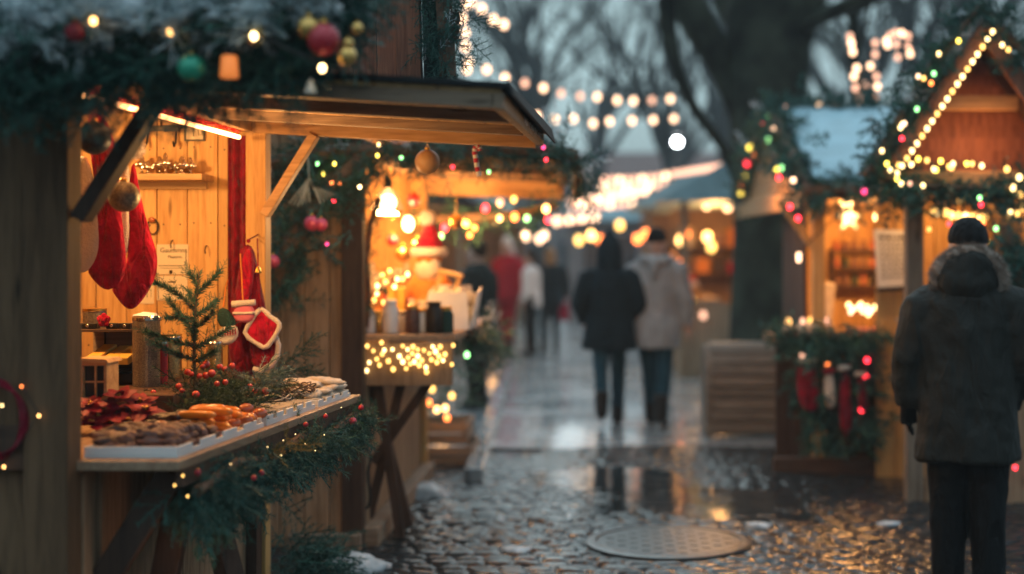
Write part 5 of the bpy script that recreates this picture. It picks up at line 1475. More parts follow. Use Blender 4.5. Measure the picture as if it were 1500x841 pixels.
lamp_point('pendant_light', at(568, 322, 8.4), 30, (1, .50, .17), .05); lamp_point('bulb_light', at(590, 330, 9.2), 32, (1, .50, .17), .05); lamp_point('stall_lamp', (-2.0, 9.2, 2.15), 40, (1, .48, .15), .1); lamp_point('gap_fill', (-1.25, 6.75, 1.75), 8.0, (1, .55, .22), .08); lamp_point('hatch_lamp', (-.95, 9.6, 1.80), 22, (1, .48, .15), .06)  # the gap light is added fill for the plank side wall, without any fixture
# golden net of lights on the counter panel
g = random.Random(8); P = []
for px, py in ((538, 507), (547, 514), (541, 531), (552, 526), (560, 519), (575, 512), (569, 529), (576, 541), (563, 513), (556, 535), (590, 507), (597, 512), (604, 518), (598, 524), (607, 530), (595, 540), (612, 512), (612, 522), (618, 528), (621, 513), (624, 538), (629, 518), (632, 527), (638, 515), (643, 522), (640, 531), (649, 528), (664, 506), (662, 534), (537, 543), (559, 502), (625, 545), (634, 508), (601, 533), (614, 535), (590, 530), (605, 508), (652, 519), (585, 522), (645, 508)):
    P.append(at(px, py, 7.885))
light_string('dense net of golden lights on the second stall counter panel', P, .009, ['bulb_fairy', 'bulb_fairy', 'bulb_fairy_pale'], False, jr=.2)
light_string('cluster of warm lights among the goods of the second stall', [at(x, y, 8.5) for x, y in ((560, 403), (553, 419), (565, 413), (582, 409), (590, 409), (578, 420), (562, 443), (533, 455), (544, 455), (552, 430), (548, 440), (597, 402), (571, 397))], .012, ['bulb_fairy', 'bulb_fairy_pale'], True, cordr=.002)
# swag of fir on the side wall and along the hatch
pts = [at(402, 432, 7.62), at(412, 395, 7.6), at(430, 350, 7.6), at(458, 305, 7.6), at(490, 265, 7.62), at(515, 245, 7.65), at(530, 228, 7.7)]
garland('thick fir swag climbing the plank wall of the second stall', pts, 260, .15, 1.05, .3, 'fir', BIGN, 0)
pts = [at(398, 240, 7.62), at(440, 228, 7.62), at(500, 220, 7.65), at(560, 222, 7.7)]
garland('fir garland along the top of the second stall plank wall', pts, 110, .12, 1.1, .3, 'fir', BIGN, 14)
pts = [at(560, 220, 7.85), at(640, 220, 7.9), at(720, 218, 7.95), at(800, 219, 8.0), at(845, 228, 8.05)]
garland('snow dusted fir garland along the second stall hatch', pts, 300, .11, .85, .15, 'fir', BIGN, 110, frost_up=.10)
pts = [at(842, 232, 8.1), at(848, 262, 8.3), at(846, 285, 8.6)]
garland('short fir tail drooping at the outer corner of the second hatch', pts, 40, .09, 1.1, .5, 'fir', BIGN, 6)
pts = [at(600, 320, 9.9), at(660, 322, 9.9), at(720, 318, 9.9), at(770, 312, 9.9), at(815, 300, 9.9)]
garland('fir garland hung with colourful lights under the second hatch', pts, 110, .10, .9, .5, 'fir', BIGN, 0)
light_string('coloured lights in the garlands around the second stall roof', [at(x, y, 7.55 if x < 560 else 7.75) for x, y in ((465, 240), (474, 255), (486, 268), (498, 268), (489, 294), (527, 274), (479, 357), (553, 228), (588, 231), (555, 212), (663, 245), (716, 252), (800, 234), (796, 216), (490, 240))], .0085, ['bulb_green', 'bulb_yellow', 'bulb_orange', 'bulb_orange', 'bulb_red', 'lamp_white', 'bulb_pink', 'bulb_yellow', 'bulb_green', 'bulb_fairy_pale', 'bulb_red', 'bulb_green', 'bulb_red', 'bulb_pink', 'bulb_yellow'], False)
light_string('coloured bulbs in the garland under the second hatch', [at(x, y, 9.75) for x, y in ((651, 334), (683, 328), (695, 334), (711, 305), (732, 320), (733, 297), (754, 318), (772, 320), (753, 292), (800, 306), (803, 322), (845, 272), (646, 346), (688, 345), (770, 345), (797, 345))], .020, ['bulb_red', 'bulb_yellow', 'bulb_orange', 'bulb_red', 'lamp_warm', 'bulb_dim', 'bulb_orange', 'bulb_green', 'bulb_fairy', 'lamp_warm', 'bulb_red', 'bulb_fairy', 'bulb_green', 'bulb_orange', 'bulb_far', 'bulb_far'], False, jr=.25)
for i, (px, py, r, lab) in enumerate(((457, 327, .042, 'upper pink bauble on the fir swag, left of a pair'), (470, 329, .036, 'upper pink bauble on the fir swag, right of a pair'), (400, 383, .036, 'lower pink bauble on the fir swag by the far post'))):
    bauble(lab, at(px, py, 7.38), r, 'ball_pink', 'pink baubles on the fir swag')
root = thing('straw_star', 'pale spiky straw ornament hanging on the fir swag', 'ornament', at(455, 305, 7.36)); m = MB()
for k in range(6): m.beam(at(452, 262 + k * 2, 7.36), at(424 + k * 6, 302 - abs(k - 2) * 2, 7.36), .006, .006)
for k in range(5): m.beam(at(454, 262 + k * 2, 7.36), at(470 + k * 5, 298 - k * 3, 7.36), .006, .006)
m.tube([at(451, 230, 7.36), at(453, 266, 7.36)], .004, 6); m.build('straws', foliage('straw', (.20, .22, .18), (.5, .52, .45)), root)

# goods on the second counter
ZT = 1.14
g = random.Random(77)
def jar(label, p, r, h, mat, lid, group, name='jar'):
    root = thing(name, label, 'jar', p, group)
    m = MB(); m.lathe([(r * .9, 0), (r, h * .05), (r, h * .72), (r * .7, h * .84), (r * .7, h * .88)], p, 16); m.build('body', mat, root, smooth=True)
    m = MB(); m.lathe([(r * .78, h * .86), (r * .78, h), (r * .6, h * 1.01)], p, 16); m.build('lid', lid, root)
    return root
jars = [((540, 8.1, .04, .16, 'white', 'gold'), 'white jar with gold lid by the dark post on the second counter'), ((556, 8.15, .035, .13, 'ball_gold', 'gold'), 'amber jar second from the dark post on the counter'), ((572, 8.1, .045, .19, 'white', 'white'), 'tall white pot third from the dark post on the counter'),
        ((588, 8.2, .04, .12, 'cookie', 'iron'), 'cream jar with black lid mid counter of the second stall'), ((604, 8.1, .042, .16, 'choc', 'gold'), 'brown jar with gold lid mid counter of the second stall'), ((620, 8.15, .045, .14, 'white', 'gold'), 'white jar with gold lid nearest the white carton'),
        ((636, 8.1, .05, .18, 'iron', 'iron'), 'black pot at the front of the white carton'), ((653, 8.15, .045, .15, 'net_bag', 'gold'), 'dark green jar near the open counter end')]
for (px, Y, r, h, mt, ld), lab in jars: jar(lab, Vector((at(px, 0, Y).x, Y, ZT)), r, h, mt, ld, 'jars on the second counter')
jars2 = [(548, 8.6, .05, .22, 'orange_cloth'), (566, 8.7, .05, .20, 'cookie'), (582, 8.65, .05, .25, 'yellow_card'), (597, 8.7, .045, .18, 'nut'), (612, 8.6, .05, .17, 'cookie'), (631, 8.7, .05, .2, 'orange_cloth')]
for i, (px, Y, r, h, mt) in enumerate(jars2):
    x = at(px, 0, Y).x; root = thing('gift_box', ['orange gift box behind the jars by the dark post', 'cream gift box behind the amber jar', 'tall yellow gift box behind the tall white pot', 'brown gift box behind the brown jar', 'low cream gift box left of the plush doll', 'orange gift box at the feet of the plush doll'][i], 'box', (x, Y, ZT), 'gift boxes on the second counter')
    m = MB(); m.box((x - r, Y - r, ZT), (x + r, Y + r, ZT + h)); m.build('carton', mt, root, bevel=.004)
    m = MB(); m.box((x - .008, Y - r - .002, ZT + .002), (x + .008, Y + r + .002, ZT + h + .002)); m.build('ribbon', 'red_felt' if i % 2 else 'gold', root)
root = thing('white_carton', 'open white cardboard carton leaning at the second counter end', 'carton', (at(665, 0, 8.6).x, 8.6, ZT)); m = MB()
c = at(662, 0, 8.6).x; 
for a, b in (((c - .14, 8.45, ZT + .01), (c + .10, 8.45, ZT + .01)),): m.prism([(c - .15, 8.45, ZT + .002), (c + .12, 8.45, ZT + .002), (c + .10, 8.50, ZT + .22), (c - .12, 8.50, ZT + .22)], (0, .008, 0)); m.prism([(c - .15, 8.8, ZT + .002), (c + .12, 8.8, ZT + .002), (c + .10, 8.76, ZT + .26), (c - .12, 8.76, ZT + .26)], (0, .008, 0)); m.prism([(c + .12, 8.46, ZT + .002), (c + .12, 8.8, ZT + .002), (c + .16, 8.76, ZT + .25), (c + .16, 8.5, ZT + .22)], (.008, 0, 0)); m.prism([(c - .15, 8.46, ZT + .002), (c - .15, 8.8, ZT + .002), (c - .12, 8.76, ZT + .25), (c - .12, 8.5, ZT + .22)], (-.008, 0, 0))
m.build('sides', 'white', root); m = MB()
for k in range(5): m.ball((c - .1 + k * .05, 8.6, ZT + .18 + .02 * (k % 2)), .05, 12, 8, jit=.3)
m.build('filling', 'cookie', root, smooth=True)
g = random.Random(41)
for k in range(12):
    px = 536 + k * 8.5; Y = 8.95 + .12 * (k % 3); x = at(px, 0, Y).x; h = g.uniform(.20, .34)
    root = thing('candle_box', 'slim boxed candle standing in the rear row on the second counter', 'candle box', (x, Y, ZT), 'boxed candles in the rear row')
    m = MB(); m.box((x - .03, Y - .03, ZT), (x + .03, Y + .03, ZT + h)); m.build('carton', g.choice(['choc', 'yellow_card', 'net_bag', 'cookie', 'red_dark', 'orange_cloth', 'wood_dark']), root, bevel=.004)
    m = MB(); m.tube([(x, Y, ZT + h), (x, Y, ZT + h + .05)], .014, 8); m.build('candle', 'cookie', root)
garland('dark fir garland climbing inside the second stall beside its post', [at(536, 480, 8.0), at(540, 430, 8.0), at(536, 380, 8.0), at(542, 330, 8.0), at(556, 290, 8.0)], 60, .05, .6, .3, 'fir', BIGN, 0)
for i, (px, py, r, mt, lab) in enumerate(((590, 372, .05, 'ball_gold', 'gold bauble on the inner wall of the second stall'), (606, 292, .045, 'ball_red', 'red bauble by the naked bulb in the second stall'), (575, 352, .04, 'ball_red', 'small red bauble above the warm light cluster'), (668, 325, .05, 'ball_gold', 'gold bauble beside the doll hat under the second hatch'), (612, 360, .05, 'ball_gold', 'gold bauble half behind the doll hat'))):
    bauble(lab, at(px, py, 9.3), r, mt, 'baubles hanging in the second stall', hook=.25)
# plush plush doll with a lantern
Yd = 8.9; root = thing('plush_doll', 'plush doll in red pompom hat holding a wooden lantern on the second counter', 'doll', (at(632, 0, Yd).x, Yd, ZT))
b = MB(); cx = at(628, 0, Yd).x
b.tube([(cx, Yd, ZT), (cx, Yd, ZT + .15), (cx, Yd, ZT + .32), (cx, Yd, ZT + .42)], [.11, .125, .10, .06], 16); b.ball((cx, Yd, ZT + .50), .095, 18, 12)
b.tube([(cx - .08, Yd, ZT + .36), (cx - .17, Yd - .04, ZT + .24), (cx - .20, Yd - .08, ZT + .16)], [.045, .04, .045], 10); b.tube([(cx + .08, Yd, ZT + .36), (cx + .15, Yd - .08, ZT + .30), (cx + .17, Yd - .14, ZT + .27)], [.045, .04, .042], 10)
b.ball((cx, Yd - .095, ZT + .49), .02, 10, 8); b.ball((cx - .07, Yd - .05, ZT + .02), .06, 12, 8, (1, 1.4, .6)); b.ball((cx + .07, Yd - .05, ZT + .02), .06, 12, 8, (1, 1.4, .6))
me = remesh(b, .014, 4); V = np.array([v.co for v in me.vertices]); me.vertices.foreach_set('co', (V - np.array(root.location)).ravel()); finish(me, 'body', 'orange_cloth', root, None, smooth=True)
m = MB(); m.ball((cx, Yd - .04, ZT + .42), .10, 18, 12, (1, .7, 1), jit=.25); m.build('beard', 'cookie', root, smooth=True)
m = MB(); m.tube([(cx, Yd, ZT + .55), (cx, Yd, ZT + .63), (cx + .01, Yd, ZT + .70), (cx + .0, Yd, ZT + .77)], [.118, .10, .06, .025], 16); hat = m.build('hat', 'red_felt', root, smooth=True)
m = MB(); m.tube([(cx + math.cos(t) * .108, Yd + math.sin(t) * .108, ZT + .55) for t in np.linspace(0, 6.283, 25)], .036, 10); m.build('hat_brim', 'fleece', hat, smooth=True)
m = MB(); m.ball((cx - .01, Yd, ZT + .80), .062, 16, 10, jit=.2); m.build('pompom', 'fleece', hat, smooth=True)
for sx in (-.035, .035):
    m = MB(); m.ball((cx + sx, Yd - .088, ZT + .525), .011, 8, 6); m.build('eye', 'iron', root, smooth=True)
lr = MB(); ang = R(15); lc = Vector((cx + .15, Yd - .20, ZT + .27)); rot = Matrix.Rotation(ang, 3, 'Y')
for sx in (-1, 1):
    for sy in (-1, 1): lr.beam(lc + rot @ Vector((sx * .07, sy * .05, -.15)), lc + rot @ Vector((sx * .07, sy * .05, .13)), .022, .022)
for z in (-.15, .13): lr.beam(lc + rot @ Vector((-.09, 0, z)), lc + rot @ Vector((.09, 0, z)), .15, .025)
ln = lr.build('lantern', 'wood_int', root); m = MB(); m.lathe([(.03, -.13), (.03, -.02), (.003, .0)], lc, 12); m.build('candle', 'glow_window', ln)
root_doll = bpy.data.objects['plush_doll']; root_doll.scale = (.84,) * 3
# baskets, crates and greenery beside the second stall
pts = [at(683, 482, 8.5), at(700, 490, 9.2), at(715, 500, 10.0), at(728, 515, 10.6)]
garland('fir garland trailing off the end of the second counter', pts, 90, .12, 1.2, .6, 'fir', BIGN, 12)
root.name = root.name
light_string('single green bulb in the fir trailing off the second counter', [at(684, 520, 8.6)], .016, 'bulb_green', False)
def crate(label, x0, x1, y0, y1, z0, z1, group, mat='wood_crate', slats=4):
    root = thing('wooden_crate', label, 'crate', ((x0 + x1) / 2, (y0 + y1) / 2, z0), group)
    t = .014
    for yy in (y0, y1 - t):
        for xx in (x0 + t, x1 - t - .03):
            m = MB(); m.box((xx, yy + t if yy == y0 else yy - .03, z0), (xx + .03, yy + t + .03 if yy == y0 else yy, z1)); m.build('corner_post', mat, root)
    for nm, f in (('front', lambda a, b: ((x0, y0, a), (x1, y0 + t, b))), ('back', lambda a, b: ((x0, y1 - t, a), (x1, y1, b))), ('side', lambda a, b: ((x0, y0 + t + .002, a), (x0 + t, y1 - t - .002, b))), ('side', lambda a, b: ((x1 - t, y0 + t + .002, a), (x1, y1 - t - .002, b)))):
        m = MB(); h = (z1 - z0) / slats
        for k in range(slats): m.box(*f(z0 + k * h + .006, z0 + (k + 1) * h - .010))
        m.build(nm, mat, root, bevel=.003)
    m = MB(); m.box((x0 + t, y0 + t, z0 + .01), (x1 - t, y1 - t, z0 + .03)); m.build('bottom', mat, root)
    return root
crate('low wooden crate on the ground in front of the second stall end', -1.62, -1.06, 10.6, 11.2, 0, .16, 'crates by the second stall', 'wood_grey', 2); crate('upper wooden crate stacked beside the second stall end', -1.60, -1.10, 10.65, 11.2, .163, .33, 'crates by the second stall', 'wood_grey', 2)
T = Tri(); g = np.random.default_rng(15)
for i in range(60): put_sprig(T, (g.uniform(-1.66, -1.15), g.uniform(10.65, 11.1), g.uniform(.34, .75)), (g.normal(0, 1), g.normal(-.3, .6), g.uniform(-.3, .6)), g.uniform(.9, 1.4), protos=BIGN, g=g)
T.build('fir_branches', 'fir', None, label='bunch of fir branches lying in the stacked crates by the second stall', cat='fir branches')
light_string('amber lights in the fir branches above the stacked crates', [at(x, y, 10.5) for x, y in ((633, 570), (652, 598), (655, 612), (662, 580), (640, 600), (628, 590))], .02, ['bulb_fairy', 'lamp_warm', 'bulb_orange'], False)
root = thing('cable', 'dark cable hanging in loops down the second stall post', 'cable', at(540, 700, 7.62)); m = MB(); m.tube(bez([at(534, 650, 7.62), at(560, 690, 7.6), at(520, 680, 7.6), at(545, 700, 7.6), at(548, 740, 7.6), at(536, 745, 7.6)], 24), .008, 6); m.build('loop', 'iron', root, smooth=True)

# ================================================================== slatted bin in front of the dark tree
root = thing('slatted_bin', 'weathered slatted wooden bin standing in front of the dark trunk', 'bin', (1.12, 12.75, 0))
x0, x1, y0, y1, hz = .795, 1.60, 12.35, 13.1, .77
prof = [(y0, .03), (y0, .13), (y0, .23), (y0, .33), (y0, .43)] + [(y0 + .36 - .36 * math.cos(t), .43 + .34 * math.sin(t)) for t in np.linspace(.28, math.pi / 2, 5)] + [(y1 - .15, hz), (y1, hz - .05)]
def slat(nm, a, b, mat):
    a = Vector((0, *a)); b = Vector((0, *b)); d = (b - a).normalized(); nr = Vector((0, -d.z, d.y)); a = a + d * .007; b = b - d * .007
    m.prism([(x0 + .055, a.y, a.z), (x0 + .055, b.y, b.z), (x0 + .055, *(b - nr * -.022).yz), (x0 + .055, *(a - nr * -.022).yz)], (x1 - x0 - .055, 0, 0))
m = MB()
for k in range(len(prof) - 1): slat('slat', prof[k], prof[k + 1], '')
m.build('slats', 'wood_bleached', root, bevel=.006)
ep = [(y1, 0), (y1, hz - .05)] + [(q[0], q[1]) for q in reversed(prof[5:-2])] + [(y0 - .025, .43), (y0 - .025, 0)]
for xx, mt in ((x0, 'wood_bleached'), (x1, 'wood_crate')):
    m = MB(); m.prism([(xx, a, b + .012) for a, b in ep], (.05, 0, 0)); m.build('end_panel', mt, root, bevel=.008)
m = MB(); m.box((x0 + .055, y0 + .03, .02), (x1, y0 + .05, .55)); m.build('lining', 'wood_dark_x', root)

# ================================================================== third stall (right, beyond the bin)
S3 = thing('market_stall', 'right-hand stall with snowy teal roof, glowing counter and hanging stockings', 'market stall', (2.2, 11.9, -.05))
EZ, RZ = 2.04, 2.80
m = MB(); m.prism([(1.39, 10.15, EZ), (3.05, 10.15, EZ), (3.05, 11.95, RZ), (1.31, 11.95, RZ)], (0, .02, .03)); m.build('roof', 'felt', S3)
m = MB(); m.prism([(1.31, 11.95, RZ), (3.05, 11.95, RZ), (3.05, 13.75, EZ), (1.20, 13.75, EZ)], (0, .0, .03)); m.build('rear_roof', 'felt', S3)
def snow_sheet(name, A, B, C, D, nx, ny, th, parent):
    """rumpled snow lying on the roof slope A-B (eave) to D-C (ridge)"""
    A, B, C, D = map(Vector, (A, B, C, D)); top = []; bot = []
    for j in range(ny):
        for i in range(nx):
            u, v = i / (nx - 1), j / (ny - 1); p = A.lerp(B, u).lerp(D.lerp(C, u), v); e = min(1, 6 * min(u, 1 - u, v, 1 - v) + .15)
            top.append(p + Vector((0, 0, th * e * (1 + .6 * noise.noise(p * 3.1))))); bot.append(p + Vector((0, 0, .002)))
    m = MB(); fs = []
    for j in range(ny - 1):
        for i in range(nx - 1):
            a = j * nx + i; fs.append((a, a + 1, a + nx + 1, a + nx))
    N_ = nx * ny; loop = list(range(nx)) + [k * nx + nx - 1 for k in range(1, ny)] + [(ny - 1) * nx + i for i in range(nx - 2, -1, -1)] + [k * nx for k in range(ny - 2, 0, -1)]
    for a, b in zip(loop, loop[1:] + loop[:1]): fs.append((b, a, a + N_, b + N_))
    m.add(top + bot, fs); return m.build(name, M['roof_snow'], parent, smooth=True)
M['roof_snow'] = plain('roof_snow', (0.27, 0.43, 0.49), 0.55, bump=.5, bscale=12, var=.12)
snow_sheet('roof_snow', (1.45, 10.28, EZ + .09), (3.0, 10.28, EZ + .09), (3.0, 11.9, RZ + .02), (1.38, 11.9, RZ + .02), 26, 16, .03, S3)
m = MB()
for k in range(9):
    z0 = EZ + k * .084; f0 = 1.75 * (1 - k * .084 / .76); f1 = 1.75 * max(.02, 1 - (k * .084 + .08) / .76)
    gx = lambda yy: 1.42 - (yy - 10.2) * .0615; m.prism([(gx(11.95 - f0), 11.95 - f0, z0), (gx(11.95 + f0), 11.95 + f0, z0), (gx(11.95 + f1), 11.95 + f1, z0 + .08), (gx(11.95 - f1), 11.95 - f1, z0 + .08)], (.025, 0, 0))
m.build('gable_boards', 'wood_beam', S3, bevel=.003)
m = MB(); m.beam((1.39, 10.2, EZ - .05), (1.18, 13.7, EZ - .05), .05, .13); m.build('gable_beam', 'wood_beam', S3, bevel=.004)
m = MB(); m.beam((1.42, 10.17, EZ - .01), (3.0, 10.17, EZ - .01), .04, .09); m.build('eave_beam', 'wood_dark_x', S3, bevel=.004)
for x in (1.44, 1.95):
    m = MB(); m.box((x, 10.32, -.05), (x + (.09 if x < 1.9 else .13), 10.42, 2.05)); m.build('post', 'wood_int' if x < 1.9 else 'wood_post', S3, bevel=.006)
m = MB(); m.beam((1.46, 10.37, 1.62), (1.20, 10.37, 1.98), .05, .065, (0, 1, 0)); m.build('brace', 'wood_int', S3, bevel=.004)
m = MB(); planks(m, (2.085, 10.36, 0), (1, 0, 0), 6, .14, -.05, 2.0, .022, (0, -1, 0)); m.build('front_wall', 'wood_wall', S3, bevel=.003)
m = MB(); planks(m, (1.53, 12.3, 0), (1, 0, 0), 9, .14, -.05, 2.0, .022, (0, -1, 0)); m.build('inner_wall', 'wood_int', S3, bevel=.003)
m = MB(); m.box((1.47, 12.31, -.05), (3.0, 12.34, 2.1)); m.build('back_wall', 'wood_dark_x', S3)
m = MB(); planks(m, (1.455, 10.9, 0), (0, 1, 0), 10, .14, -.05, 2.0, .022, (1, 0, 0)); m.build('side_wall', 'wood_dark', S3, bevel=.003)
m = MB(); m.box((2.9, 10.4, -.05), (2.93, 12.3, 2.0)); m.build('end_wall', 'wood_int_y', S3)
m = MB(); m.box((1.47, 10.42, 2.0), (2.95, 12.3, 2.03)); m.build('ceiling', 'wood_int_y', S3)
m = MB(); m.box((1.12, 10.2, .955), (1.94, 10.80, .995)); m.build('counter', 'wood_counter', S3, bevel=.004)
m = MB(); planks(m, (1.20, 10.62, 0), (1, 0, 0), 6, .125, .0, .95, .022, (0, -1, 0)); m.build('counter_front', 'wood_dark', S3, bevel=.003)
m = MB(); m.box((1.15, 10.25, -.05), (2.95, 10.315, .12)); m.build('plinth', 'wood_dark_x', S3, bevel=.006)
pts = [at(1140, 488, 10.15), at(1175, 492, 10.12), at(1215, 492, 10.12), at(1285, 490, 10.12)]
garland('green fir garland draped over the front of the glowing right-hand counter', pts, 100, .09, 1.15, .8, 'fir', FARN, 0)
T = Tri(); g = np.random.default_rng(19)
for i in range(150): put_sprig(T, at(g.uniform(1172, 1290), g.uniform(505, 640), g.uniform(10.10, 10.45)), (g.normal(0, .7), g.normal(-.4, .4), -.7), g.uniform(1.0, 1.4), protos=FARN, g=g)
T.build('fir_drape', 'fir', None, label='dark fir boughs hanging to the ground below the right-hand counter', cat='fir boughs')
for i, (ol, mt, lab) in enumerate((([(1166, 528), (1196, 528), (1198, 560), (1204, 590), (1196, 606), (1178, 604), (1168, 588), (1166, 560)], 'red_dark', 'short dark red stocking at the near end below the right-hand counter'), ([(1206, 545), (1222, 542), (1222, 570), (1226, 592), (1218, 602), (1208, 596), (1206, 570)], 'fleece', 'pale stocking between two red ones below the right-hand counter'),
                                   ([(1228, 540), (1246, 538), (1246, 590), (1250, 620), (1243, 642), (1233, 640), (1228, 610)], 'red_dark', 'long red stocking below the right-hand counter'), ([(1252, 548), (1268, 548), (1268, 580), (1274, 596), (1266, 606), (1256, 600)], 'red_dark', 'small red stocking nearest the pale post'))):
    root = thing('christmas_stocking', lab, 'stocking', at(ol[0][0], 604, 10.05), 'stockings below the right-hand counter')
    cushion(ol, 10.08, mt, 'foot', root, .03); trim([ol[0], ol[1]], 10.05, .019, root, 'fleece' if mt != 'fleece' else 'red_felt', name='cuff')
    a = at(ol[0][0] + 8, 530, 10.08); m = MB(); m.tube([a, Vector((a.x, 10.19, .96))], .004, 5); m.build('loop', 'red_dark', root)
light_string('red and amber lights in the boughs below the right-hand counter', [at(x, y, 10.1) for x, y in ((1211, 532), (1270, 528), (1268, 552), (1262, 600), (1175, 520), (1258, 575))], .016, ['bulb_orange', 'bulb_red', 'bulb_red', 'bulb_red', 'bulb_dim', 'bulb_green'], False)
# hanging sign board
root = thing('notice_board', 'white price board with rows of grey writing hung at the pale post', 'notice board', at(1312, 420, 10.05)); A, B, C, D = at(1280, 336, 10.05), at(1334, 338, 10.05), at(1342, 418, 10.05), at(1286, 422, 10.05)
m = MB(); m.prism([D, C, B, A], (0, .012, 0)); bd = m.build('board', plain('board_white', (.62, .62, .64), .5, var=.06), root)
m = MB(); m.beam(D + Vector((-.01, -.004, -.012)), C + Vector((.01, -.004, -.012)), .03, .028); m.build('frame', 'iron', root)
g = random.Random(2); M['faded_ink'] = plain('faded_ink', (.10, .10, .12), .7)
for r_ in range(9):
    m = MB(); t = .12 + r_ * .088; x = .12
    while x < .85:
        w = g.uniform(.05, .14); a = A.lerp(B, x).lerp(D.lerp(C, x), t); b = A.lerp(B, min(.9, x + w)).lerp(D.lerp(C, min(.9, x + w)), t); m.beam(a + Vector((0, -.001, 0)), b + Vector((0, -.001, 0)), .002, .016 if r_ else .03); x += w + .04
    m.build('writing_line', 'faded_ink', bd)
m = MB(); m.tube([A, at(1300, 300, 10.15), B], .006, 6); m.build('cord', 'iron', root)
# things in and on the third stall
root = thing('bottle_shelf', 'dark bottle shelf on the glowing wall of the right-hand stall', 'shelf', at(1245, 420, 12.2)); a, b = at(1216, 420, 12.2), at(1296, 368, 12.2)
for z in (a.z, (a.z + b.z) / 2 + .0, b.z):
    m = MB(); m.box((a.x, 12.08, z - .012), (b.x, 12.275, z + .012)); m.build('board', 'wood_dark_x', root)
for x in (a.x, b.x - .02):
    m = MB(); m.box((x, 12.085, a.z + .013), (x + .02, 12.27, b.z - .013)); m.build('upright', 'wood_dark', root)
g = random.Random(3)
for r_, z in enumerate((a.z + .012, (a.z + b.z) / 2 + .012, b.z + .012)):
    for k in range(6):
        x = a.x + .05 + k * .075; h = .11 if r_ < 2 else .09; p = Vector((x, 12.15, z))
        root = thing('bottle', ['small bottle on the lowest board of the dark bottle shelf', 'small bottle on the middle board of the dark bottle shelf', 'small bottle standing on top of the dark bottle shelf'][r_], 'bottle', p, ['bottles on the lowest shelf board', 'bottles on the middle shelf board', 'bottles on the shelf top'][r_])
        m = MB(); m.lathe([(.024, 0), (.026, .01), (.026, h * .55), (.010, h * .75), (.010, h)], p, 12); m.build('glass', g.choice(['iron', 'choc', 'net_bag', 'nut']), root, smooth=True); m = MB(); m.lathe([(.012, h), (.012, h + .012)], p, 10); m.build('cap', 'gold', root)
root = thing('wooden_chair', 'cream wooden high-backed chair at the glowing right-hand counter', 'chair', (1.58, 10.95, 0)); 
m = MB(); m.prism([(1.50, 10.98, 1.02), (1.68, 10.98, 1.02), (1.72, 11.06, 1.36), (1.58, 11.06, 1.38)], (0, .03, 0)); m.build('backrest', 'cookie', root, bevel=.01)
m = MB(); m.box((1.46, 10.82, .80), (1.74, 11.05, .84)); m.build('seat', 'cookie', root, bevel=.006)
for x in (1.48, 1.70):
    for y in (10.84, 11.01): m = MB(); m.beam((x, y, -.05), (x, y, .80), .03, .03); m.build('leg', 'cookie', root)
for x in (1.50, 1.68): m = MB(); m.beam((x + .01, 11.02, .84), (x + .01, 11.02, 1.03), .028, .028); m.build('back_post', 'cookie', root)
cs = ['glowing candle glass at the near end of the right-hand counter', 'glowing candle glass second along the right-hand counter', 'brightest candle glass in the middle of the right-hand counter', 'glowing candle glass by the chair on the right-hand counter', 'small candle glass behind the brightest one']
for i, (px, Y, mt) in enumerate(((1155, 10.35, 'lamp_warm'), (1176, 10.4, 'bulb_dim'), (1196, 10.35, 'lamp_warm'), (1212, 10.45, 'bulb_dim'), (1188, 10.55, 'bulb_fairy'))):
    p = Vector((at(px, 0, Y).x, Y, .995)); root = thing('candle_glass', cs[i], 'candle', p, 'candles on the right-hand counter'); m = MB(); m.lathe([(.034, 0), (.036, .01), (.038, .085), (.034, .085), (.032, .02)], p, 16); m.build('holder', 'cookie', root, smooth=True); m = MB(); m.ball(p + Vector((0, 0, .10)), .017, 10, 8, (1, 1, 1.6)); m.build('flame', mt, root, smooth=True)
root = thing('red_box', 'flat red box at the pale post end of the right-hand counter', 'box', (1.84, 10.4, .995)); m = MB(); m.box((1.72, 10.32, .995), (1.93, 10.5, 1.03)); m.build('carton', 'red_felt', root, bevel=.004); m = MB(); m.box((1.715, 10.315, 1.031), (1.935, 10.505, 1.045)); m.build('lid', 'ball_pink', root, bevel=.003)
light_string('pale fairy light cluster above the red box', [at(x, y, 10.6) for x, y in ((1243, 447), (1250, 452), (1258, 450), (1264, 456), (1270, 450), (1276, 455), (1282, 450), (1246, 457), (1272, 460), (1288, 454), (1261, 446))], .016, ['bulb_fairy_pale', 'bulb_far'], True, cordr=.003)
root = thing('hanging_bulb', 'bright white bulb hanging highest in the right-hand stall opening', 'lamp', at(1240, 305, 10.9)); p = at(1240, 297, 10.9); m = MB(); m.ball(p, .042, 16, 12, (1, 1, 1.3)); m.build('bulb', 'lamp_white', root, smooth=True); m = MB(); m.tube([p, Vector((p.x, p.y, 2.0))], .006, 6); m.build('cord', 'iron', root)
root = thing('hanging_bulb', 'smaller white bulb hanging beside the white price board', 'lamp', at(1287, 325, 10.9)); p = at(1287, 318, 10.9); m = MB(); m.ball(p, .034, 16, 12, (1, 1, 1.2)); m.build('bulb', 'lamp_white', root, smooth=True); m = MB(); m.tube([p, Vector((p.x, p.y, 2.0))], .006, 6); m.build('cord', 'iron', root)
root = thing('paper_star', 'pale folded paper star hanging below the highest bulb', 'star', at(1246, 335, 10.95)); p = at(1244, 320, 10.95); m = MB(); c0 = p + Vector((0, -.03, 0)); c1 = p + Vector((0, .03, 0)); ring = []
for k in range(10): ring.append(p + Vector((math.sin(k * math.pi / 5), 0, math.cos(k * math.pi / 5))) * (.11 if k % 2 == 0 else .045))
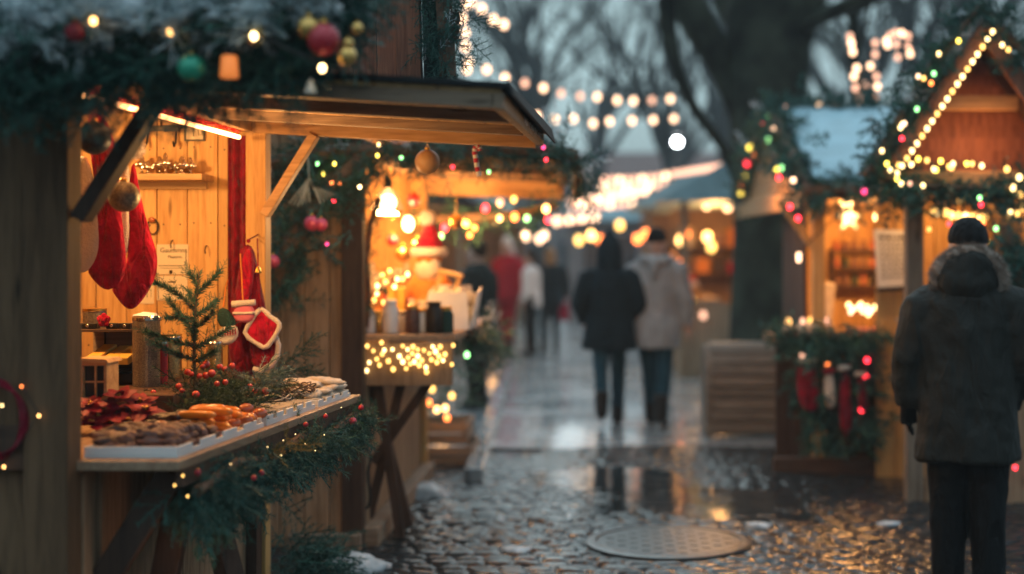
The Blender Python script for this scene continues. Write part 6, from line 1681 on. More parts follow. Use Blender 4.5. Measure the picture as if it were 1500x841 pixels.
m.add([c0, c1] + ring, [(0, 2 + k, 2 + (k + 1) % 10) for k in range(10)] + [(1, 2 + (k + 1) % 10, 2 + k) for k in range(10)]); m.build('points', 'white', root); m = MB(); m.tube([p + Vector((0, 0, .10)), Vector((p.x, p.y, 2.0))], .003, 5); m.build('thread', 'iron', root)
lamp_point('stall_lamp', (1.95, 11.2, 1.75), 48, (1, .46, .13), .08); lamp_point('counter_light', at(1240, 312, 10.8), 16, (1, .50, .17), .05)
lamp_point('gable_fill', (1.02, 11.3, 2.1), 12, (1, .4, .12), .05)  # added fill to brighten the gable boards, no lamp hangs here
# coloured lights and garland round the roof
pts = [at(1090, 302, 13.6), at(1098, 262, 13.1), at(1112, 205, 12.4), at(1130, 165, 11.9), at(1150, 168, 11.8)]
garland('fir garland up the far gable edge of the teal-roofed stall', pts, 110, .11, 1.2, .3, 'fir', FARN, 6)
pts = [at(1130, 165, 11.85), at(1152, 205, 11.2), at(1168, 245, 10.6), at(1185, 278, 10.15), at(1250, 278, 10.12), at(1330, 282, 10.12)]
garland('fir garland down the near gable edge and along the teal eave', pts, 200, .12, 1.2, .4, 'fir', FARN, 0)
pts = [at(1135, 163, 11.9), at(1200, 163, 11.95), at(1270, 163, 11.95), at(1330, 163, 12)]
garland('fir garland along the ridge of the teal roof', pts, 150, .10, 1.2, .2, 'fir', FARN, 0)
C8 = ['bulb_green', 'bulb_red', 'bulb_yellow', 'bulb_orange', 'bulb_red', 'bulb_yellow', 'bulb_orange', 'bulb_fairy']
light_string('coloured bulbs climbing the far gable edge of the teal-roofed stall', [at(x, y, Y) for x, y, Y in ((1085, 283, 13.4), (1085, 272, 13.3), (1097, 272, 13.2), (1092, 257, 13.0), (1094, 240, 12.8), (1106, 228, 12.6), (1098, 216, 12.5), (1118, 178, 12.0), (1127, 168, 11.85))], .021, ['bulb_yellow', 'bulb_orange', 'bulb_orange', 'bulb_yellow', 'bulb_red', 'bulb_orange', 'bulb_yellow', 'bulb_red', 'bulb_green'])
light_string('coloured bulbs down the near gable edge of the teal-roofed stall', [at(x, y, Y) for x, y, Y in ((1132, 189, 11.4), (1125, 205, 11.2), (1138, 248, 10.6), (1145, 246, 10.5), (1141, 260, 10.3), (1162, 264, 10.1), (1157, 303, 10.1), (1169, 320, 10.1), (1170, 380, 10.1), (1170, 374, 10.1), (1266, 280, 10.0))], .017, ['bulb_far', 'bulb_green', 'bulb_yellow', 'bulb_green', 'bulb_red', 'bulb_far', 'bulb_red', 'bulb_red', 'bulb_far', 'bulb_far', 'bulb_pink'])
light_string('red and warm bulbs along the ridge of the teal roof', [at(x, y, 11.9) for x, y in ((1163, 160), (1185, 161), (1200, 153), (1222, 153), (1258, 161), (1150, 158))], .018, ['bulb_red', 'bulb_red', 'bulb_far', 'bulb_dim', 'bulb_red', 'bulb_dim'])
# arch of lights over the teal roof
light_string('arch of peach fairy lights rising behind the teal roof', [at(x, y, 14.5) for x, y in ((1284, 143), (1285, 127), (1268, 125), (1284, 112), (1275, 97), (1282, 80), (1282, 63), (1298, 60), (1304, 52), (1312, 48), (1321, 49), (1330, 53), (1331, 68), (1333, 79), (1315, 84), (1313, 65), (1300, 66))], .028, ['bulb_dim', 'bulb_far', 'bulb_dim'])
light_string('hanging strand of peach fairy lights left of the arch', [at(x, y, 14.5) for x, y in ((1245, 54), (1247, 64), (1249, 76), (1255, 100), (1251, 112), (1253, 129), (1258, 143), (1263, 156))], .030, ['bulb_dim', 'bulb_far', 'bulb_far', 'bulb_far', 'bulb_far', 'bulb_dim', 'bulb_dim', 'bulb_far'])

# ================================================================== nearest right-hand stall with the lit gable
S4 = thing('market_stall', 'nearest right-hand stall with steep gable outlined in warm lights', 'market stall', (2.6, 9.6, -.05))
GY = 8.75; Ce, Cp = at(1298, 252, GY), at(1443, 38, GY); Cr = Vector((2 * Cp.x - Ce.x, GY, Ce.z))
m = MB(); th = Vector((-.05, 0, .035)); m.prism([Ce, Cp, Cp + Vector((0, 0, .06)), Ce + Vector((-.05, 0, .03))], (0, .75, 0)); m.build('roof', 'wood_dark_x', S4)
m = MB(); m.prism([Cp, Cr, Cr + Vector((.05, 0, .03)), Cp + Vector((0, 0, .06))], (0, .75, 0)); m.build('roof', 'wood_dark_x', S4)
m = MB(); m.box((1.86, GY + .5, Ce.z - .06), (3.7, 10.3, Ce.z - .02)); m.build('rear_roof', 'wood_dark_x', S4)
m = MB(); W_ = Cr.x - Ce.x; H_ = Cp.z - Ce.z; nb = 11
for k in range(nb):
    f0, f1 = k / nb, (k + .998) / nb; m.prism([(Ce.x + W_ / 2 * f0, GY + .45, Ce.z + H_ * f0), (Cr.x - W_ / 2 * f0, GY + .45, Ce.z + H_ * f0), (Cr.x - W_ / 2 * f1, GY + .45, Ce.z + H_ * f1), (Ce.x + W_ / 2 * f1, GY + .45, Ce.z + H_ * f1)], (0, .03, 0))
m.build('gable_boards', 'wood_red', S4, bevel=.003)
m = MB(); m.beam(Ce + Vector((.0, .2, -.05)), Cr + Vector((0, .2, -.05)), .09, .13); m.build('tie_beam', 'wood_beam', S4, bevel=.005)
m = MB(); m.beam((Ce.x + W_ * .28, GY + .25, Ce.z + H_ * .5), (Cr.x - W_ * .28, GY + .25, Ce.z + H_ * .5), .07, .09); m.build('collar_beam', 'wood_beam', S4, bevel=.005)
for a, b in ((Ce, Cp), (Cp, Cr)):
    m = MB(); m.beam(a + Vector((0, -.01, -.03)), b + Vector((0, -.01, -.03)), .04, .10); m.build('bargeboard', 'wood_red', S4, bevel=.004)
m = MB(); m.box((1.86, GY + .3, -.05), (1.97, GY + .4, Ce.z - .12)); m.build('post', 'wood_post', S4, bevel=.005)
m = MB(); m.box((2.62, GY + .3, -.05), (2.73, GY + .4, Ce.z - .12)); m.build('post', 'wood_int', S4, bevel=.005)
m = MB(); m.beam((2.62, GY + .35, 1.58), (2.36, GY + .35, 2.06), .055, .085, (0, 1, 0)); m.build('brace', 'wood_int', S4, bevel=.004)
m = MB(); planks(m, (1.98, GY + .32, 0), (1, 0, 0), 5, .128, -.05, 1.12, .022, (0, -1, 0)); m.build('front_wall', 'wood_wall', S4, bevel=.003)
m = MB(); m.box((1.88, GY + .15, 1.13), (2.72, GY + .75, 1.165)); m.build('counter', 'wood_counter', S4, bevel=.004)
m = MB(); planks(m, (1.87, 10.2, 0), (1, 0, 0), 12, .14, -.05, 2.2, .022, (0, -1, 0)); m.build('inner_wall', 'wood_int', S4, bevel=.003)
m = MB(); m.box((2.735, GY + .30, -.05), (3.7, GY + .36, 2.2)); m.build('side_panel', 'wood_dark_x', S4)
lamp_point('stall_lamp', (2.25, 9.6, 1.95), 17, (1, .46, .13), .07); lamp_point('gable_fill', (2.3, GY + .12, 2.28), 5.0, (1, .42, .13), .05)  # the gable light is an added warm fill on the boards
pts = [Ce + Vector((-.10, -.05, .0)), Ce.lerp(Cp, .33) + Vector((-.12, -.03, .04)), Ce.lerp(Cp, .66) + Vector((-.13, -.03, .05)), Cp + Vector((-.04, -.03, .12)), Cp.lerp(Cr, .4) + Vector((.12, -.03, .05))]
garland('thick dark fir garland over the lit gable edge', pts, 260, .085, .85, .25, 'fir', FARN, 10)
pts = [Ce + Vector((-.08, -.02, -.02)), Ce + Vector((.12, .0, -.08)), Ce + Vector((.4, .0, -.10)), Ce + Vector((.8, .0, -.10)), Ce + Vector((1.1, 0, -.08))]
garland('fir garland along the tie beam of the lit gable', pts, 110, .08, 1.1, .45, 'fir', FARN, 0)
P = [Ce.lerp(Cp, t) + Vector((.04, -.07, -.03)) for t in np.linspace(.02, .98, 20)]
light_string('row of bright warm bulbs along the sloping gable edge', P, .0135, ['bulb_fairy_pale', 'bulb_fairy_pale', 'bulb_fairy'])
light_string('golden lights along the tie beam of the lit gable', [at(x, y, GY - .05) for x, y in ((1316, 242), (1335, 241), (1345, 233), (1358, 235), (1368, 248), (1378, 236), (1390, 244), (1396, 240), (1416, 240), (1424, 240), (1438, 243), (1371, 249), (1394, 246))], .013, ['bulb_fairy', 'bulb_fairy_pale', 'bulb_yellow'])
light_string('pale lights scattered on the outer garland of the lit gable', [at(x, y, GY - .12) for x, y in ((1375, 79), (1368, 108), (1345, 112), (1322, 182), (1325, 181), (1319, 187), (1292, 221), (1299, 240), (1304, 249), (1314, 262), (1320, 269), (1333, 269), (1352, 272), (1343, 160), (1364, 122), (1353, 115), (1468, 66), (1477, 73), (1404, 60), (1321, 203))], .012,
             ['bulb_fairy_pale', 'bulb_green', 'bulb_far', 'bulb_fairy_pale', 'bulb_far', 'bulb_fairy_pale', 'bulb_fairy_pale', 'bulb_yellow', 'bulb_fairy_pale', 'bulb_yellow', 'bulb_fairy_pale', 'bulb_dim', 'bulb_fairy_pale', 'bulb_green', 'bulb_orange', 'bulb_fairy', 'bulb_fairy_pale', 'bulb_fairy', 'bulb_yellow', 'bulb_red'], False)
light_string('string of golden bulbs glowing above the beanie of the parka wearer', [at(x, y, 9.25) for x, y in ((1368, 310), (1376, 312), (1385, 311), (1394, 315), (1404, 316), (1414, 317), (1423, 318), (1432, 317), (1442, 318), (1406, 278), (1407, 294))], .020, ['bulb_fairy', 'bulb_fairy_pale', 'bulb_fairy', 'lamp_warm'])
light_string('mixed coloured lights around the parka wearer hood', [at(x, y, 8.6) for x, y in ((1435, 290), (1437, 300), (1361, 336), (1390, 328), (1445, 352), (1482, 366), (1459, 335), (1413, 325), (1440, 326))], .012, ['bulb_green', 'bulb_red', 'bulb_orange', 'bulb_red', 'bulb_fairy', 'bulb_red', 'bulb_green', 'bulb_fairy_pale', 'bulb_orange'], False)
light_string('warm bulbs down the dark brace at the edge of the lit gable stall', [at(x, y, 8.7) for x, y in ((1493, 260), (1494, 285), (1490, 313), (1480, 312), (1497, 305), (1475, 248), (1484, 275))], .016, ['bulb_fairy_pale', 'bulb_fairy', 'bulb_fairy'], True, cordr=.003)
light_string('single red light low at the side of the lit gable stall', [at(1487, 685, 8.9)], .012, 'bulb_red', False)
pts = [at(1470, 330, 8.6), at(1490, 400, 8.6), at(1505, 480, 8.6)]
garland('fir garland hanging beside the parka wearer at the lit gable stall', pts, 90, .12, 1.2, .5, 'fir', FARN, 0)
root = thing('red_pennant', 'red cloth pennant hanging behind the hood of the parka wearer', 'pennant', at(1425, 360, 9.3)); m = MB(); m.prism([at(1400, 322, 9.3), at(1448, 322, 9.3), at(1428, 366, 9.3)], (0, .012, 0)); m.build('cloth', 'red_felt', root); m = MB(); m.tube([at(1400, 322, 9.3), at(1448, 322, 9.3)], .006, 6); m.build('cord', 'iron', root)

# ================================================================== far stalls closing the street
def far_stall(label, x0, x1, y0, y1, eave, ridge, roofmat, energy, open_to=-1, group='stalls far down the street'):
    root = thing('market_stall', label, 'market stall', ((x0 + x1) / 2, (y0 + y1) / 2, -.05), group)
    m = MB(); m.prism([(x0 - .3, y0 - .25, eave), (x1 + .3, y0 - .25, eave), ((x0 + x1) / 2, y0 - .25, ridge)], (0, y1 - y0 + .5, 0)); m.build('roof', roofmat, root)
    for x in (x0, x1 - .09):
        for y in (y0, y1 - .09): m = MB(); m.box((x, y, -.05), (x + .09, y + .09, eave)); m.build('post', 'wood_wall', root)
    xb = x1 if open_to < 0 else x0; m = MB(); m.box((xb - .12 if open_to < 0 else xb + .10, y0 + .1, -.05), (xb - .10 if open_to < 0 else xb + .12, y1 - .1, eave)); m.build('back_wall', 'wood_int_y', root)
    m = MB(); m.box((x0 + .1, y1 - .14, -.05), (x1 - .13, y1 - .11, eave)); m.build('inner_wall', 'wood_wall', root)
    xc = x0 if open_to < 0 else x1; m = MB(); m.box((min(xc, xc - open_to * .5) , y0 + .05, .95), (max(xc, xc - open_to * .5), y1 - .15, 1.0)); m.build('counter', 'wood_counter', root)
    m = MB(); m.box((xc - .02, y0 + .1, -.05), (xc + .02, y1 - .1, .945)); m.build('front_wall', 'wood_wall', root)
    m = MB(); m.box((x0 + .1, y0 + .02, -.05), (x1 - .12, y0 + .05, .95)); m.build('side_wall', 'wood_wall', root)
    for k in range(2): lamp_point('stall_lamp', ((x0 + x1) / 2 + open_to * .2, y0 + (k + .5) * (y1 - y0) / 3, eave - .25), energy, (1, .45, .13), .12)
    return root
far_stall('orange glowing stall with teal awning just left of the dark trunk', 1.15, 2.6, 19.0, 22.5, 2.25, 3.0, 'teal_roof', 60) if 0 else None
M['teal_roof'] = plain('teal_roof', (0.27, 0.42, 0.46), .5, var=.15)
far_stall('orange glowing stall with teal roof between the couple and the dark trunk', .85, 2.3, 18.2, 21.5, 2.25, 2.85, 'teal_roof', 34)
far_stall('far stall with teal roof behind the strings of light', .55, 2.2, 25, 29, 2.4, 3.1, 'teal_roof', 26)
far_stall('far stall at the left of the street behind the red-suited person', -4.0, -2.3, 21.5, 26, 2.3, 3.0, 'felt', 14, 1)
far_stall('furthest stall at the street end beyond the blond walker', -3.9, -2.2, 30, 36, 2.3, 3.1, 'teal_roof', 16, 1)
m = MB(); m.prism([(-1.2, 33, 2.35), (.9, 33, 2.35), (.9, 33.3, 2.75), (-1.2, 33.3, 2.75)], (0, 2.2, 0)); root = thing('market_stall', 'small pale stall standing across the street end behind the couple', 'market stall', (-.15, 34, -.05), 'stalls far down the street'); m.build('roof', 'teal_roof', root)
m = MB(); m.box((-1.1, 33.4, -.05), (.8, 35, 2.34)); m.build('walls', 'stone_grey', root); m = MB(); m.box((-.7, 33.37, 1.0), (.5, 33.395, 2.0)); m.build('window', 'window_dark', root)

def goods(label, pts, mats, group):
    for k, p in enumerate(pts):
        mt = mats[k % len(mats)]; root = thing('goods_parcel', label, 'parcel', p, group); m = MB(); m.box((p.x - .1, p.y - .1, p.z), (p.x + .1, p.y + .1, p.z + .16 + .06 * (k % 3))); m.build('wrapping', mt, root, bevel=.01); m = MB(); m.box((p.x - .102, p.y - .015, p.z + .002), (p.x + .102, p.y + .015, p.z + .163 + .06 * (k % 3))); m.build('ribbon', 'gold', root)
goods('small wrapped parcel on the counter of the orange stall by the trunk', [Vector((1.0, 18.4 + k * .42, 1.0)) for k in range(7)], ['orange_cloth', 'cookie', 'red_felt', 'choc'], 'parcels on the orange stall counter')
goods('small wrapped parcel on the counter of the far teal stall', [Vector((.7, 25.3 + k * .5, 1.0)) for k in range(6)], ['cookie', 'red_felt', 'orange_cloth'], 'parcels on the far teal counter')
for z in (1.28, 1.66):
    S = thing('wall_shelf', 'long shelf %s on the rear wall of the orange stall by the trunk' % ('nearest the counter' if z < 1.5 else 'under the eave'), 'shelf', (1.55, 21.2, z), 'shelves in the orange stall'); m = MB(); m.box((.95, 20.95, z - .02), (2.1, 21.33, z + .015)); m.build('board', 'wood_dark_x', S)
    for x in (1.0, 2.05): m = MB(); m.beam((x, 21.32, z - .2), (x, 21.0, z - .022), .03, .03); m.build('bracket', 'wood_dark', S)
goods('small wrapped parcel on the wall shelves of the orange stall by the trunk', [Vector((1.06 + k * .24, 21.1, z + .016)) for z in (1.28, 1.66) for k in range(5)], ['choc', 'orange_cloth', 'wood_dark', 'red_felt', 'iron', 'cookie', 'choc_dark'], 'parcels on the orange stall shelves')
# fairy lights over the street
def cat_pts(pix, Y0, Y1):
    n = len(pix); return [at(x, y, Y0 + (Y1 - Y0) * i / (n - 1)) for i, (x, y) in enumerate(pix)]
light_string('upper chain of round peach bulbs sagging across the street', cat_pts([(684, 119 - 17), (713, 102), (740, 114), (769, 122), (796, 129), (822, 137), (850, 141), (875, 142), (904, 147), (928, 148), (955, 147), (982, 145), (1008, 141)], 17, 20), .040, ['bulb_far', 'bulb_far', 'bulb_far', 'bulb_dim', 'bulb_far', 'bulb_dim', 'bulb_dim'], cordr=.010)
light_string('lower chain of round peach bulbs sagging across the street', cat_pts([(787, 170), (813, 175), (840, 174), (869, 181), (893, 178), (926, 177), (957, 176), (987, 174)], 17.5, 20), .040, ['bulb_far'])
light_string('vertical drop of peach bulbs beside the gable garland', [at(x, y, 17) for x, y in ((684, 6), (677, 28), (681, 48), (682, 69), (686, 91))], .044, ['bulb_far'])
light_string('short chain of peach bulbs high beside the gable garland', [at(x, y, 17.5) for x, y in ((690, 2), (706, 13), (723, 29), (738, 36))], .044, ['bulb_far'])
def row(x0, y0, x1, y1, n, sag=0): return [(x0 + (x1 - x0) * t, y0 + (y1 - y0) * t + sag * 4 * t * (1 - t)) for t in np.linspace(0, 1, n)]
light_string('upper dense row of peach lights on the far stalls', cat_pts(row(885, 264, 975, 258, 9, 2), 25, 26), .055, ['bulb_dim', 'bulb_dim', 'bulb_far'])
light_string('second dense row of peach lights on the far stalls', cat_pts(row(884, 276, 985, 268, 10, 2), 24, 26), .055, ['bulb_far', 'bulb_dim', 'bulb_dim'])
light_string('long bright band of peach lights slanting down from the trunk', cat_pts(row(1062, 243, 985, 255, 12), 20, 22), .04, ['bulb_dim'])
light_string('third dense row of peach lights left of the couple', cat_pts(row(838, 296, 945, 280, 14, 1), 22, 26), .055, ['bulb_dim', 'bulb_far'])
light_string('fourth dense row of peach lights behind the dark-coated walker', cat_pts(row(838, 303, 960, 296, 12, 1), 22, 26), .05, ['bulb_dim', 'bulb_dim', 'bulb_far'])
light_string('lowest row of peach lights at the left end of the far stalls', cat_pts(row(815, 324, 872, 318, 7, 0), 24, 27), .06, ['bulb_far', 'bulb_dim'])
light_string('loose peach lights hanging by the trunk', [at(x, y, 20) for x, y in ((1018, 275), (1024, 290), (1035, 300), (1040, 262), (1066, 303), (1012, 292), (1030, 278))], .05, ['bulb_far', 'bulb_dim'])
light_string('orange lanterns glowing along the far stalls', [at(x, y, 19) for x, y in ((866, 345), (880, 352), (908, 330), (934, 350), (946, 343), (968, 346), (997, 352), (1004, 343), (1036, 347), (1042, 362), (1000, 385), (848, 352))], .055, ['lamp_warm', 'bulb_orange', 'bulb_fairy', 'bulb_orange', 'bulb_orange', 'bulb_orange', 'lamp_warm', 'bulb_orange', 'lamp_warm', 'bulb_fairy', 'bulb_orange', 'bulb_fairy'])
light_string('peach bulbs at the far left under the second hatch corner', [at(x, y, 20) for x, y in ((770, 346), (797, 345), (790, 350))], .05, ['bulb_far'])
light_string('small lights among the goods beside the couple', [at(x, y, 18) for x, y in ((997, 458), (1030, 462), (1012, 440))], .04, ['bulb_orange', 'bulb_dim', 'bulb_fairy'])

# ================================================================== people
def person(label, x, y, face, h, cfg):
    """one figure standing at (x, y), facing the angle FACE (0 = away down the street)"""
    s = h / 1.75
    root = thing('person', label, 'person', (x, y, 0), cfg.get('group'))
    vox = cfg.get('vox', .016); rot = Matrix.Rotation(face, 3, 'Z'); o = Vector((x, y, 0))
    def X(p): return o + rot @ (Vector(p) * s)
    def put(mb, name, mat, parent=root, voxel=None, sm=4, wrinkle=0.0, wf=7):
        me = remesh(mb, (voxel or vox), sm)
        V = np.array([v.co for v in me.vertices]).reshape(-1, 3)
        if wrinkle:
            me.calc_normals_split() if hasattr(me, 'calc_normals_split') else None
            N_ = np.array([v.normal for v in me.vertices])
            d = np.array([noise.noise(Vector((v[0] * wf + v[2] * wf * .35, v[1] * wf, v[2] * wf * .6))) + .5 * noise.noise(Vector((v[0] * wf * 2.2 + v[2] * 3, v[1] * wf * 2, v[2] * wf * 2.6))) for v in V])
            V = V + N_ * (d * wrinkle)[:, None]
        me.vertices.foreach_set('co', (V - np.array(wloc(parent))).ravel().astype(np.float32)); me.update()
        return finish(me, name, mat, parent, None, smooth=True)
    W = lambda pts: [X(p) for p in pts]
    sx, sy = Vector((1, 0, 0)), 0
    st = cfg.get('stride', (.0, .0)); lift = cfg.get('lift', (0, 0)); knee = cfg.get('knee', (.02, .02)); w = cfg.get('gap', .095)
    legs = []
    for i, sg in enumerate((-1, 1)):
        legs.append([(sg * .085, 0, .92), (sg * (w + .0), st[i] * .45 + knee[i], .50 + lift[i] * .4), (sg * w, st[i] + (-.05 if lift[i] else 0), .09 + lift[i])])
    ah = cfg.get('arms', ([(-.20, 0, 1.42), (-.275, -.01, 1.14), (-.285, .05, .90)], [(.20, 0, 1.42), (.275, -.01, 1.14), (.285, .05, .90)]))
    up = (0, 1, 0)
    b = MB()
    hd = cfg.get('head', (0, .02, 1.635)); hd = Vector(hd)
    b.tube(W([(0, 0, .86), (0, 0, .95), (0, 0, 1.1), (0, .0, 1.28), (0, 0, 1.42), (0, .0, 1.48), (0, .01, 1.56)]), [(.15 * s, .11 * s), (.165 * s, .12 * s), (.145 * s, .105 * s), (.17 * s, .115 * s), (.165 * s, .10 * s), (.065 * s, .06 * s), (.055 * s, .055 * s)], 18, up=up)
    b.ball(X(hd), .105 * s, 20, 14, (.80, .98, 1.14), rot)
    b.ball(X(hd + Vector((0, .10, -.015))), .019 * s, 10, 8, (.8, 1.1, 1.4), rot); b.ball(X(hd + Vector((0, .075, -.085))), .04 * s, 10, 8)
    for sg in (-1, 1): b.ball(X(hd + Vector((sg * .086, .0, -.01))), .026 * s, 10, 8, (.35, .7, 1.2), rot)
    for l in legs: b.tube(W(l), [.082 * s, .056 * s, .04 * s], 12, up=up); b.ball(X(Vector(l[2]) + Vector((0, .05, -.05))), .05 * s, 12, 8, (.8, 2.0, .7), rot)
    for sg, a in zip((-1, 1), ah):
        b.tube(W(a), [.058 * s, .045 * s, .032 * s], 12, up=up); wv = Vector(a[2]); d = (wv - Vector(a[1])).normalized(); side = Vector((0, 1, 0)) - d * d.y; side.normalize(); nrm = d.cross(side)
        pc = wv + d * .05; b.tube(W([wv, wv + d * .03, wv + d * .09]), [(.026 * s, .02 * s), (.036 * s, .018 * s), (.038 * s, .016 * s)], 12, up=side)
        for k, (off, L) in enumerate(((-.030, .060), (-.010, .072), (.010, .068), (.029, .052))):
            q = wv + d * .09 + side * (-off); b.tube(W([q, q + d * L * .5 - nrm * sg * .004, q + d * L * .85 - nrm * sg * .018]), [.0095 * s, .0085 * s, .007 * s], 8)
        q = wv + d * .03 + side * .03; b.tube(W([q, q + side * .025 + d * .03, q + side * .028 + d * .058]), [.012 * s, .010 * s, .008 * s], 8)
    put(b, 'body', cfg.get('skin', 'skin'), voxel=min(vox, .0085 * s) if cfg.get('fine') else vox * .8, sm=2)
    # trousers
    t = MB(); lw = cfg.get('leg_w', 1.0)
    t.tube(W([(0, 0, .84), (0, 0, .95), (0, 0, 1.03)]), [(.165 * s, .125 * s), (.172 * s, .13 * s), (.155 * s, .12 * s)], 16, up=up)
    for l in legs:
        a, k, f = map(Vector, l); e = k.lerp(f, cfg.get('trouser_len', .93)); t.tube(W([a + Vector((0, 0, .03)), a.lerp(k, .5), k, k.lerp(f, .5), e]), [.105 * s * lw, .088 * s * lw, .072 * s * lw, .064 * s * lw, .058 * s * lw], 14, up=up)
    put(t, 'trousers', cfg['trousers'], wrinkle=.008 * s, wf=9)
    for l in legs:
        f = Vector(l[2]); bt = MB(); bt.tube(W([f + Vector((0, -.01, .16 if cfg.get('boots') else .05)), f + Vector((0, -.01, -.02)), f + Vector((0, -.01, -.06))]), [.069 * s, .064 * s, .064 * s], 12, up=up)
        dr = -.35 if f.z > .12 else 0
        bt.tube(W([f + Vector((0, -.06, -.055)), f + Vector((0, .05, -.05 + dr * .05)), f + Vector((0, .13, -.06 + dr * .12)), f + Vector((0, .19, -.068 + dr * .18))]), [(.042 * s, .038 * s), (.048 * s, .045 * s), (.048 * s, .032 * s), (.03 * s, .02 * s)], 12)
        put(bt, 'boot', cfg.get('boot_mat', 'iron'), sm=2, voxel=.012)
    # coat
    c = MB(); hem = cfg['hem']; cw = cfg.get('coat_w', 1.0); fl = cfg.get('flare', 1.0)
    c.tube(W([(0, 0, hem), (0, 0, (hem + 1.05) / 2), (0, 0, 1.06), (0, 0, 1.25), (0, 0, 1.38), (0, 0, 1.45), (0, .01, 1.52)]), [(.215 * cw * fl * s, .165 * cw * s), (.212 * cw * s, .160 * cw * s), (.195 * cw * s, .145 * cw * s), (.205 * cw * s, .150 * cw * s), (.20 * cw * s, .135 * cw * s), (cfg.get('shoulder', .15) * cw * s, .11 * cw * s), (.085 * s, .08 * s)], 24, up=up)
    sw = cfg.get('sleeve', 1.0)
    for a in ah:
        a = [Vector(q) for q in a]; c.tube(W([Vector((a[0].x * .7, a[0].y, a[0].z)), a[0] + Vector((a[0].x * .08, 0, -.03)), a[0].lerp(a[1], .5), a[1], a[1].lerp(a[2], .5), a[1].lerp(a[2], .97)]), [.085 * s * sw, .085 * s * sw, .078 * s * sw, .07 * s * sw, .064 * s * sw, .056 * s * sw], 14, up=up)
    coat = put(c, cfg.get('coat_name', 'coat'), cfg['coat'], wrinkle=cfg.get('wrinkle', .012) * s, wf=cfg.get('wf', 7))
    if cfg.get('hood') == 'fur':
        hm = MB(); hm.tube(W([(0, -.02, 1.40), (0, -.06, 1.47), (0, -.055, 1.545), (0, -.01, 1.585)]), [(.15 * s, .11 * s), (.158 * s, .12 * s), (.145 * s, .115 * s), (.10 * s, .09 * s)], 20, up=up)
        hood = put(hm, 'hood', cfg['coat'], parent=coat, wrinkle=.012 * s, wf=11)
        fu = MB(); ring = [(math.sin(q) * .150, -.045 - .055 * math.cos(q * .8), 1.475 + .140 * math.cos(q)) for q in np.linspace(-1.9, 1.9, 33)]; fu.tube(W(ring), .034 * s, 12); ff = put(fu, 'fur_trim', 'fur', parent=hood, voxel=.012, wrinkle=.02, wf=30)
        T = Tri(); g = np.random.default_rng(6); n = 9000; q = g.uniform(-1.9, 1.9, n); base = np.stack([np.sin(q) * .150, -.045 - .055 * np.cos(q * .8), 1.475 + .140 * np.cos(q)], 1); D = norm(g.normal(size=(n, 3)) + np.stack([np.sin(q) * .5, -np.ones(n) * .2, np.ones(n) * .2], 1)); P0 = base + D * .028; tip = base + D * g.uniform(.042, .066, n)[:, None] + np.array([0, 0, -.006]); wd = norm(np.cross(D, g.normal(size=(n, 3)))) * .0012
        A_ = np.stack([P0 - wd, P0 + wd, tip], 1).reshape(-1, 3) * s; A_ = A_ @ np.array(rot).T + np.array(o); T.add(A_, np.arange(n * 3).reshape(-1, 3)); T.build('fur', 'fur', ff)
    elif cfg.get('hood') == 'point':
        hm = MB(); hm.tube(W([(0, .0, 1.40), (0, -.01, 1.50), (0, .0, 1.62), (0, .01, 1.72), (0, .0, 1.80), (0, -.01, 1.86)]), [(.16 * s, .12 * s), (.125 * s, .115 * s), (.125 * s, .13 * s), (.105 * s, .115 * s), (.055 * s, .06 * s), (.02 * s, .02 * s)], 18, up=up); put(hm, 'hood', cfg['coat'], parent=coat, wrinkle=.008)
    elif cfg.get('hood') == 'down':
        hm = MB(); hm.tube(W([(-.13, .03, 1.50), (-.10, -.07, 1.485), (0, -.11, 1.47), (.10, -.07, 1.485), (.13, .03, 1.50)]), [.04 * s, .055 * s, .065 * s, .055 * s, .04 * s], 12); hm.tube(W([(0, -.10, 1.47), (0, -.13, 1.36), (0, -.14, 1.28)]), [(.10 * s, .04 * s), (.075 * s, .035 * s), (.02 * s, .02 * s)], 12); put(hm, 'hood', cfg['coat'], parent=coat, wrinkle=.008)
    if cfg.get('hat') == 'beanie':
        k = MB(); k.tube(W([hd + Vector((0, -.005, .02)), hd + Vector((0, -.008, .06)), hd + Vector((0, -.01, .105)), hd + Vector((0, -.012, .135)), hd + Vector((0, -.012, .150))]), [(.098 * s, .115 * s), (.097 * s, .113 * s), (.082 * s, .095 * s), (.055 * s, .062 * s), (.02 * s, .02 * s)], 20, up=up); put(k, 'hat', cfg['hat_mat'], voxel=.010, wrinkle=.003, wf=30)
    elif cfg.get('hat') == 'santa':
        k = MB(); k.tube(W([hd + Vector((0, 0, .03)), hd + Vector((0, 0, .09)), hd + Vector((0.02, -.02, .16)), hd + Vector((.06, -.08, .16))]), [.105 * s, .09 * s, .055 * s, .03 * s], 16, up=up); hat = put(k, 'hat', 'fleece', wrinkle=.006); 
    if cfg.get('hair'):
        k = MB(); L = cfg.get('hair_len', .1); k.ball(X(hd + Vector((0, -.02, .03))), .108 * s, 18, 12, (.88, .98, 1.05), rot)
        if L > .12: k.tube(W([hd + Vector((0, -.05, .02)), hd + Vector((0, -.075, -.1)), hd + Vector((0, -.085, -L))]), [(.09 * s, .06 * s), (.10 * s, .05 * s), (.06 * s, .025 * s)], 14, up=up)
        put(k, 'hair', cfg['hair'], voxel=.012, wrinkle=.008, wf=26)
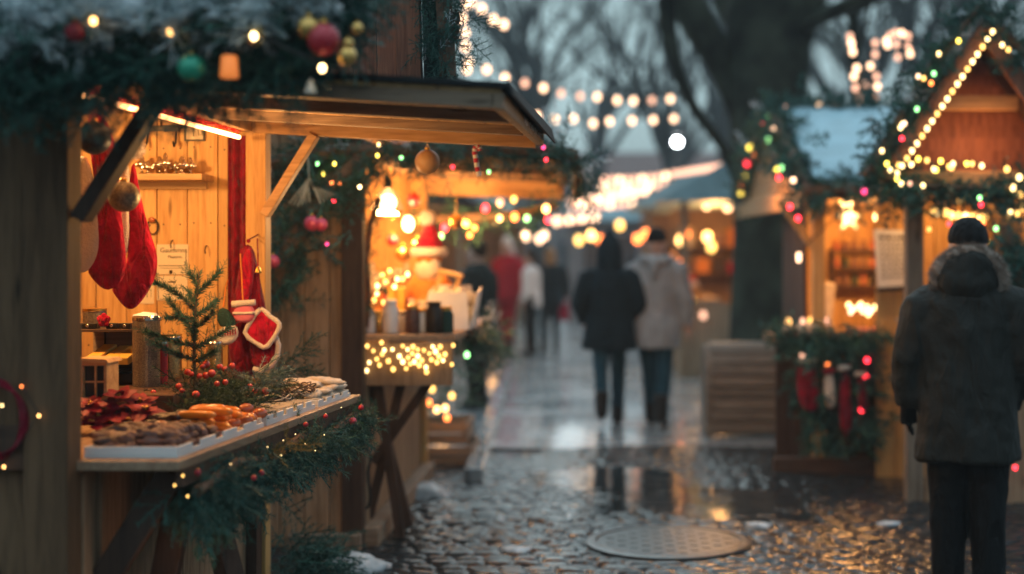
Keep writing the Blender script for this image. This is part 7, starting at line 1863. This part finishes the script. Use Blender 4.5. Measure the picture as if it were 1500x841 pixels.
    if cfg.get('glove'):
        for sg, a in zip((-1, 1), ah):
            wv = Vector(a[2]); d = (wv - Vector(a[1])).normalized(); side = Vector((0, 1, 0)) - d * d.y; side.normalize(); nrm = d.cross(side); gm = MB()
            gm.tube(W([wv - d * .03, wv + d * .03, wv + d * .09]), [(.040 * s, .034 * s), (.042 * s, .024 * s), (.044 * s, .022 * s)], 12, up=side)
            for off, L in ((-.032, .062), (-.011, .075), (.011, .070), (.031, .055)):
                q = wv + d * .085 - side * off; gm.tube(W([q, q + d * L * .5 - nrm * sg * .006, q + d * L * .9 - nrm * sg * .022]), [.0125 * s, .0115 * s, .0095 * s], 8)
            q = wv + d * .03 + side * .034; gm.tube(W([q, q + side * .026 + d * .03, q + side * .028 + d * .06]), [.015 * s, .013 * s, .011 * s], 8); put(gm, 'glove', cfg['glove'], voxel=.007, sm=1)
    if not cfg.get('noeyes'):
        for sg in (-1, 1):
            e = MB(); e.ball(X(hd + Vector((sg * .034, .088, .012))), .011 * s, 10, 8); e.build('eye', 'ink', root, smooth=True)
        e = MB(); e.tube(W([hd + Vector((-.025, .092, -.058)), hd + Vector((0, .099, -.060)), hd + Vector((.025, .092, -.058))]), .005 * s, 6); e.build('mouth', 'stripe_pink', root, smooth=True)
    return root


def cloth(name, col, **k): M[name] = plain(name, col, k.pop('rough', .75), fold=k.pop('fold', .05), fscale=k.pop('fscale', 6), bump=k.pop('bump', .4), bscale=k.pop('bscale', 26), var=k.pop('var', .18), **k); return name
cloth('parka', (.014, .0155, .0135), fold=.03, fscale=7, bscale=18, bump=.5, rough=.7)
M['parka'].node_tree.nodes['Principled BSDF'].inputs['Specular IOR Level'].default_value = 0.2; cloth('fur', (.30, .24, .20), rough=.9); cloth('black_wool', (.007, .008, .009), bscale=120); cloth('dark_denim', (.012, .022, .030)); cloth('black_cotton', (.0045, .006, .007)); cloth('navy_coat', (.006, .016, .022)); cloth('grey_coat', (.30, .30, .30)); cloth('teal_denim', (.012, .046, .066)); cloth('suit_red', (.42, .014, .030)); cloth('blond', (.30, .17, .08)); cloth('dark_hair', (.03, .02, .015)); cloth('white_fur', (.75, .72, .70)); cloth('bag_red', (.28, .015, .04)); cloth('green_black', (.014, .024, .024))
person('person in a long black parka with fur hood and black beanie seen from behind', at(1418, 0, 6.9).x, 6.9, R(-11), 1.74,
       dict(coat='parka', trousers='black_cotton', hem=.60, coat_w=1.17, flare=1.02, sleeve=1.22, hood='fur', hat='beanie', hat_mat='black_wool', vox=.014, fine=True, glove='black_wool', wrinkle=.016, wf=7, leg_w=1.36, gap=.095, coat_name='parka', trouser_len=1.25, stride=(.02, -.02),
            arms=([(-.205, 0, 1.36), (-.290, -.03, 1.09), (-.285, .03, .85)], [(.205, 0, 1.37), (.280, -.02, 1.11), (.235, .10, .91)]), shoulder=.115))
person('person in a long dark pointed-hood coat and jeans walking away beside a grey coat', at(893, 0, 13.1).x, 13.1, R(3), 1.72, dict(coat='navy_coat', trousers='teal_denim', hem=.72, coat_w=1.12, flare=1.16, hood='point', arms=([(-.20, 0, 1.42), (-.30, -.04, 1.14), (-.235, .12, .98)], [(.20, 0, 1.42), (.29, -.05, 1.14), (.23, .12, .98)]), stride=(-.22, .22), lift=(.11, 0), boots=True, leg_w=1.0, gap=.085, group='strolling couple'))
person('person in a light grey hooded coat and teal jeans walking away beside a dark coat', at(961, 0, 13.2).x, 13.2, R(-12), 1.80, dict(coat='grey_coat', trousers='teal_denim', hem=.70, coat_w=1.04, hood='down', hat='beanie', hat_mat='black_wool', stride=(.20, -.16), lift=(0, .05), boots=True, leg_w=1.02, gap=.085, group='strolling couple'))
person('person in dark clothes standing close to the second stall end', at(700, 0, 14.6).x, 14.6, R(70), 1.72, dict(coat='green_black', trousers='black_cotton', hem=.75, coat_w=1.05, hair='dark_hair', hair_len=.1, vox=.02))
person('person in red suit with white hat and pale sleeve walking towards the stalls', at(744, 0, 23).x, 23, R(150), 1.80, dict(coat='suit_red', trousers='suit_red', hem=.80, coat_w=1.15, hat='santa', hat_mat='fleece', vox=.024, hair='white_fur', hair_len=.2, stride=(.1, -.1), coat_name='jacket'))
person('person in white padded jacket and dark trousers beside the red-suited person', at(778, 0, 22.5).x, 22.5, R(75), 1.62, dict(coat='white_fur', trousers='black_cotton', hem=.80, coat_w=.85, hair='dark_hair', hair_len=.18, vox=.024))
w_ = person('person with long blond hair in a dark coat carrying a red bag', at(806, 0, 23).x, 23, R(5), 1.66, dict(coat='navy_coat', trousers='dark_denim', hem=.78, coat_w=1.05, hair='blond', hair_len=.3, vox=.024, stride=(.1, -.1)))
root = thing('handbag', 'red handbag carried by the blond-haired person', 'handbag', at(826, 470, 22.95)); p = at(826, 470, 22.95); m = MB(); m.prism([p + Vector((-.09, 0, 0)), p + Vector((.09, 0, 0)), p + Vector((.07, 0, .28)), p + Vector((-.07, 0, .28))], (0, .12, 0)); m.build('body', 'bag_red', root, bevel=.02); m = MB(); m.tube([p + Vector((-.06, .06, .28)), p + Vector((-.03, .06, .40)), p + Vector((.03, .06, .40)), p + Vector((.06, .06, .28))], .01, 8); m.build('handle', 'bag_red', root)
person('person standing at the orange stall beside the grey coat', 0.75, 20.2, R(-80), 1.70, dict(coat='black_wool', trousers='black_cotton', hem=.75, hair='dark_hair', hair_len=.12, vox=.024))
